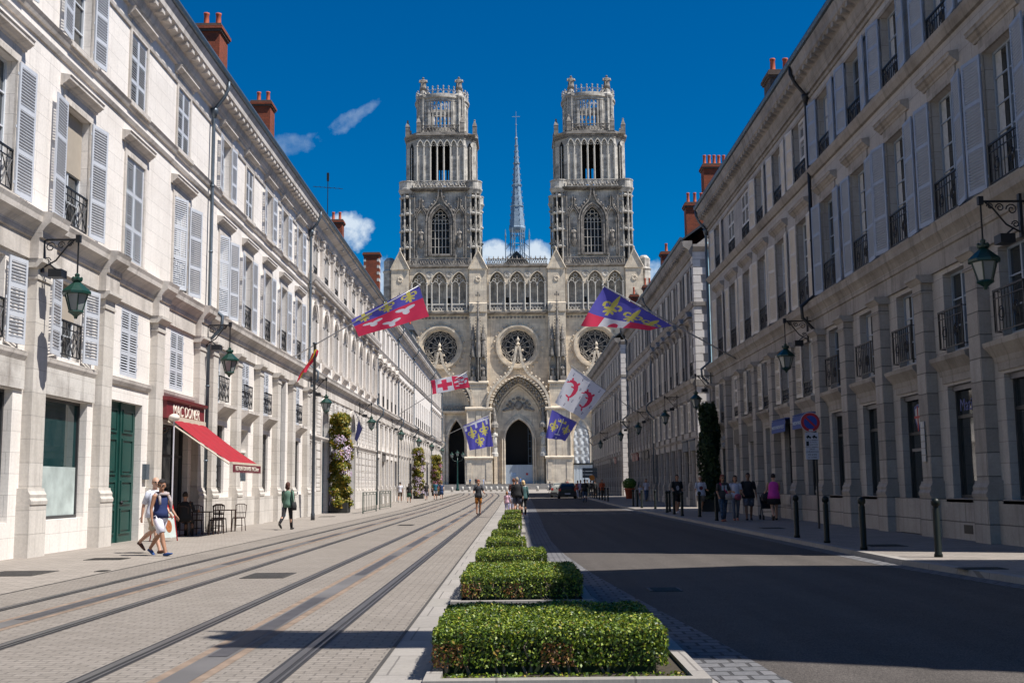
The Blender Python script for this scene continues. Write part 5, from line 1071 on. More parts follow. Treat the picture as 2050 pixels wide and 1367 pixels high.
# ================= HEDGES
leafH = leafmat('box_hedge_leaf', [(0, (.016, .036, .003)), (.35, (.05, .095, .005)), (.72, (.15, .215, .010)), (.96, (.33, .36, .03)), (1, (.36, .2, .05))], trans=.15)
leafB = leafmat('brown_hedge_leaf', [(0, (.20, .07, .02)), (.6, (.30, .13, .04)), (1, (.36, .26, .08))])
soil = plain('planter_soil', (.045, .035, .022), .95, var=.4, scale=20, bump=.8); twig = plain('hedge_stem', (.20, .14, .09), .9, var=.3)
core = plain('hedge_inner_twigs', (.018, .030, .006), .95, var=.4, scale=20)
def leaves(name, pts, nrm, size, mat, parent=None, jit=.7):
    """one small folded leaf per point"""
    n = len(pts); d = rng.normal(size=(n, 3)); d /= np.linalg.norm(d, axis=1)[:, None]
    nr = nrm+rng.normal(size=(n, 3))*jit; nr /= np.linalg.norm(nr, axis=1)[:, None]
    a = np.cross(nr, d); a /= np.linalg.norm(a, axis=1)[:, None]; b = np.cross(nr, a); s = size*(.6+.8*rng.random((n, 1)))
    V = np.stack([pts-a*s, pts-b*s*.55+nr*s*.15, pts+a*s, pts+b*s*.55+nr*s*.15], 1).reshape(-1, 3); F = np.arange(4*n).reshape(n, 4)
    me = bpy.data.meshes.new(name); me.vertices.add(4*n); me.vertices.foreach_set('co', V.ravel()); me.loops.add(4*n); me.loops.foreach_set('vertex_index', F.ravel()); me.polygons.add(n)
    me.polygons.foreach_set('loop_start', np.arange(0, 4*n, 4)); me.materials.append(mat); me.update(); me.validate(); return link(name, me, parent)
def box_surface(n, x0, x1, y0, y1, z0, z1):
    A = [(x1-x0)*(y1-y0), (x1-x0)*(z1-z0), (x1-x0)*(z1-z0), (y1-y0)*(z1-z0), (y1-y0)*(z1-z0)]; c = rng.choice(5, n, p=np.array(A)/sum(A)); u, v = rng.random(n), rng.random(n)
    X, Y, Z = x0+(x1-x0)*u, y0+(y1-y0)*v, z0+(z1-z0)*v; N = np.zeros((n, 3)); zz = z0+(z1-z0)*v
    Z = np.where(c == 0, z1, zz); Y = np.where(c == 0, y0+(y1-y0)*v, np.where(c == 1, y0, np.where(c == 2, y1, y0+(y1-y0)*u))); X = np.where(c >= 3, np.where(c == 3, x0, x1), X)
    N[c == 0, 2] = 1; N[c == 1, 1] = -1; N[c == 2, 1] = 1; N[c == 3, 0] = -1; N[c == 4, 0] = 1
    return np.stack([X, Y, Z], 1), N
HED = [(-.63, 1.13, 8.72, 10.75, .37, 9000, .0135, 'nearest and widest clipped box hedge, with brown patches at its foot'),
       (-.66, .80, 14.1, 16.6, .36, 30000, .015, 'second clipped box hedge from the camera, its right side in shadow'),
       (-.66, .50, 19.0, 20.9, .34, 16000, .015, 'third clipped box hedge from the camera'), (-.60, .20, 23.4, 25.2, .35, 9000, .016, 'fourth clipped box hedge from the camera'),
       (-.57, .10, 27.7, 29.2, .34, 6000, .018, 'fifth and flattest clipped box hedge from the camera'), (-.50, .17, 34.5, 37.4, .36, 6000, .02, 'tall narrow box hedge, sixth from the camera'),
       (-.48, .21, 42.0, 44.2, .36, 4000, .023, 'seventh box hedge from the camera'), (-.46, .24, 50.0, 52.6, .36, 4000, .025, 'farthest box hedge, in front of the standing group')]
for i, (x0, x1, ya, yb, h, n, sz, lab) in enumerate(HED):
    if i == 0: n = 60000
    e = empty('box_hedge', ((x0+x1)/2, (ya+yb)/2, 0), label=lab, cat='hedge', group='clipped hedges along the median'); w, d = (x1-x0)/2, (yb-ya)/2
    P, N = box_surface(n, -w, w, -d, d, .10, h)
    # lumpy outline
    bump = .010*np.sin(P[:, 0]*9+i)+.008*np.sin(P[:, 1]*7+P[:, 0]*5)+.03*(rng.random(n)**3); r = np.clip((np.abs(P[:, 0])/w)**6+(np.abs(P[:, 1])/d)**6, 0, 1)
    P += N*bump[:, None]; P[:, 2] -= .012*r*(P[:, 2] > h*.8); P -= N*(.03*rng.random(n))[:, None]
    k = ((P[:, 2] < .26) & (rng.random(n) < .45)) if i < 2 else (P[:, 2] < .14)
    brown = (i < 2) & (P[:, 1] < -d+.12) & (P[:, 2] < .27) & ((np.sin(P[:, 0]*6.3+1.2+i) > .72) | (P[:, 0] < -w+.22)) & (rng.random(n) < .55)
    leaves('foliage', P[~k & ~brown], N[~k & ~brown], sz, leafH, e, .55)
    if brown.any(): leaves('withered_foliage', P[brown], N[brown], sz*.9, leafB, e)
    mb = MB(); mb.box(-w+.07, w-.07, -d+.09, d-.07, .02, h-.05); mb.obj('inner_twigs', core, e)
    if i < 2:
        for k in range(16):
            mb = MB(); x = random.uniform(-w+.05, w-.05); y = -d+random.uniform(.03, .1); p = [(x, y, .03)]
            for q in range(4): p.append((p[-1][0]+random.uniform(-.05, .05), y-random.uniform(-.01, .03), .03+(q+1)*.07))
            mb.loft(p, [.012, .010, .009, .007, .004], 5); mb.obj('stem', twig, e)
def planter(x0, x1, ya, yb, kerb, lab):
    e = empty('planter_bed', ((x0+x1)/2, (ya+yb)/2, 0), label=lab, cat='planter'); w, d = (x1-x0)/2, (yb-ya)/2; k = .12
    mb = MB(); mb.box(-w, w, -d, -d+k, -.02, .07); mb.box(-w, w, d-k, d, -.02, .07); mb.box(-w, -w+k, -d+k, d-k, -.02, .07); mb.box(w-k, w, -d+k, d-k, -.02, .07); mb.obj('stone_kerb', kerb, e)
    mb = MB(); mb.box(-w+k, w-k, -d+k, d-k, -.02, .035); mb.obj('soil', soil, e)
planter(-.68, 1.40, 8.3, 11.0, conc, 'low stone kerb around the nearest hedge bed of the median')
for i, h in enumerate(HED[1:], 1): planter(h[0]-.12-(.02 if i else .05), h[1]+(.14 if i else .26), h[2]-(.18 if i else .26), h[3]+.18, conc, f"low stone kerb around the {['nearest', 'second', 'third', 'fourth', 'fifth', 'sixth', 'seventh', 'farthest'][i]} hedge bed of the median")
P, N = box_surface(500, -.54, 1.26, 8.44, 8.74, .03, .05); o = leaves('weeds', P, N, .018, leafH); o['kind'] = 'stuff'
# ================= WALL LANTERNS
def scroll(mb, cx, cz, r, turns=1.4, t=.014, s=1, y=0):
    p = [(cx+s*r*(1-.75*k/14)*math.cos(turns*2*PI*k/14), y, cz+r*(1-.75*k/14)*math.sin(turns*2*PI*k/14)) for k in range(15)]; mb.loft(p, t, 5)
def lantern_head(parent, loc, gmat=green):
    mb = MB(); mb.lathe([(.02, .98), (.06, .95), (.05, .9), (.10, .86), (.13, .84), (.12, .80), (.08, .78), (.12, .74), (.30, .58), (.33, .55), (.33, .50), (.26, .49)], (0, 0, 0), 8)
    for k in range(6): a = 2*PI*k/6; mb.loft([(.26*math.cos(a), .26*math.sin(a), .5), (.15*math.cos(a), .15*math.sin(a), .12)], .016, 4); mb.ball((.1*math.cos(a), .1*math.sin(a), .85), (.035, .035, .05), 5)
    mb.lathe([(.17, .12), (.18, .09), (.10, .04), (.05, 0), (.03, -.06)], (0, 0, 0), 8)
    o = mb.obj('lantern', gmat, parent, loc); g = MB(); g.lathe([(.145, .13), (.25, .49)], (0, 0, 0), 6); g.obj('lantern_glass', lampglass, o); return o
def wall_lantern(side, Y, lab, X=None, gmat=green):
    wx = X or (10.9 if side < 0 else 10.6); e = empty('wall_lantern', (side*wx, Y, 0), 0 if side < 0 else PI, label=lab, cat='wall lantern', group='bracket lanterns along both facades'); e.location.z = gz(Y)
    arm = 1.05; mb = MB(); mb.loft([(.1, 0, 7.1), (arm, 0, 7.1)], .026, 6); mb.box(.22, .28, -.05, .05, 6.35, 7.25); mb.loft([(.25, 0, 6.45), (.55, 0, 6.62), (.8, 0, 6.95), (arm-.1, 0, 7.08)], .02, 6)
    for (x, z, r) in ((.42, 6.93, .12), (.66, 6.97, .09), (.86, 7.0, .07), (.36, 6.62, .08)): scroll(mb, x, z, r)
    mb.box(arm-.05, arm+.05, -.05, .05, 7.03, 7.2); mb.obj('bracket', iron, e); mb = MB(); mb.loft([(arm, 0, 7.08), (arm, 0, 6.3)], .02, 6); mb.obj('hanging_rod', iron, e)
    lantern_head(e, (arm, 0, 5.34), gmat); mb = MB(); mb.box(.45, .75, -.16, .16, 6.22, 6.4); mb.loft([(.4, 0, 6.55), (.58, 0, 6.4)], .02, 5); o = mb.obj('floodlight', iron, e); o.rotation_euler = (0, R(0), 0)
    return e
for Y, t in ((25.0, 'beside the flaking sign board, nearest on the left'), (38.7, 'above the red shop awning'), (58.8, 'above the nearest flower tower'), (77.5, 'on the round arched house'), (98, 'on the gabled hood house'), (116, 'above the middle flower tower'), (134, 'above the far flower tower'), (153, 'farthest along the left facades')):
    wall_lantern(-1, Y, 'green topped lantern on an iron bracket '+t)
for Y, X, t in ((22.4, 10.6, 'at the right edge of the photo'), (39.2, 10.6, 'where the first two right buildings meet'), (58.9, 10.6, 'above the dark climbing tower'), (73.8, 10.95, 'on the facade past the first side street'), (90, 10.95, 'midway along the right row'), (105, 10.95, 'at the end of the middle right block'), (130, 10.95, 'on the farthest right building')):
    wall_lantern(1, Y, 'shaded lantern hanging from an iron bracket '+t, X)
# ================= FLAGS
cBlue = plain('flag_blue', (.12, .11, .52), .7, var=.05); cRed = plain('flag_red', (.80, .045, .12), .7, var=.05); cWhite = plain('flag_white', (.80, .80, .86), .7, var=.03); cYel = plain('flag_yellow', (.75, .58, .06), .7, var=.04); cInk = plain('flag_dark_blue', (.03, .035, .13), .7, var=.03); cGold = plain('flag_gold', (.70, .62, .13), .7, var=.05)
for m in (cBlue, cRed, cWhite, cYel, cInk, cGold):
    t = m.node_tree; b = t.nodes['Principled BSDF']; tr = t.nodes.new('ShaderNodeBsdfTranslucent'); t.links.new(b.inputs['Base Color'].links[0].from_socket, tr.inputs[0]); mxn = nn(t, 'ShaderNodeMixShader', Fac=.5); t.links.new(b.outputs[0], mxn.inputs[1]); t.links.new(tr.outputs[0], mxn.inputs[2]); t.links.new(mxn.outputs[0], t.nodes['Material Output'].inputs[0])
def ell(x, y, cx, cy, rx, ry, rot=0.):
    c, s = math.cos(rot), math.sin(rot); dx, dy = x-cx, y-cy; return ((dx*c+dy*s)/rx)**2+((-dx*s+dy*c)/ry)**2 < 1
def fleur(x, y, cx, cy, s):
    x = (x-cx)/s; y = (y-cy)/s; ax = abs(x)
    if ax < .17*max(0, 1-abs(y-.32)/.68)**.6 and y > -.36: return True          # centre petal
    if ax < .40 and abs(y+.08) < .07: return True                              # band
    r = math.hypot(ax-.34, y-.12)
    if .13 < r < .26 and not (ax < .34 and y > .05 and ax < .20) and not (ax > .3 and y < -.02): return True
    if ell(ax, y, .50, .08, .09, .13): return True
    if ax < .09 and -.6 < y < -.1: return True
    return ell(ax, y, .2, -.3, .17, .08, -.7)
def caillou(x, y, cx, cy, s): return any(ell(x, y, cx+dx*s, cy+dy*s, rx*s, ry*s, ro) for dx, dy, rx, ry, ro in ((-.38, .12, .5, .2, -.25), (.38, .12, .5, .2, .25), (0, -.25, .3, .34, 0)))
def d_orleans(u, v):       # u along pole side 0..1, v 0 at pole, downwards 1
    if v < .40: return 5 if any(fleur(u*1.55, -v, c*1.55, -.20, .30) for c in (.17, .5, .83)) else 0
    return 2 if any(caillou(u*1.55, -v, c*1.55, -y, .25) for c, y in ((.25, .58), (.73, .56), (.5, .82))) else 1
def d_fold(u, v):
    if v < .66+.05*math.sin(u*5): return 5 if any(fleur(u*1.75, -v, c*1.75, -y, .40) for c, y in ((.24, .40), (.56, .46), (.84, .50))) else 0
    return 2 if (.24 < u < .60 and not ell(u, v, .44, .98, .07, .14)) else 1
def d_town(u, v):          # white with red cross beside a red field with white marks
    if u < .12: return 1
    if u < .58: return 1 if (abs(u-.36) < .07 and abs(v-.5) < .38) or (abs(v-.5) < .14 and abs(u-.36) < .2) else 2
    if u > .88 and v < .3: return 2
    return 2 if (any(ell(u, v, a, b, c, d, r) for a, b, c, d, r in ((.70, .45, .09, .06, -.4), (.78, .62, .08, .05, .5), (.84, .40, .05, .10, .3), (.92, .55, .04, .12, .2), (.68, .75, .05, .04, 0), (.76, .30, .06, .03, .2))) or v < (u-.62)*.8) else 1
def d_three(u, v):
    if v < .10+.0*u or (v < .26 and any(abs(u-c) < .04 for c in (.06, .48, .90))): return 2 if .03 < v else 0
    return 5 if any(fleur(u, -v, c, -y, .30) for c, y in ((.27, .42), (.75, .42), (.5, .75))) else 0
def d_sword(u, v):
    x, y = u-.5, v
    if abs(x) < .022 and .12 < y < .82: return 2
    if abs(x) < .12 and abs(y-.80) < .018: return 2
    if .02 < math.hypot(x, y-.93) < .035: return 2
    if abs(x) < .17 and .18 < y < .30+.0 and (y > .24 or math.sin(x*60) > 0): return 5
    return 5 if any(fleur(u, -v, c, -.55, .30) for c in (.24, .78)) else 0
def ermine(x, y, cx, cy, s): 
    x = (x-cx)/s; y = (y-cy)/s
    return (abs(x) < .05+.22*max(0, -y) and -.5 < y < .15) or any(math.hypot(x-a, y-b) < .1 for a, b in ((0, .38), (-.2, .18), (.2, .18)))
FB = [(.30, .10, .035), (.36, .12, .05), (.43, .17, .065), (.46, .27, .075), (.44, .38, .072), (.38, .48, .06), (.31, .55, .045), (.24, .60, .03), (.17, .60, .02)]
def fish(x, y, cx, cy, s, f):
    x, y = (x-cx)/s, (y-cy)/s; x, y = .82*x+.57*y, -.57*x+.82*y; x = x*f+.34; y = -y+.36
    for (a, b, r), (c, d, q) in zip(FB[:-1], FB[1:]):
        L2 = (c-a)**2+(d-b)**2; t = max(0, min(1, ((x-a)*(c-a)+(y-b)*(d-b))/L2))
        if math.hypot(x-a-(c-a)*t, y-b-(d-b)*t) < r+(q-r)*t: return True
    return ell(x, y, .23, .125, .07, .018, .15) or ell(x, y, .13, .56, .07, .03, .9) or ell(x, y, .17, .67, .03, .075, .2) or ell(x, y, .55, .22, .06, .035, -.6) or ell(x, y, .34, .30, .06, .025, .6) or ell(x, y, .38, .05, .03, .05, .2)
def d_dolphins(u, v):
    if fish(u, -v, .27, -.46, .80, 1) or fish(u, -v, .74, -.50, .80, 1): return 1
    pts = [(.12, .12), (.38, .10), (.08, .78), (.45, .36), (.42, .72), (.58, .14), (.88, .12), (.93, .60), (.62, .86), (.85, .86), (.27, .90), (.06, .35), (.55, .55)]
    return 4 if any(ermine(u, -v, a, -b, .085) for a, b in pts) else 2
def d_spain(u, v): return 1 if v < .28 or v > .74 else 3
FM = [cBlue, cRed, cWhite, cYel, cInk, cGold]
def flag(lab, base, tip, Y, corners, design, nu=110, nv=80, wave=.12, polew=.03, t0=None, yoff=-.25):
    """corners in photo px: pole-side start, pole-side end(tip), far corner under tip, far corner under start; the cloth hangs in real depth round Y"""
    b = aX(*base); Y = b.y if Y is None else Y; t = aY(tip[0], tip[1], Y+yoff)
    e = empty('flag', b, label=lab, cat='flag', group='flags on poles fixed to the facades'); d = (t-b)
    mb = MB(); mb.loft([(0, 0, 0), d*.5, d], [polew*1.15, polew, polew*.8], 8); mb.ball(d, polew*1.6, 8); mb.obj('pole', plain('flag_pole', (.35, .35, .36), .4, metal=.3), e, smooth=True)
    def dep(px, py): return Y+yoff*min(1, max(0, ((Vector((aY(px, py, Y).x, 0, 0))-Vector((b.x, 0, 0))).length/max(.1, abs(d.x)))))
    C = [aY(px, py, dep(px, py)) - b for px, py in corners]; vs = []; ms = []; fs = []
    for j in range(nv+1):
        for i in range(nu+1):
            u, v = i/nu, j/nv
            p = (C[0]*(1-u)+C[1]*u)*(1-v)+(C[3]*(1-u)+C[2]*u)*v
            w = wave*(v**.6)*(math.sin(u*7.3+v*2.1+Y)+.5*math.sin(u*15+v*4)); p = p+Vector((.15*w, w, .25*w*v+ .06*wave*math.sin(u*9)*v)); vs.append(p)
    for j in range(nv):
        for i in range(nu): a = j*(nu+1)+i; fs.append((a, a+1, a+nu+2, a+nu+1)); ms.append(design((i+.5)/nu, (j+.5)/nv))
    mb = MB(); mb.v = [tuple(p) for p in vs]; mb.f = fs; mb.m = ms; mb.obj('cloth', FM, e, smooth=True); return e
flag('blue and red flag with white trefoils, largest on the left above the tracks', (585, 716, -10.9), (840, 571), None, [(703, 640), (839, 571), (858, 634), (718, 674)], d_orleans, 170, 110)
flag('blue and red flag folded over, largest on the right above the road', (1481, 722, 10.6), (1206, 571), None, [(1346, 652), (1209, 574), (1163, 652), (1302, 660)], lambda u, v: d_fold(1-u, v), 170, 110, wave=.2)
flag('red and white flag with a red cross blowing to the right', (788, 836, -10.9), (935, 744), None, [(862, 762), (934, 747), (941, 775), (866, 789)], d_town, 110, 60, wave=.15)
flag('white flag with two red dolphins and black ermine tails', (1283, 831, 10.95), (1144, 733), None, [(1214, 781), (1145, 736), (1111, 806), (1168, 840)], lambda u, v: d_dolphins(1-u, v), 130, 110)
flag('blue flag with three gold lilies and a white label bar, far left', (880, 877, -10.9), (979, 831), None, [(927, 852), (977, 832), (988, 893), (940, 901)], d_three, 100, 90, wave=.2)
flag('blue flag with a white sword between two gold lilies, far right', (1197, 872, 10.95), (1102, 817), None, [(1155, 845), (1105, 820), (1092, 876), (1132, 882)], lambda u, v: d_sword(1-u, v), 100, 90, wave=.2)
# flag just above the frame; its shadow lies over the tracks
e = empty('flag', (10.6, 9.3, 8.), label='dark flag above the top of the frame whose shadow crosses the near tram track', cat='flag', group='flags on poles fixed to the facades')
mb = MB(); mb.loft([(0, 0, 0), (-7.2, 0, 3.3)], .04, 8); mb.obj('pole', MATS['flag_pole'], e); mb = MB(); nu, nv = 30, 16
mb.v = [(-7.1+2.9*(i/nu)+.1*math.sin(j*.8), -1.5*(j/nv)*(.35+.65*min(1, (1-i/nu)*.6+.5*(i/nu)))-.05, 3.25-1.32*(i/nu)-.55*(j/nv)+.1*math.sin(i*.5+j*.4)) for j in range(nv+1) for i in range(nu+1)]
mb.f = [(j*(nu+1)+i, j*(nu+1)+i+1, (j+1)*(nu+1)+i+1, (j+1)*(nu+1)+i) for j in range(nv) for i in range(nu)]; mb.obj('cloth', cInk, e, smooth=True)
# tall poles
polegrey = plain('pole_grey_paint', (.06, .07, .085), .4, metal=.3, var=.1)
def tall_pole(px, py, h, lab, flagm=None, r=.075):
    p = gr(px, py, .1 if px > 1028 else 0.); e = empty('tall_pole', p, label=lab, cat='pole'); mb = MB(); mb.lathe([(r*1.25, 0), (r*1.25, .3), (r, .34), (r*.8, h-.1), (r*1.3, h-.1), (r*1.3, h)], (0, 0, 0), 12); mb.obj('post', polegrey, e, smooth=True); return e, p
e, p = tall_pole(626, 1041, 8.15, 'tall slim grey post on the left pavement carrying a limp red and yellow flag')
mb = MB(); nu, nv = 24, 20; vs = []
for j in range(nv+1):
    for i in range(nu+1):
        u, v = i/nu, j/nv; c0 = Vector((.18, 0, 7.75)); c1 = Vector((-.12, 0, 7.75)); c2 = Vector((-.35, -.1, 6.75)); c3 = Vector((-.82, .1, 6.35))
        pt = (c0*(1-v)+c1*v)*(1-u)+(c2*(1-v)+c3*v)*u; vs.append(tuple(pt+Vector((.05*math.sin(u*6), .12*math.sin(v*9+u*3), .08*math.sin(v*5)))))
mb.v = vs; mb.f = [(j*(nu+1)+i, j*(nu+1)+i+1, (j+1)*(nu+1)+i+1, (j+1)*(nu+1)+i) for j in range(nv) for i in range(nu)]; mb.m = [d_spain((i+.5)/nu, (j+.5)/nv) for j in range(nv) for i in range(nu)]
prop(mb.obj('limp_flag', FM, None, p, smooth=True), 'limp red and yellow flag hanging from the top of the tall left post', 'flag')
e2, p2 = tall_pole(1229, 985, 8.4, 'tall slim post far along the right pavement with a small flag on top')
mb = MB(); mb.add([(0, .02, 8.3), (-.55, .05, 7.9), (-.5, .1, 7.2), (0, .05, 7.4)], [(0, 1, 2, 3)], 1); mb.add([(.0, .03, 8.6), (.4, .08, 8.2), (.42, .1, 7.6), (0, .06, 7.7)], [(0, 1, 2, 3)], 3); prop(mb.obj('limp_flag', FM, None, p2), 'tiny red and yellow flag on the far right post', 'flag')
mb = MB(); mb.loft([(0, 0, 0), (.55, .3, -1.2)], .02, 5); mb.add([(.25, .15, -.6), (.0, .1, -1.9), (.15, .15, -2.1), (.5, .3, -1.2)], [(0, 1, 2, 3)], 1); q = aX(700, 850, -10.9)
prop(mb.obj('furled_flag', [cInk, cInk], None, (q.x+.1, 76, 6.6)), 'small furled dark flag beside the portal of the round arched house', 'flag')
# ================= FLOWER TOWERS
leafF = leafmat('flower_tower_leaf', [(0, (.06, .09, .008)), (.35, (.13, .16, .015)), (.6, (.26, .22, .02)), (.85, (.36, .26, .02)), (1, (.40, .22, .03))])
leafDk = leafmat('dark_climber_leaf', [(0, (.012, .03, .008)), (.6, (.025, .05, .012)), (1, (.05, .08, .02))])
petal = leafmat('pale_petals', [(0, (.60, .50, .62)), (.6, (.72, .66, .76)), (1, (.66, .35, .50))]); petalP = leafmat('pink_petals', [(0, (.5, .10, .22)), (1, (.66, .35, .50))])
def tower_plant(x, y, h, r, lab, tiers, lm, fl=True, z=0., pm=petal, n=9000):
    e = empty('flower_tower' if fl else 'climber_tower', (x, y, z+gz(y)), label=lab, cat='flower tower' if fl else 'climbing plant')
    mb = MB(); mb.box(-r*.8, r*.8, -r*.8, r*.8, 0, .6); mb.obj('planter_box', plain('planter_box_dark', (.025, .025, .022), .7), e)
    mb = MB(); mb.lathe([(r*.42, .6), (r*.42, h-.1), (r*.1, h)], (0, 0, 0), 10); mb.obj('inner_frame', core, e)
    t = rng.random(n); a = rng.random(n)*2*PI; zt = t*h; ph = (t*tiers) % 1.
    rr = r*(.62+.42*np.sin(np.pi*np.clip(1-ph, 0, 1))**.8*(1 if tiers > 1 else .5))*(.85+.25*np.sin(a*3+zt*2.1))*(.75+.35*rng.random(n)); droop = .25*(rr/r)**2
    P = np.stack([rr*np.cos(a), rr*np.sin(a), np.clip(.35+zt*(h-.35)/h+.12*rng.normal(size=n)*.5-droop*.3, .25, h+.1)], 1); N = np.stack([np.cos(a), np.sin(a), .5+0*a], 1)
    leaves('foliage', P, N, .075, lm, e, .6)
    if fl:
        m = n//9; cl = rng.random((26, 2)); idx = rng.integers(0, 26, m); aa = cl[idx, 0]*2*PI+rng.normal(size=m)*.25; zz = .5+cl[idx, 1]*(h-.7)+rng.normal(size=m)*.12; r2 = r*(.95+.12*rng.random(m))
        P = np.stack([r2*np.cos(aa), r2*np.sin(aa), zz], 1); N = np.stack([np.cos(aa), np.sin(aa), .3+0*aa], 1); leaves('flowers', P, N, .05, pm, e, .4)
    return e
tower_plant(-10.15, 65.8, 5.75, .62, 'nearest tall tower of yellow-green plants and white flowers, by the grey post', 8, leafF, n=14000)
tower_plant(-9.95, 117, 5.2, .62, 'middle tall tower of yellow-green plants with pale flower balls', 8, leafF)
tower_plant(-9.7, 140, 5.0, .66, 'far tall tower of yellow-green plants with pink flowers', 8, leafF, pm=petalP)
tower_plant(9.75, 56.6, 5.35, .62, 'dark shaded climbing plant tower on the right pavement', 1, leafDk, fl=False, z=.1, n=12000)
mb = MB(); mb.ext([(-.35, 0), (.35, 0), (.45, .95), (-.45, .95)], -.35, .35); prop(mb.obj('litter_bin', plain('bin_dark', (.03, .035, .035), .6), None, (-10.3, 68.2, 0)), 'dark square planter bin just behind the nearest flower tower', 'bin')
e = empty('potted_shrub', (10.0, 99, .1+gz(99)), label='bright green shrub in a large terracotta pot on the right pavement', cat='potted plant'); mb = MB(); mb.lathe([(.30, 0), (.42, .75), (.48, .78), (.48, .88), (.40, .9)], (0, 0, 0), 16); mb.obj('pot', pot, e, smooth=True)
n = 1500; v = rng.normal(size=(n, 3)); v /= np.linalg.norm(v, axis=1)[:, None]; leaves('foliage', v*np.array([.6, .6, .5])*(.6+.4*rng.random((n, 1)))+np.array([0, 0, 1.3]), v, .07, leafmat('bright_shrub_leaf', [(0, (.05, .14, .02)), (1, (.16, .30, .05))]), e)
# ================= BOLLARDS
def bollard_master():
    mb = MB(); mb.lathe([(.075, 0), (.075, .05), (.062, .07), (.062, .86), (.05, .88), (.05, .91), (.075, .93), (.078, .99), (.06, 1.03), (.02, 1.055)], (0, 0, 0), 16); return mb.mesh('bollard', plain('bollard_black_paint', (.006, .010, .008), .45, var=.1, spec=.25), True)
bm = bollard_master(); BP = [(1879, 1114.7), (1707, 1100), (1642, 1086.5), (1588, 1075.5), (1435, 1042), (1401, 1034.5), (1366, 1032.7), (1350, 1029), (1341, 1024), (1335.5, 1026), (1312, 1018), (1285, 1016.5), (1276, 1014), (1268, 1013)]
NM = ['nearest the camera, green tinged, right of the others', 'second nearest, at the kerb of the right pavement', 'third nearest, at the foot of the no-parking sign', 'fourth nearest, in front of the blue shop awning']
for i, (px, py) in enumerate(BP):
    p = gr(px, py, .1); o = prop(link('bollard', bm, None, (max(p.x, 7.05), p.y, p.z)), 'black round topped bollard '+(NM[i] if i < 4 else ['in front of the striped trousers woman', 'in front of the man in a white tee shirt', 'right of the man in a black tee shirt', 'left of the man in a black tee shirt', 'inner one of the pair left of the black tee man', 'outer one of the pair left of the black tee man', 'standing alone right of the child and woman', 'nearest of the three before the child and woman', 'middle of the three before the child and woman', 'farthest of the three before the child and woman'][i-4]), 'bollard', 'black bollards along the right kerb')
for k in range(10):
    Y = 88+k*3.0; link('bollard', bm, None, (7.2, Y, gz(Y)+.1)); prop(bpy.context.scene.collection.objects[-1], ['first', 'second', 'third', 'fourth', 'fifth', 'sixth', 'seventh', 'eighth', 'ninth', 'last'][k]+' black bollard of the far row beyond the potted shrub, counted from the camera', 'bollard', 'black bollards along the right kerb')
sb = MB().lathe([(.21, 0), (.20, .74), (.15, .82)], (0, 0, 0), 14).mesh('stone_bollard', statM, True)
for k, (px, py) in enumerate(((905, 982), (926, 982), (939.5, 979), (973, 984), (983, 979), (995, 982), (1005, 979), (1052, 978), (1076, 977), (1098, 977), (1014, 984), (887, 984), (1125, 978), (955, 980))):
    Y = 184+(k % 2)*10; p = aY(px, py, Y); p.z = gz(Y); prop(link('stone_bollard', sb, None, p), 'short pale stone post '+['left of the green triple street lamp', 'just right of the green triple street lamp', 'under the blue jacketed woman on the steps', 'left of the scooter youth', 'right of the scooter youth', 'two places right of the scooter youth', 'just left of the standing group', 'just right of the standing group', 'between the standing group and the boy in white', 'nearest the boy in white', 'hidden half behind the little girl', 'leftmost, by the far flower tower', 'rightmost, by the pale car', 'behind the head of the scooter youth'][k], 'bollard', 'stone posts on the cathedral square')
# pedestrian barriers beside the tracks
def barrier(ya, yb, x, lab):
    e = empty('street_barrier', (x, (ya+yb)/2, gz(ya)), PI/2, label=lab, cat='barrier', group='black barriers beside the left track'); L = yb-ya; mb = MB(); h = 1.2
    for q in (-1, 1): mb.box(q*L/2-.03, q*L/2+.03, -.03, .03, 0, h)
    mb.box(-L/2+.03, L/2-.03, -.02, .02, h-.05, h-.01); mb.box(-L/2+.03, L/2-.03, -.02, .02, h-.17, h-.14); mb.box(-L/2+.03, L/2-.03, -.02, .02, .12, .15); mb.obj('frame', green, e); b = MB()
    for k in range(1, 8): x_ = -L/2+L*k/8; b.box(x_-.012, x_+.012, -.012, .012, .15, h-.17)
    for k in (2, 4, 6): b.box(-L/2+L*k/8-.02, -L/2+L*k/8+.02, -.02, .02, h-.14, h-.05)
    b.obj('bars', green, e)
barrier(63.4, 69.4, -8.5, 'nearer of two black railed barriers beside the left track'); barrier(73.4, 79.8, -8.75, 'farther of two black railed barriers beside the left track')
# triple lantern on the square
Y = 205; p = aY(916, 978, Y); e = empty('street_lamp', (p.x, Y, gz(Y)), label='green street lamp with three lanterns before the left cathedral door', cat='street lamp')
mb = MB(); mb.lathe([(.34, 0), (.34, .3), (.22, .5), (.2, 1.2), (.12, 1.5), (.09, 4.8), (.07, 6.0)], (0, 0, 0), 12); mb.loft([(-1.0, 0, 5.9), (-.8, 0, 5.5), (0, 0, 5.2), (.8, 0, 5.5), (1.0, 0, 5.9)], .05, 6); mb.obj('post', green, e, smooth=True)
for x, z in ((-1., 5.9), (1., 5.9), (0, 6.2)): o = lantern_head(e, (x, 0, z)); o.scale = (1.15, 1.15, 1.15)
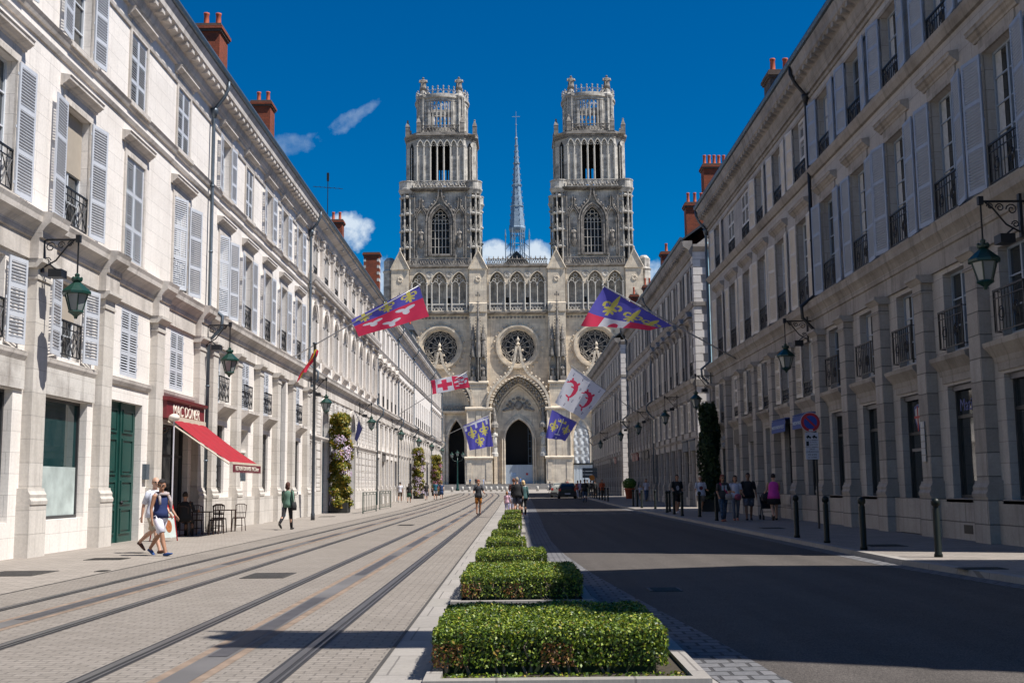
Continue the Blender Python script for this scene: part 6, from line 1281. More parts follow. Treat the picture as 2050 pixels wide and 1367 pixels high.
# no-parking sign
e = empty('road_sign', (9.3, 33.9, .1), label='round blue and red no-parking sign with three white plates on a dark post', cat='road sign')
pS = aY(1628, 845, 33.9); pS2 = gr(1640, 1052, .1); e.location = (aY(1640, 1050, 33.9).x, 33.9, .1); zc = aY(1628, 845, 33.9).z-.1
sR = plain('sign_red', (.45, .02, .03), .4, var=.02); sB = plain('sign_blue', (.02, .06, .33), .4, var=.02); sW = plain('sign_white', (.55, .53, .58), .4, var=.02); sK = plain('sign_black', (.01, .01, .012), .5, var=.02)
mb = MB(); mb.loft([(0, 0, 0), (0, 0, zc+.2)], .03, 8); mb.obj('post', iron, e)
def disc(r, y, mat, nm, par, n=32): 
    mb = MB(); mb.prismy([(r*math.cos(2*PI*k/n), r*math.sin(2*PI*k/n)) for k in range(n)], y-.004, y); return mb.obj(nm, mat, par)
D = disc(.30, -.04, sW, 'round_plate', e); D.location = (-.14, 0, zc); disc(.285, -.046, sR, 'red_ring', D); disc(.20, -.052, sB, 'blue_centre', D); mb = MB(); a = .03; mb.prismy([(-.165, .125), (-.125, .165), (.165, -.125), (.125, -.165)], -.062, -.058); mb.obj('red_bar', sR, D)
mb = MB(); mb.box(-.06, .06, -.07, -.065, -.27, -.22); mb.obj('sticker', sW, D)
for k, (dz, h, tx) in enumerate(((-.42, .22, None), (-.64, .19, ('IL VA DU', 'SAUF TAXI')), (-.93, .36, ('SAUF', 'LIVRAISONS', 'DE 6H00', 'A 11H00')))):
    mb = MB(); mb.box(-.20, .20, -.045, -.03, -h/2, h/2); pl = mb.obj('plate', sW, e, (-.12, 0, zc+dz))
    if tx: 
        for q, s in enumerate(tx): link('lettering', text_mesh(s, .07 if k == 2 else .05, sK, ext=.001), pl, (.0 if k == 2 else .05, -.047, h/2-.055-(q*.083 if k == 2 else q*.075)))
        if k == 1: m = MB(); m.box(-.17, -.09, -.05, -.046, -.07, .07); m.obj('pictogram', sK, pl)
    else:
        m = MB(); 
        for cx, s in ((-.09, 1), (.09, 1)): m.prismy([(cx-.07, -.04), (cx+.07, -.06), (cx+.075, -.02), (cx+.03, -.01), (cx+.01, .03), (cx-.03, .035), (cx-.05, .0), (cx-.07, 0)], -.05, -.046)
        for cx in (-.13, -.05, .06, .13): m.prismy([(cx+.018*math.cos(t), -.055+.018*math.sin(t)) for t in [k2*PI/4 for k2 in range(8)]], -.052, -.047)
        m.obj('pictogram', sK, pl)
# direction sign seen from behind, small round signs at the far crossing
Y = 128; a = aY(1166, 936, Y); b = aY(1196, 951, Y); c = aY(1180, 990, Y)
e = empty('direction_sign', (c.x, Y, gz(Y)), label='back of a dark grey direction board on posts at the far right crossing', cat='road sign'); mb = MB(); mb.box(a.x-c.x, b.x-c.x, -.03, 0, a.z-gz(Y)-.0, a.z-gz(Y)+.0) if False else None
zt_ = a.z-gz(Y)
for k in range(3): m = MB(); m.box(a.x-c.x, b.x-c.x, -.03, 0, zt_-.38*(k+1), zt_-.38*k-.03); m.obj('board', plain('board_back_grey', (.09, .11, .12), .5), e)
m = MB(); m.loft([(a.x-c.x+.2, 0.03, 0), (a.x-c.x+.2, .03, zt_)], .04, 6); m.loft([(b.x-c.x-.2, 0.03, 0), (b.x-c.x-.2, .03, zt_)], .04, 6); m.obj('posts', iron, e)
pA = aY(1185, 956, 120); mb = MB(); mb.prismy([(.3*math.cos(k*PI/8), .3*math.sin(k*PI/8)) for k in range(16)], 0, .03, 1); mb.loft([(0, .04, .1), (0, .04, -pA.z+gz(120)+.1)], .03, 6); prop(mb.obj('road_sign', [iron, plain('amber_panel', (.55, .20, .02), .5)], None, pA), 'small amber round sign on a post under the direction board', 'road sign')
mk = plain('worn_road_paint', (.20, .19, .185), .8, var=.3, scale=9)
for k in range(11):
    x = 1.9+k*.42; y = aX(1250, 1027, 4).y if False else 57.5; mb = MB(); mb.box(x, x+.22+.08*(k % 3), y, y+.35, gz(y)+.008, gz(y)+.011); prop(mb.obj('road_stud', mk, None), ['first', 'second', 'third', 'fourth', 'fifth', 'sixth', 'seventh', 'eighth', 'ninth', 'tenth', 'last'][k]+' faint worn pale dash across the road, counted from the hedge side', 'road marking', 'worn dashes across the road')
# ================= KEBAB SHOP TERRACE
e = empty('shop_awning', (-10.9, 36.1, 0), R(90), label='red folding awning over the kebab shop, maroon scalloped valance', cat='awning'); can = plain('awning_red_canvas', (.27, .005, .012), .8, var=.14); canD = plain('awning_maroon_canvas', (.11, .010, .018), .7, var=.05)
x0, x1 = -1.7, 2.1; yo, zo, zi = -2.25, 2.25, 3.62
mb = MB(); n = 14
for i in range(n):
    for j in range(6):
        f = lambda u, v: (x0+(x1-x0)*u, -.36+(yo+.36)*v, zi+(zo-zi)*v-.05*math.sin(PI*v)+.012*math.sin(u*30)); mb.add([f(i/n, j/6), f((i+1)/n, j/6), f((i+1)/n, (j+1)/6), f(i/n, (j+1)/6)], [(0, 1, 2, 3)], 0)
mb.obj('canvas', [can, canD], e); mb = MB(); mb.box(x0-.03, x1+.03, yo-.06, yo+.02, zo-.05, zo+.02); mb.obj('front_bar', plain('awning_bar_cream', (.55, .48, .38), .5), e); mb = MB(); mb.box(x0, x1, -.42, -.3, zi-.06, zi+.08); mb.obj('roller', plain('awning_bar_cream', (.55, .48, .38), .5), e)
mb = MB(); sc_ = 22
for k in range(sc_): a, b = x0+(x1-x0)*k/sc_, x0+(x1-x0)*(k+1)/sc_; mb.add([(a, yo-.065, zo-.05), (b, yo-.065, zo-.05), (b, yo-.065, zo-.27), ((a+b)/2, yo-.065, zo-.32), (a, yo-.065, zo-.27)], [(0, 1, 2, 3, 4)])
va = mb.obj('valance', canD, e); link('lettering', text_mesh('RESTAURATION RAPIDE  MAC Döner', .19, signT, ext=.003), va, ((x0+x1)/2, yo-.072, zo-.17))
for x in (x0, x1): mb = MB(); mb.loft([(x, -.3, zi-.1), (x, yo+.05, zo-.04)], .028, 6); mb.obj('side_arm', plain('awning_bar_cream', (.55, .48, .38), .5), e)
# side valance (dark inside triangle) and white post with ball lamp
e = empty('ball_lamp', (-10.35, 34.2, 0), label='white ball lamp on a thin pole beside the kebab shop sign', cat='lamp'); mb = MB(); mb.loft([(0, 0, 0), (0, 0, 3.55)], .022, 6); mb.obj('pole', sW, e); mb = MB(); mb.ball((0, 0, 3.62), (.17, .17, .12), 12); mb.obj('globe', plain('lamp_globe', (.7, .62, .55), .3, var=.02), e, smooth=True)
woodk = plain('dark_stained_wood', (.035, .014, .010), .45, var=.2)
def chair(loc, rz, lab):
    e = empty('bistro_chair', loc, rz, label=lab, cat='chair', group='dark wooden chairs on the kebab shop terrace'); s = MB(); s.lathe([(.20, .44), (.21, .455), (.21, .475), (.19, .48)], (0, 0, 0), 14); s.obj('seat', woodk, e)
    for (x, y) in ((-.16, -.16), (.16, -.16), (-.16, .16), (.16, .16)): m = MB(); m.loft([(x*1.15, y*1.15, 0), (x, y, .45)], .016, 6); m.obj('leg', woodk, e)
    b = MB(); b.loft([(-.17, .18, .45), (-.19, .22, .9)], .014, 6); b.loft([(.17, .18, .45), (.19, .22, .9)], .014, 6); b.loft([(-.19, .22, .88), (-.1, .235, .93), (.1, .235, .93), (.19, .22, .88)], .014, 6)
    for k in range(5): x = -.12+.06*k; b.loft([(x*.8, .19, .47), (x, .228, .92)], .007, 4)
    b.box(-.18, .18, .2, .215, .62, .645); b.obj('backrest', woodk, e); r = MB(); r.loft([(.15*math.cos(k*PI/6), .15*math.sin(k*PI/6), .2) for k in range(13)], .008, 4); r.obj('stretcher', woodk, e); return e
def table(loc, lab):
    e = empty('bistro_table', loc, 0, label=lab, cat='table', group='small dark tables on the kebab shop terrace'); m = MB(); m.box(-.32, .32, -.3, .3, .72, .75); m.obj('tabletop', woodk, e)
    for x in (-.27, .27):
        for y in (-.25, .25): m = MB(); m.loft([(x, y, 0), (x, y, .72)], .018, 6); m.obj('leg', woodk, e)
table((-9.95, 39.0, 0), 'small dark table between the chair pair farther from the couple'); chair((-9.98, 38.4, 0), PI, 'dark bentwood chair on the near side of the farther table'); chair((-9.6, 39.45, 0), -.1, 'dark bentwood chair behind the farther table'); chair((-10.35, 39.5, 0), .1, 'dark bentwood chair against the wall by the farther table')
table((-9.95, 36.2, 0), 'small dark table where the person in black sits'); chair((-10.35, 36.9, 0), .3, 'dark bentwood chair behind the seated person in black'); chair((-9.75, 37.0, 0), -.2, 'dark bentwood chair with its back to the farther table'); chair((-10.35, 35.5, 0), PI, 'dark bentwood chair under the seated person in black')
# A-board
redp = plain('red_tube_paint', (.55, .015, .02), .35, var=.03)
e = empty('pavement_sign', (-9.98, 32.3, 0), R(66), label='folding pavement board with red tube frame and food picture', cat='sign board')
for s in (-1, 1):
    m = MB(); m.loft([(-.33, s*.3, 0), (-.33, s*.06, 1.1), (-.2, s*.03, 1.22), (.2, s*.03, 1.22), (.33, s*.06, 1.1), (.33, s*.3, 0)], .02, 8); m.loft([(-.33, s*.14, .75), (.33, s*.14, .75)], .014, 6) ; m.obj('frame', redp, e, smooth=True)
m = MB(); m.add([(-.31, -.27, .12), (.31, -.27, .12), (.31, -.1, .95), (-.31, -.1, .95)], [(0, 1, 2, 3)]); m.add([(-.31, -.255, .12), (.31, -.255, .12), (.31, -.085, .95), (-.31, -.085, .95)], [(3, 2, 1, 0)]); pn = m.obj('panel', plain('panel_pale', (.45, .50, .47), .5, var=.1), e)
m = MB(); m.add([(.15*math.cos(k*PI/8), -.206+.036*math.sin(k*PI/8), .47+.20*math.sin(k*PI/8)) for k in range(16)], [tuple(range(16))]); m.obj('food_picture', plain('food_brown', (.28, .09, .03), .6, var=.5, scale=25), pn); m = MB(); m.add([(-.31, -.125, .95), (.31, -.125, .95), (.31, -.08, 1.16), (-.31, -.08, 1.16)], [(0, 1, 2, 3)]); m.obj('header', redp, pn); e.scale = (.85, .85, .9)
# ================= CARS (rear views)
tyre = plain('tyre', (.012, .012, .012), .8); carg = glassmat('car_glass', (.01, .02, .022), .06, 0); plateM = plain('number_plate', (.5, .52, .6), .5, var=.2, scale=30)
def car(loc, rz, paint, lab, w=1.74, lit=False):
    e = empty('parked_car', loc, rz, label=lab, cat='car'); hw = w/2
    # sections from rear (y=-2) to front (y=+2): rear faces -y ; (y, halfwidth_low, halfwidth_belt, z_belt, halfwidth_roof, z_roof)
    S_ = [(-2.02, .78, .80, .86, .62, .90), (-1.95, .84, .85, .92, .60, 1.15), (-1.72, .86, .87, .95, .60, 1.42), (-1.2, .87, .87, .96, .62, 1.50), (-.2, .87, .87, .94, .62, 1.49), (.5, .87, .87, .93, .60, 1.40), (1.15, .86, .86, .92, .60, .97), (1.75, .83, .82, .80, .6, .84), (2.05, .70, .70, .6, .5, .66)]
    vs = []; k = hw/.87
    for (y, a, b, zb, r, zr) in S_: vs += [(-a*k*.96, y, .22), (-a*k, y, .45), (-b*k, y, zb), (-r*k, y, zr-.05), (-r*k*.8, y, zr), (r*k*.8, y, zr), (r*k, y, zr-.05), (b*k, y, zb), (a*k, y, .45), (a*k*.96, y, .22)]
    n = 10; fs = [(i*n+j, i*n+(j+1) % n, (i+1)*n+(j+1) % n, (i+1)*n+j) for i in range(len(S_)-1) for j in range(n)]+[tuple(range(n)), tuple(range(len(vs)-n, len(vs)))[::-1]]
    mb = MB(); mb.add(vs, fs); b_ = mb.obj('body', paint, e, smooth=False)
    m = MB(); m.add([(-.62*k, -1.99, .97), (.62*k, -1.99, .97), (.55*k, -1.78, 1.38), (-.55*k, -1.78, 1.38)], [(0, 1, 2, 3)]); m.obj('rear_window', carg, e)
    for s in (-1, 1):
        m = MB(); m.add([(s*.875*k, -1.2, .99), (s*.875*k, .6, .97), (s*.645*k, .35, 1.38), (s*.655*k, -1.2, 1.43)], [(0, 1, 2, 3)]); m.obj('side_window', carg, e)
        m = MB(); m.prismz([(s*.62*k, -2.05), (s*.84*k, -2.02), (s*.87*k, -1.85), (s*.66*k, -1.95)], .76, .98); m.obj('tail_light', plain('tail_light_red', (.55, .02, .015), .3, var=.05), e)
        m = MB(); m.box(s*.9*k, s*1.04*k, .45, .6, .92, 1.05); m.obj('wing_mirror', paint, e)
        for y in (-1.35, 1.3):
            t = MB(); t.lathe([(.2, -.1), (.31, -.1), (.32, 0), (.31, .1), (.2, .1)], (0, 0, 0), 20); o = t.obj('wheel', tyre, e, (s*.78*k, y, .32)); o.rotation_euler = (0, PI/2, 0); q = MB(); q.lathe([(.02, -.105), (.2, -.105), (.2, .105), (.02, .105)], (0, 0, 0), 12); q.obj('rim', zinc, o)
    m = MB(); m.box(-.86*k, .86*k, -2.1, -1.9, .26, .55); m.obj('bumper', plain('bumper_dark', (.02, .02, .022), .6), e); m = MB(); m.box(-.26, .26, -2.12, -2.1, .42, .53); m.obj('number_plate', plateM, e)
    m = MB(); m.loft([(-.1, -2.0, .98), (.15, -1.95, 1.12)], .012, 4); m.obj('rear_wiper', tyre, e); return e
Yc = 108; p = aY(1137, 993, Yc); car((p.x, Yc+2, gz(Yc)), R(-1), plain('car_paint_dark_grey', (.025, .028, .032), .25, metal=.5, var=.03), 'dark grey hatchback seen from behind at the far end of the road')
Yc = 116; p = aY(1121, 990, Yc); car((p.x, Yc+2, gz(Yc)), R(-1), plain('car_paint_pale', (.42, .42, .36), .3, metal=.3, var=.03), 'pale car mostly hidden behind the dark grey hatchback')
# bicycle-like kick scooter handled with the rider; pushchair below
def pushchair(loc, rz):
    e = empty('pushchair', loc, rz, label='dark folding pushchair pushed by the woman in the pink top', cat='pushchair'); m = MB()
    for s in (-1, 1): m.loft([(s*.24, .45, 1.0), (s*.24, .3, .9), (s*.24, -.25, .12)], .013, 6); m.loft([(s*.24, .25, .12), (s*.24, -.05, .6)], .013, 6)
    m.loft([(-.24, -.25, .3), (.24, -.25, .3)], .012, 6); m.obj('frame', iron, e, smooth=True); c = plain('pushchair_cloth', (.012, .012, .016), .8); m = MB(); m.add([(-.22, -.25, .42), (.22, -.25, .42), (.22, .1, .4), (-.22, .1, .4), (-.22, .28, .85), (.22, .28, .85)], [(0, 1, 2, 3), (3, 2, 5, 4)]); m.ball((0, .1, .82), (.24, .26, .22), 10); m.obj('seat', c, e)
    for s in (-1, 1):
        for y in (-.28, .28): w = MB(); w.lathe([(.05, -.03), (.09, -.03), (.09, .03), (.05, .03)], (0, 0, 0), 12); o = w.obj('wheel', tyre, e, (s*.24, y, .09)); o.rotation_euler = (0, PI/2, 0)
# ================= PEOPLE
skin = plain('skin_light', (.50, .29, .20), .55, var=.06); skinT = plain('skin_tanned', (.34, .17, .10), .55, var=.06); skinD = plain('skin_brown', (.16, .08, .05), .55, var=.06)
CLC = {}
def cloth(c, var=.06):
    k = 'cloth_%02x%02x%02x' % tuple(int(x*255) for x in c)+('p' if var > .2 else '')
    return plain(k, c, .85, var=var, scale=14 if var > .2 else 5, bump=.3)
def remesh(mb, name, mat, parent, vox):
    me = mb.mesh(name, mat); o = link(name, me); m = o.modifiers.new('r', 'REMESH'); m.mode = 'VOXEL'; m.voxel_size = vox; m.use_smooth_shade = True
    s = o.modifiers.new('s', 'SMOOTH'); s.factor = .5; s.iterations = 3 if vox < .012 else 2
    bpy.context.view_layer.update(); n = bpy.data.meshes.new_from_object(o.evaluated_get(bpy.context.evaluated_depsgraph_get())); bpy.data.objects.remove(o); bpy.data.meshes.remove(me)
    n.name = name; return link(name, n, parent)
def rot_x(v, a): return Vector((v.x, v.y*math.cos(a)-v.z*math.sin(a), v.y*math.sin(a)+v.z*math.cos(a)))
def person(lab, loc, face, H=1.72, legs=((18, 8), (-16, 22)), arms=((-12, 8, 12), (14, 8, 18)), top=None, bottom=None, shoes=(.03, .03, .03), hair='short', hairc=(.03, .02, .015), sk=None, w=1., group=None, vox=.014, sit=False, turn=0, extra=None):
    """legs: (thigh swing forward, knee bend) deg left,right ; arms: (swing forward, out, elbow bend) ; top: (colour, sleeve 0..1, hem) ; bottom: (kind, colour)"""
    s = H/1.75; sk = sk or skin; e = empty('person', loc, R(face), label=lab, cat='person')
    if group: e['group'] = group
    F = Vector((0, -1, 0)); sx = Vector((1, 0, 0))
    pel = Vector((0, 0, .93)); hipw = .095*w**.5; shw = .185*w**.4
    L = []
    for i, (a, k) in enumerate(legs):
        sg = -1 if i == 0 else 1; hip = pel+Vector((sg*hipw, 0, -.03)); a, k = R(a), R(k)
        kn = hip+rot_x(Vector((0, 0, -.43)), -a); an = kn+rot_x(Vector((0, 0, -.42)), -(a-k)); L.append((hip, kn, an, a-k))
    low = min(l[2].z for l in L)-.075; dz = -low if not sit else 0
    if sit: dz = .49-.84
    up = Vector((0, 0, dz)); pel += up; L = [(h+up, k+up, a+up, f) for h, k, a, f in L]
    sh = pel+Vector((0, .0, .475)); neck = pel+Vector((0, 0, .545)); head = pel+Vector((0, -.02, .682))
    A = []
    for i, (a, out, k) in enumerate(arms):
        sg = -1 if i == 0 else 1; S_ = sh+Vector((sg*shw, 0, -.02)); a, out, k = R(a), R(out), R(k)
        d = rot_x(Vector((0, 0, -1)), -a); d = Vector((d.x+sg*math.sin(out), d.y, d.z)).normalized(); el = S_+d*.29
        d2 = rot_x(Vector((0, 0, -1)), -(a+k)); d2 = Vector((d2.x+sg*math.sin(out)*.35, d2.y, d2.z)).normalized(); wr = el+d2*.25; A.append((S_, el, wr, d2))
    mb = MB(); W_ = w
    mb.loft([pel+Vector((0, 0, z)) for z in (-.10, -.02, .08, .18, .28, .38, .46, .51)], [(.12*W_, .095*W_), (.165*W_, .115*W_), (.155*W_, .11*W_), (.135*W_, .10*W_), (.15*W_, .11*W_), (.17*W_**.7, .115*W_**.8), (.165, .09), (.08, .06)], 14)
    mb.loft([pel+Vector((0, .005, .47)), neck+Vector((0, 0, .0)), head+Vector((0, .01, -.05))], [.075, .055, .055], 10)
    ct, st_ = math.cos(R(turn)), math.sin(R(turn)); T = lambda x, y, z: head+Vector((x*ct-y*st_, x*st_+y*ct, z))
    mb.ball(T(0, .01, .025), (.078, .095, .105), 14); mb.ball(T(0, -.035, -.045), (.052, .055, .065), 10)
    mb.loft([T(0, -.085, .015), T(0, -.108, -.018), T(0, -.09, -.028)], [.010, .016, .012], 6); mb.loft([T(-.022, -.085, -.058), T(.022, -.085, -.058)], [.009, .009], 6)
    for sg in (-1, 1): mb.ball(T(sg*.078, .005, -.005), (.012, .02, .032), 8); mb.ball(T(sg*.03, -.083, .022), (.018, .010, .010), 6)
    for hip, kn, an, fa in L:
        mid = (hip*.45+kn*.55); cf = kn*.65+an*.35+Vector((0, .02, 0))
        mb.loft([hip+Vector((0, 0, .06)), hip-(hip-kn)*.15, mid, kn, cf, an*.8+kn*.2, an], [.09*W_, .088*W_, .07*W_**.8, .053, .056, .040, .038], 10)
        fd = Vector((0, -math.cos(min(0, fa)*.7), math.sin(max(-.9, min(.3, fa)))*.8)).normalized(); mb.loft([an+Vector((0, .03, -.035)), an+Vector((0, 0, -.03))+fd*.04, an+Vector((0, 0, -.048))+fd*.12, an+Vector((0, 0, -.052))+fd*.19], [.035, .04, .034, .022], 8)
    for i, (S_, el, wr, d2) in enumerate(A):
        sg = -1 if i == 0 else 1; mb.loft([S_+Vector((-sg*.03, 0, .02)), S_, S_*.6+el*.4, el, el*.55+wr*.45, wr], [.055, .056, .046*W_**.5, .038, .036, .025], 8)
        side = Vector((0, 1, 0)) if abs(d2.y) < .8 else Vector((0, 0, 1)); nrm = d2.cross(side).normalized(); side = nrm.cross(d2).normalized()
        pm = wr+d2*.05; mb.loft([wr-d2*.01, pm, wr+d2*.095], [(.018, .026), (.017, .040), (.014, .036)], 8, ref=tuple(side))
        for j, ln in enumerate((.062, .075, .07, .055)):
            o_ = side*(.029-.019*j); b0 = wr+d2*.085+o_; b1 = b0+d2*ln*.55-nrm*sg*.006; b2 = b1+d2*ln*.4-nrm*sg*.018; mb.loft([b0, b1, b2], [.0105, .0095, .008], 6)
        t0 = wr+d2*.03-side*-.03; mb.loft([t0, t0+side*.03+d2*.03, t0+side*.038+d2*.06], [.012, .0105, .009], 6)
    M3 = Matrix.Scale(s, 4); 
    def sc(m_): m_.v = [(x*s, y*s, z*s) for x, y, z in m_.v]; return m_
    body = remesh(sc(mb), 'body', sk, e, vox)
    g = .014
    if top:
        tc_, sl_, hem = top[0], top[1], top[2]; m = MB(); zs = [z for z in (-.14, -.06, .02, .10, .18, .28, .38, .46, .515) if z >= hem-.001]; zs[0] = hem
        rr = {-.14: (.205, .155), -.06: (.200, .152), .02: (.190, .146), .10: (.172, .132), .18: (.154, .116), .28: (.162, .122), .38: (.180, .125), .46: (.158, .100), .515: (.074, .066)}
        def rad(z):
            ks = sorted(rr); k0 = max([k for k in ks if k <= z+1e-6], default=ks[0]); k1 = min([k for k in ks if k >= z-1e-6], default=ks[-1]); t = 0 if k0 == k1 else (z-k0)/(k1-k0)
            return tuple((rr[k0][q]*(1-t)+rr[k1][q]*t)*(W_ if z < .35 else W_**.5) for q in (0, 1))
        m.loft([pel+Vector((0, 0, z)) for z in zs], [rad(z) for z in zs], 16, cap=True)
        if sl_ > 0:
            for i, (S_, el, wr, d2) in enumerate(A):
                sg = -1 if i == 0 else 1; P = [S_+Vector((-sg*.05, 0, .025)), S_+Vector((0, 0, .01))]; r_ = [.054, .061]
                q = min(1, sl_*2); P.append(S_*(1-q)+el*q); r_.append(.058 if sl_ < .5 else .050)
                if sl_ > .5: q = (sl_-.5)*2; P.append(el*(1-q)+wr*q); r_.append(.042)
                m.loft(P, r_, 10)
        sc(m).obj('shirt', cloth(tc_, top[3] if len(top) > 3 else .06), e, smooth=True)
    if bottom:
        kind, bc = bottom[0], bottom[1]; m = MB(); var = bottom[2] if len(bottom) > 2 else .06
        if kind in ('trousers', 'shorts', 'capri'):
            m.loft([pel+Vector((0, 0, z)) for z in (.10, .04, -.03, -.12)], [(.160*W_, .116*W_), (.172*W_, .125*W_), (.182*W_, .135*W_), (.15*W_, .12*W_)], 16)
            for hip, kn, an, fa in L:
                if kind == 'shorts': P = [hip+Vector((0, 0, .03)), hip*.5+kn*.5, hip*.12+kn*.88]; r_ = [.1*W_, .092*W_, .082*W_]
                elif kind == 'capri': P = [hip+Vector((0, 0, .03)), hip*.5+kn*.5, kn, kn*.5+an*.5]; r_ = [.1*W_, .088*W_, .068, .062]
                else: P = [hip+Vector((0, 0, .03)), hip*.5+kn*.5, kn, kn*.6+an*.4, an+Vector((0, 0, .0))]; r_ = [.1*W_, .084*W_**.8, .066, .063, .05]
                m.loft(P, r_, 10)
        else:
            hem_ = {'skirt': -.42, 'dress': -.46, 'mini': -.34}[kind]; kx = max(abs(l[1].y-pel.y) for l in L)
            m.loft([pel+Vector((0, 0, z)) for z in (.10, .0, -.12, hem_)], [(.155*W_, .112*W_), (.178*W_, .132*W_), (.195*W_, .155*W_), (.22*W_, .15*W_+kx*.6)], 16)
        sc(m).obj('bottoms', cloth(bc, var), e, smooth=True).name = {'trousers': 'trousers', 'capri': 'trousers', 'shorts': 'shorts'}.get(kind, 'skirt')
    for i, (hip, kn, an, fa) in enumerate(L):
        fd = Vector((0, -math.cos(min(0, fa)*.7), math.sin(max(-.9, min(.3, fa)))*.8)).normalized(); m = MB(); b = an+Vector((0, 0, -.045))
        m.loft([b+Vector((0, .055, .0)), b+Vector((0, .02, .012)), b+fd*.06+Vector((0, 0, .005)), b+fd*.14-Vector((0, 0, .006)), b+fd*.215-Vector((0, 0, .012))], [(.03, .032), (.042, .044), (.042, .043), (.030, .043), (.016, .028)], 10, ref=(1, 0, 0)); sc(m).obj('shoe', cloth(shoes), e, smooth=True)
    if hair != 'bald':
        m = MB(); vs = []; n1, n2 = 12, 16; long = hair in ('long', 'bob', 'curly')
        for i in range(n1+1):
            ph = i/n1
            for j in range(n2):
                a = 2*PI*j/n2; fr = -math.sin(a)  # front factor
                lim = 1.25 if fr > .3 else 1.95 if not long else 2.1
                lim = 1.12+(lim-1.12)*min(1, max(0, (.45-fr)/.5)); t = ph*lim; q = 1.0+(.20 if hair == 'curly' else .12 if hair in ('bob', 'long') else .05)+(.03*math.sin(a*5+t*6) if hair == 'curly' else 0)
                vs.append(T(.083*q*math.sin(t)*math.cos(a), .01+.10*q*math.sin(t)*math.sin(a)+.006, .03+.112*q*math.cos(t)))
        m.add(vs, [(i*n2+j, i*n2+(j+1) % n2, (i+1)*n2+(j+1) % n2, (i+1)*n2+j) for i in range(n1) for j in range(n2)])
        if hair == 'long': m.loft([T(0, .06, .0), T(0, .085, -.1), T(0, .11, -.22), T(0, .12, -.34)], [(.08, .045), (.095, .05), (.09, .04), (.05, .02)], 10)
        if hair == 'bob': m.loft([T(0, .05, .02), T(0, .055, -.07), T(0, .05, -.12)], [(.09, .06), (.10, .06), (.075, .04)], 10)
        sc(m).obj('hair', cloth(hairc, .2), e, smooth=True)
    e_ = dict(e=e, pel=pel*s, sh=sh*s, A=[tuple(x*s for x in a[:3]) for a in A], L=[tuple(x*s for x in a[:3]) for a in L], head=head*s, s=s, T=lambda x, y, z: T(x, y, z)*s)
    return e_
def shades(P, c=(.01, .01, .012)):
    m = MB(); T = P['T']
    for sg in (-1, 1): m.ball(T(sg*.034, -.098, .018), (.027*P['s'], .012, .021*P['s']), 8); m.loft([T(sg*.06, -.09, .022), T(sg*.083, .0, .015)], .004, 4)
    m.loft([T(-.012, -.105, .022), T(.012, -.105, .022)], .004, 4); m.obj('sunglasses', cloth(c), P['e'], smooth=True)
def handbag(P, side, c, size=.26, lab=None, strapc=None):
    h = P['A'][side][1]; m = MB(); s_ = -1 if side == 0 else 1; x = h.x+s_*.05; z = P['pel'].z-.02
    m.loft([(x, P['pel'].y+.02, z-size*.55), (x, P['pel'].y+.02, z-size*.1), (x, P['pel'].y+.02, z+size*.3)], [(size*.48, .06), (size*.5, .07), (size*.38, .04)], 10, ref=(1, 0, 0)); w_ = P['e'].matrix_basis
    sh_ = P['sh']; m.loft([(x, P['pel'].y-.06, z+size*.25), (s_*.20, sh_.y-.05, sh_.z+.03), (s_*.14, sh_.y, sh_.z+.07), (s_*.19, sh_.y+.06, sh_.z), (x, P['pel'].y+.1, z+size*.25)], .012, 5)
    o = m.obj('shoulder_bag', cloth(c), None, smooth=True); o.location = P['e'].location; o.rotation_euler = P['e'].rotation_euler; return prop(o, lab, 'bag')
def at(px, py, off=0.): return gr(px, py, off)
# the couple walking past the green door
P = person('bald man in a pale tee shirt and sunglasses, walking behind the woman in white shorts', Vector((-8.36, 26.3, 0)), 62, 1.78, ((24, 6), (-24, 34)), ((-20, 8, 14), (16, 8, 24)), ((.58, .60, .68), .45, -.10), ('shorts', (.42, .36, .28)), (.09, .035, .02), 'bald', sk=skin, w=1.12, vox=.010, turn=-25); shades(P)
P = person('dark haired woman in navy top, white shorts and sunglasses, striding past the green door', at(319, 1112), 58, 1.70, ((26, 8), (-20, 24)), ((-8, 10, 20), (14, 8, 30)), ((.012, .025, .10), .0, -.04), ('shorts', (.68, .66, .74)), (.015, .06, .20), 'curly', (.012, .008, .008), skinT, 1.08, vox=.010, turn=-45); shades(P)
sh = P['sh']; m = MB(); m.loft([(-.14, -.06, sh.z-.02), (-.10, -.12, sh.z+.03), (0, -.13, sh.z+.02), (.10, -.11, sh.z+.04), (.15, 0, sh.z+.05), (.08, .10, sh.z+.05), (-.06, .10, sh.z+.05), (-.14, .02, sh.z+.03), (-.14, -.06, sh.z-.02)], [.028, .034, .03, .034, .036, .036, .034, .034, .028], 8); m.loft([(.12, -.10, sh.z), (.16, -.15, sh.z-.16), (.14, -.17, sh.z-.36)], [.034, .038, .03], 8); m.loft([(-.12, -.09, sh.z), (-.13, -.13, sh.z-.2)], [.032, .024], 8); m.obj('scarf', cloth((.34, .28, .27), .3), P['e'], smooth=True)
P = person('woman in a green jacket and black trousers seen from behind', at(575, 1060), 168, 1.66, ((14, 4), (-22, 30)), ((-8, 8, 14), (10, 8, 30)), ((.10, .19, .14), 1., -.12), ('trousers', (.012, .012, .016)), (.02, .02, .02), 'bob', (.06, .02, .012), skin, .95, vox=.011)
handbag(P, 0, (.012, .012, .014), .34, 'large black shoulder bag of the woman in the green jacket')
m = MB(); a = P['A'][1][2]; m.box(a.x-.02, a.x+.02, a.y-.12, a.y+.12, a.z-.40, a.z-.08); o = m.obj('carrier_bag', cloth((.02, .16, .30)), None); o.location = P['e'].location; o.rotation_euler = P['e'].rotation_euler; prop(o, 'blue carrier bag in the hand of the woman in the green jacket', 'bag')
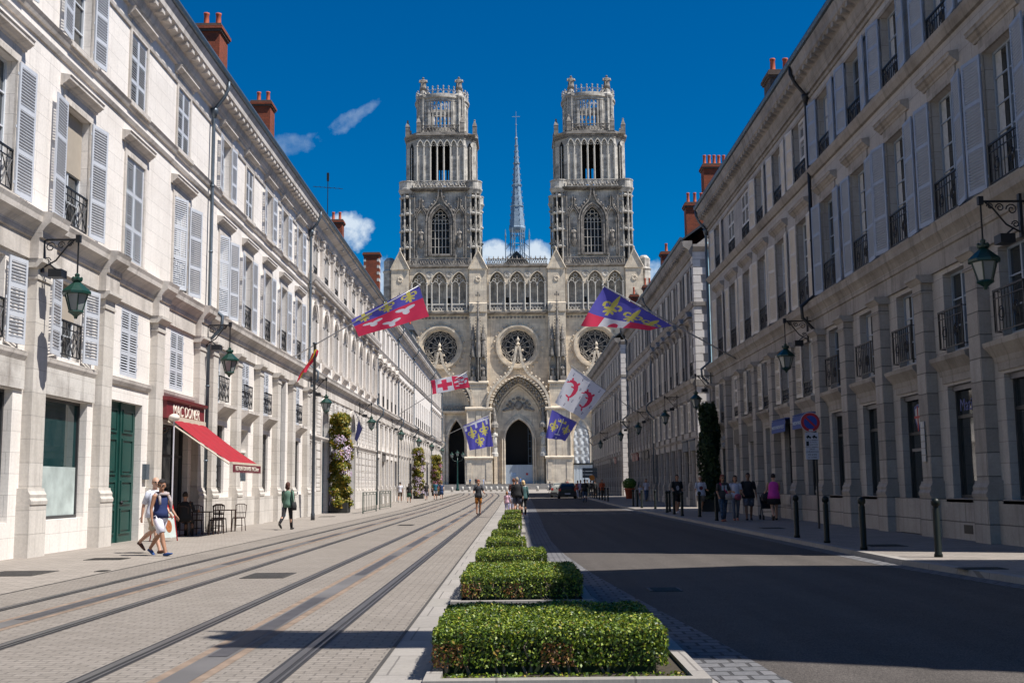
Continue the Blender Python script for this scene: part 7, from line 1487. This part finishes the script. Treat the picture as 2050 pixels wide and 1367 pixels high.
# seated in black on the terrace
person('person dressed in black sitting on the kebab shop terrace behind the red board', Vector((-10.3, 35.4, 0)), 175, 1.72, ((78, 84), (74, 78)), ((30, 10, 60), (34, 10, 66)), ((.008, .008, .010), .9, -.06), ('trousers', (.008, .008, .010)), (.01, .01, .01), 'short', sk=skinT, w=1.2, sit=True)
# left pavement, farther
person('man in white tee shirt and brown shorts walking away on the left pavement', at(801, 1005), 175, 1.75, ((14, 4), (-16, 20)), top=((.62, .62, .66), .4, -.1), bottom=('shorts', (.10, .06, .035)), shoes=(.4, .4, .4), sk=skinT)
person('woman with long black hair and dark green skirt on the left pavement', at(819, 1006), 180, 1.62, ((12, 4), (-14, 18)), top=((.012, .012, .014), .4, -.05), bottom=('skirt', (.02, .07, .04)), hair='long', sk=skinT, w=1.05)
person('woman in a black top and grey trousers beside the middle flower tower', at(853, 1001), 190, 1.66, ((10, 3), (-12, 14)), top=((.02, .02, .022), .4, -.05), bottom=('capri', (.22, .20, .24)), hair='bob')
person('man in a teal tee shirt and white shorts walking away by the far flower tower', at(872, 1000), 178, 1.80, ((12, 3), (-12, 14)), top=((.015, .10, .15), .4, -.1), bottom=('shorts', (.55, .55, .62)), sk=skinT)
person('woman in a navy dress walking beside the man in white shorts', at(884, 999), 185, 1.68, ((12, 3), (-12, 14)), top=((.02, .05, .14), .2, -.05), bottom=('dress', (.02, .05, .14)), hair='short', hairc=(.09, .03, .012))
# scooter rider between the rails
pr = at(958, 1032); P = person('red haired youth in a dark patterned shirt and orange shorts on a kick scooter', pr, 8, 1.66, ((6, 4), (-4, 10)), ((28, 14, 50), (30, 12, 44)), ((.02, .022, .03), .4, -.1, .9), ('shorts', (.36, .13, .015)), (.05, .015, .01), 'curly', (.22, .05, .02), skinT, vox=.012)
m = MB(); m.box(-.07, .07, -.36, .30, .085, .11); m.loft([(0, -.36, .1), (0, -.40, .45), (0, -.36, .98)], .018, 6); m.loft([(-.24, -.34, .98), (.24, -.34, .98)], .014, 6)
e = empty('kick_scooter', P['e'].location, R(8), label='thin kick scooter under the youth in orange shorts', cat='scooter'); P['e'].location.z = .085; m.obj('frame', iron, e)
for y in (-.42, .34): w_ = MB(); w_.lathe([(.02, -.015), (.06, -.015), (.06, .015), (.02, .015)], (0, 0, 0), 12); o = w_.obj('wheel', tyre, e, (0, y, .06)); o.rotation_euler = (0, PI/2, 0)
# group behind the farthest hedge
person('big man in black jacket and dark shorts, back turned, behind the farthest hedge', Vector((.10, 56.5, 0)), 176, 1.86, ((4, 2), (-4, 4)), ((-4, 10, 10), (-2, 10, 12)), ((.008, .008, .014), .9, -.12), ('shorts', (.05, .055, .08)), (.3, .3, .3), 'short', (.25, .2, .15), w=1.28, vox=.012)
person('blond woman in green and black close beside the big man in black', Vector((.42, 57.2, 0)), 185, 1.70, ((4, 2), (-6, 6)), ((-4, 8, 10), (0, 8, 12)), ((.035, .09, .09), .9, -.14, .3), ('trousers', (.010, .010, .012)), (.28, .12, .08), 'bob', (.52, .36, .18), w=1.1)
person('little girl in a pale pink top and patterned leggings left of the big man', Vector((-.42, 58.3, 0)), 160, 1.16, ((4, 2), (-4, 6)), ((10, 14, 14), (0, 8, 12)), ((.62, .38, .45), .3, -.08), ('trousers', (.30, .28, .42), .5), (.4, .4, .4), 'bob', (.24, .10, .04), w=.95)
person('child in white standing between the little girl and the big man', Vector((-.20, 59.8, 0)), 185, 1.40, ((4, 2), (-4, 6)), top=((.45, .47, .60), .4, -.08), bottom=('trousers', (.45, .45, .55)), hair='short', hairc=(.06, .02, .01))
person('man with reddish hair just behind the big man in black', Vector((-.06, 61.5, 0)), 180, 1.84, ((4, 2), (-4, 6)), top=((.10, .02, .02), .4, -.08), bottom=('trousers', (.03, .03, .05)), hair='short', hairc=(.12, .04, .02), sk=skinT)
# cathedral square
for (px, Yd, fa, h, tp, bt, lab) in ((941, 200, 150, 1.7, (.05, .16, .32), (.02, .02, .03), 'distant woman in a blue jacket on the cathedral steps'), (953, 202, 0, 1.75, (.015, .015, .02), (.10, .10, .11), 'distant man in black on the cathedral steps'), (968, 198, 60, 1.62, (.25, .30, .42), (.5, .5, .55), 'distant woman in pale blue on the cathedral steps'),
                                     (1042, 205, 60, 1.7, (.05, .14, .32), (.02, .02, .03), 'distant man in blue before the hoarding of the main door'), (1101, 150, -80, 1.55, (.35, .42, .55), (.02, .03, .10), 'boy in white and navy crossing the square'), (1136, 212, 10, 1.7, (.25, .05, .04), (.03, .03, .04), 'distant person in red just over the dark car roof')):
    p = aY(px, 978, Yd); zz = 1.35 if Yd in (200, 202, 198, 205) else gz(Yd)
    if Yd in (200, 202, 198, 205): Yd = 224.; p = aY(px, 978, Yd); zz = 1.45
    person(lab, Vector((p.x, Yd, zz)), fa, h, ((14, 4), (-14, 18)), top=(tp, .5, -.08), bottom=('trousers' if h != 1.55 else 'shorts', bt), vox=.02)
# right side
person('man in dark clothes and blue jeans standing in the road near the parked cars', at(1171, 1005), 175, 1.80, ((8, 2), (-10, 8)), ((20, 10, 60), (0, 8, 14)), ((.012, .012, .012), .45, -.1), ('trousers', (.03, .06, .12)), w=1.1, sk=skinT)
DK = [(1157, 998, 'in a red top beside the dark car', (.28, .03, .02), (.35, .35, .4)), (1163, 999, 'in lilac beside the dark car', (.22, .20, .32), (.01, .01, .015)), (1176, 996, 'in black, left of the amber sign', (.01, .01, .012), (.01, .01, .012)), (1183, 995, 'in black, under the amber sign', (.012, .012, .014), (.02, .02, .02)), (1191, 996, 'in dark clothes with a pale bag strap, right of the amber sign', (.02, .02, .022), (.012, .012, .014))]
for i, (px, py, t, a, b) in enumerate(DK): p = at(px, py); person('distant pedestrian '+t, p, random.choice((0, 175, 20)), 1.72+.04*(i % 3), top=(a, .6, -.1), bottom=('trousers', b), sk=skinT, vox=.018)
person('woman in an orange patterned blouse behind the far bollards', at(1206, 999, .1), 10, 1.70, top=((.40, .07, .02), .6, -.16, .7), bottom=('trousers', (.012, .012, .014)), hair='long', hairc=(.04, .01, .01), vox=.016)
person('small child in white between the bollards and the woman in jeans', at(1282.5, 1001, .1), 5, 1.22, top=((.45, .44, .52), .4, -.1), bottom=('shorts', (.20, .06, .06)), hair='short', hairc=(.12, .06, .03))
person('woman in a white tee shirt and blue jeans walking with the small child', at(1294.5, 1003, .1), 5, 1.70, top=((.42, .42, .50), .4, -.06), bottom=('trousers', (.05, .09, .17)), shoes=(.3, .2, .05), hair='bob', hairc=(.10, .05, .03), sk=skinT)
P = person('man in a black tee shirt with a white print, walking towards the camera', at(1357, 1027, .1), 8, 1.80, ((16, 6), (-14, 20)), ((16, 10, 50), (-8, 8, 14)), ((.010, .010, .012), .45, -.12), ('shorts', (.012, .012, .016)), (.40, .40, .45), 'short', sk=skinT, w=1.18, vox=.012)
m = MB(); s_ = P['pel']; m.lathe([(0, 0), (.07, .0), (.075, .006), (0, .008)], (0, 0, 0), 14); o = m.obj('shirt_print', cloth((.30, .30, .34), .6), P['e'], (-.02, -.16, s_.z+.22)); o.rotation_euler = (PI/2, 0, 0); o.scale = (1, 1.5, 1)
P = person('grey haired man in a white tee shirt with a round print and pale shorts', at(1404, 1024, .1), 0, 1.76, ((22, 8), (-12, 30)), ((14, 12, 60), (10, 12, 70)), ((.50, .52, .60), .45, -.14), ('shorts', (.22, .19, .16)), (.03, .03, .03), 'short', (.25, .2, .15), skinT, 1.22, vox=.012)
m = MB(); m.lathe([(0, 0), (.09, .0), (.095, .006), (0, .008)], (0, 0, 0), 14); o = m.obj('shirt_print', cloth((.13, .03, .035), .5), P['e'], (0, -.165, P['pel'].z+.24)); o.rotation_euler = (PI/2, 0, 0)
P = person('woman in black and white top and striped trousers with pink bag strap', at(1449, 1043.5, .1), 12, 1.66, ((10, 3), (-8, 8)), ((10, 12, 40), (24, 10, 60)), ((.035, .035, .04), .45, -.08), ('trousers', (.03, .06, .11), .9), (.25, .08, .06), 'bob', (.14, .03, .02), skinT, 1.08, vox=.011); shades(P)
sh = P['sh']; m = MB(); m.loft([(-.13, -.05, sh.z+.04), (-.06, -.125, sh.z-.12), (.10, -.15, P['pel'].z+.14), (.20, -.12, P['pel'].z+.02)], [(.02, .006)]*4, 6); m.obj('bag_strap', cloth((.42, .02, .10)), P['e']); m = MB(); m.loft([(.15, -.18, P['pel'].z-.12), (.15, -.18, P['pel'].z+.02), (.15, -.17, P['pel'].z+.10)], [(.13, .05), (.14, .06), (.10, .03)], 10); o = m.obj('handbag', cloth((.33, .28, .26)), None, smooth=True); o.location = P['e'].location; o.rotation_euler = P['e'].rotation_euler; prop(o, 'pale grey handbag hanging from the pink strap of the striped trousers woman', 'bag')
m = MB(); m.box(-.09, -.02, -.14, -.125, P['pel'].z+.22, P['pel'].z+.40); m.box(.03, .10, -.14, -.125, P['pel'].z+.22, P['pel'].z+.40); m.obj('white_panels', cloth((.45, .47, .52)), P['e'])
P = person('woman in a white tee shirt with pink print and grey jeans, looking down', at(1474, 1041.5, .1), 0, 1.64, ((12, 4), (-10, 14)), ((10, 12, 46), (14, 10, 50)), ((.50, .50, .58), .35, -.06), ('trousers', (.09, .11, .15)), (.30, .12, .09), 'bob', (.03, .02, .015), skinT, 1.05, vox=.011)
m = MB(); m.ball((.06, -.17, P['pel'].z-.02), (.13, .06, .12), 12); o = m.obj('round_bag', cloth((.35, .07, .12)), None, smooth=True); o.location = P['e'].location; o.rotation_euler = P['e'].rotation_euler; prop(o, 'round pink bag held by the woman in the printed white tee shirt', 'bag')
person('broad man in a black tee shirt and grey plaid shorts beside the two women', at(1500, 1041, .1), -4, 1.74, ((14, 5), (-10, 14)), ((-6, 12, 12), (6, 12, 16)), ((.008, .008, .009), .45, -.12), ('shorts', (.15, .15, .19), .6), (.02, .02, .022), 'short', (.01, .008, .008), skinD, 1.25, vox=.011)
pk = at(1551, 1041, .1); person('woman in a magenta sleeveless top and black skirt pushing a pushchair away', pk, 178, 1.70, ((14, 4), (-16, 24)), ((24, 8, 50), (24, 8, 50)), ((.62, .05, .36), .0, -.12), ('mini', (.010, .010, .012)), (.02, .015, .015), 'short', (.03, .02, .018), skin, 1.2, vox=.011)
pushchair(Vector((pk.x-.05, pk.y+.85, .1)), 0)
person('girl with long dark hair in a white vest and blue shorts', at(1594, 1040, .1), 172, 1.24, ((12, 4), (-16, 30)), ((6, 12, 10), (-6, 14, 12)), ((.42, .44, .56), .0, -.05), ('shorts', (.03, .07, .22)), (.45, .42, .5), 'long', (.03, .012, .012), skin, .95, vox=.011)
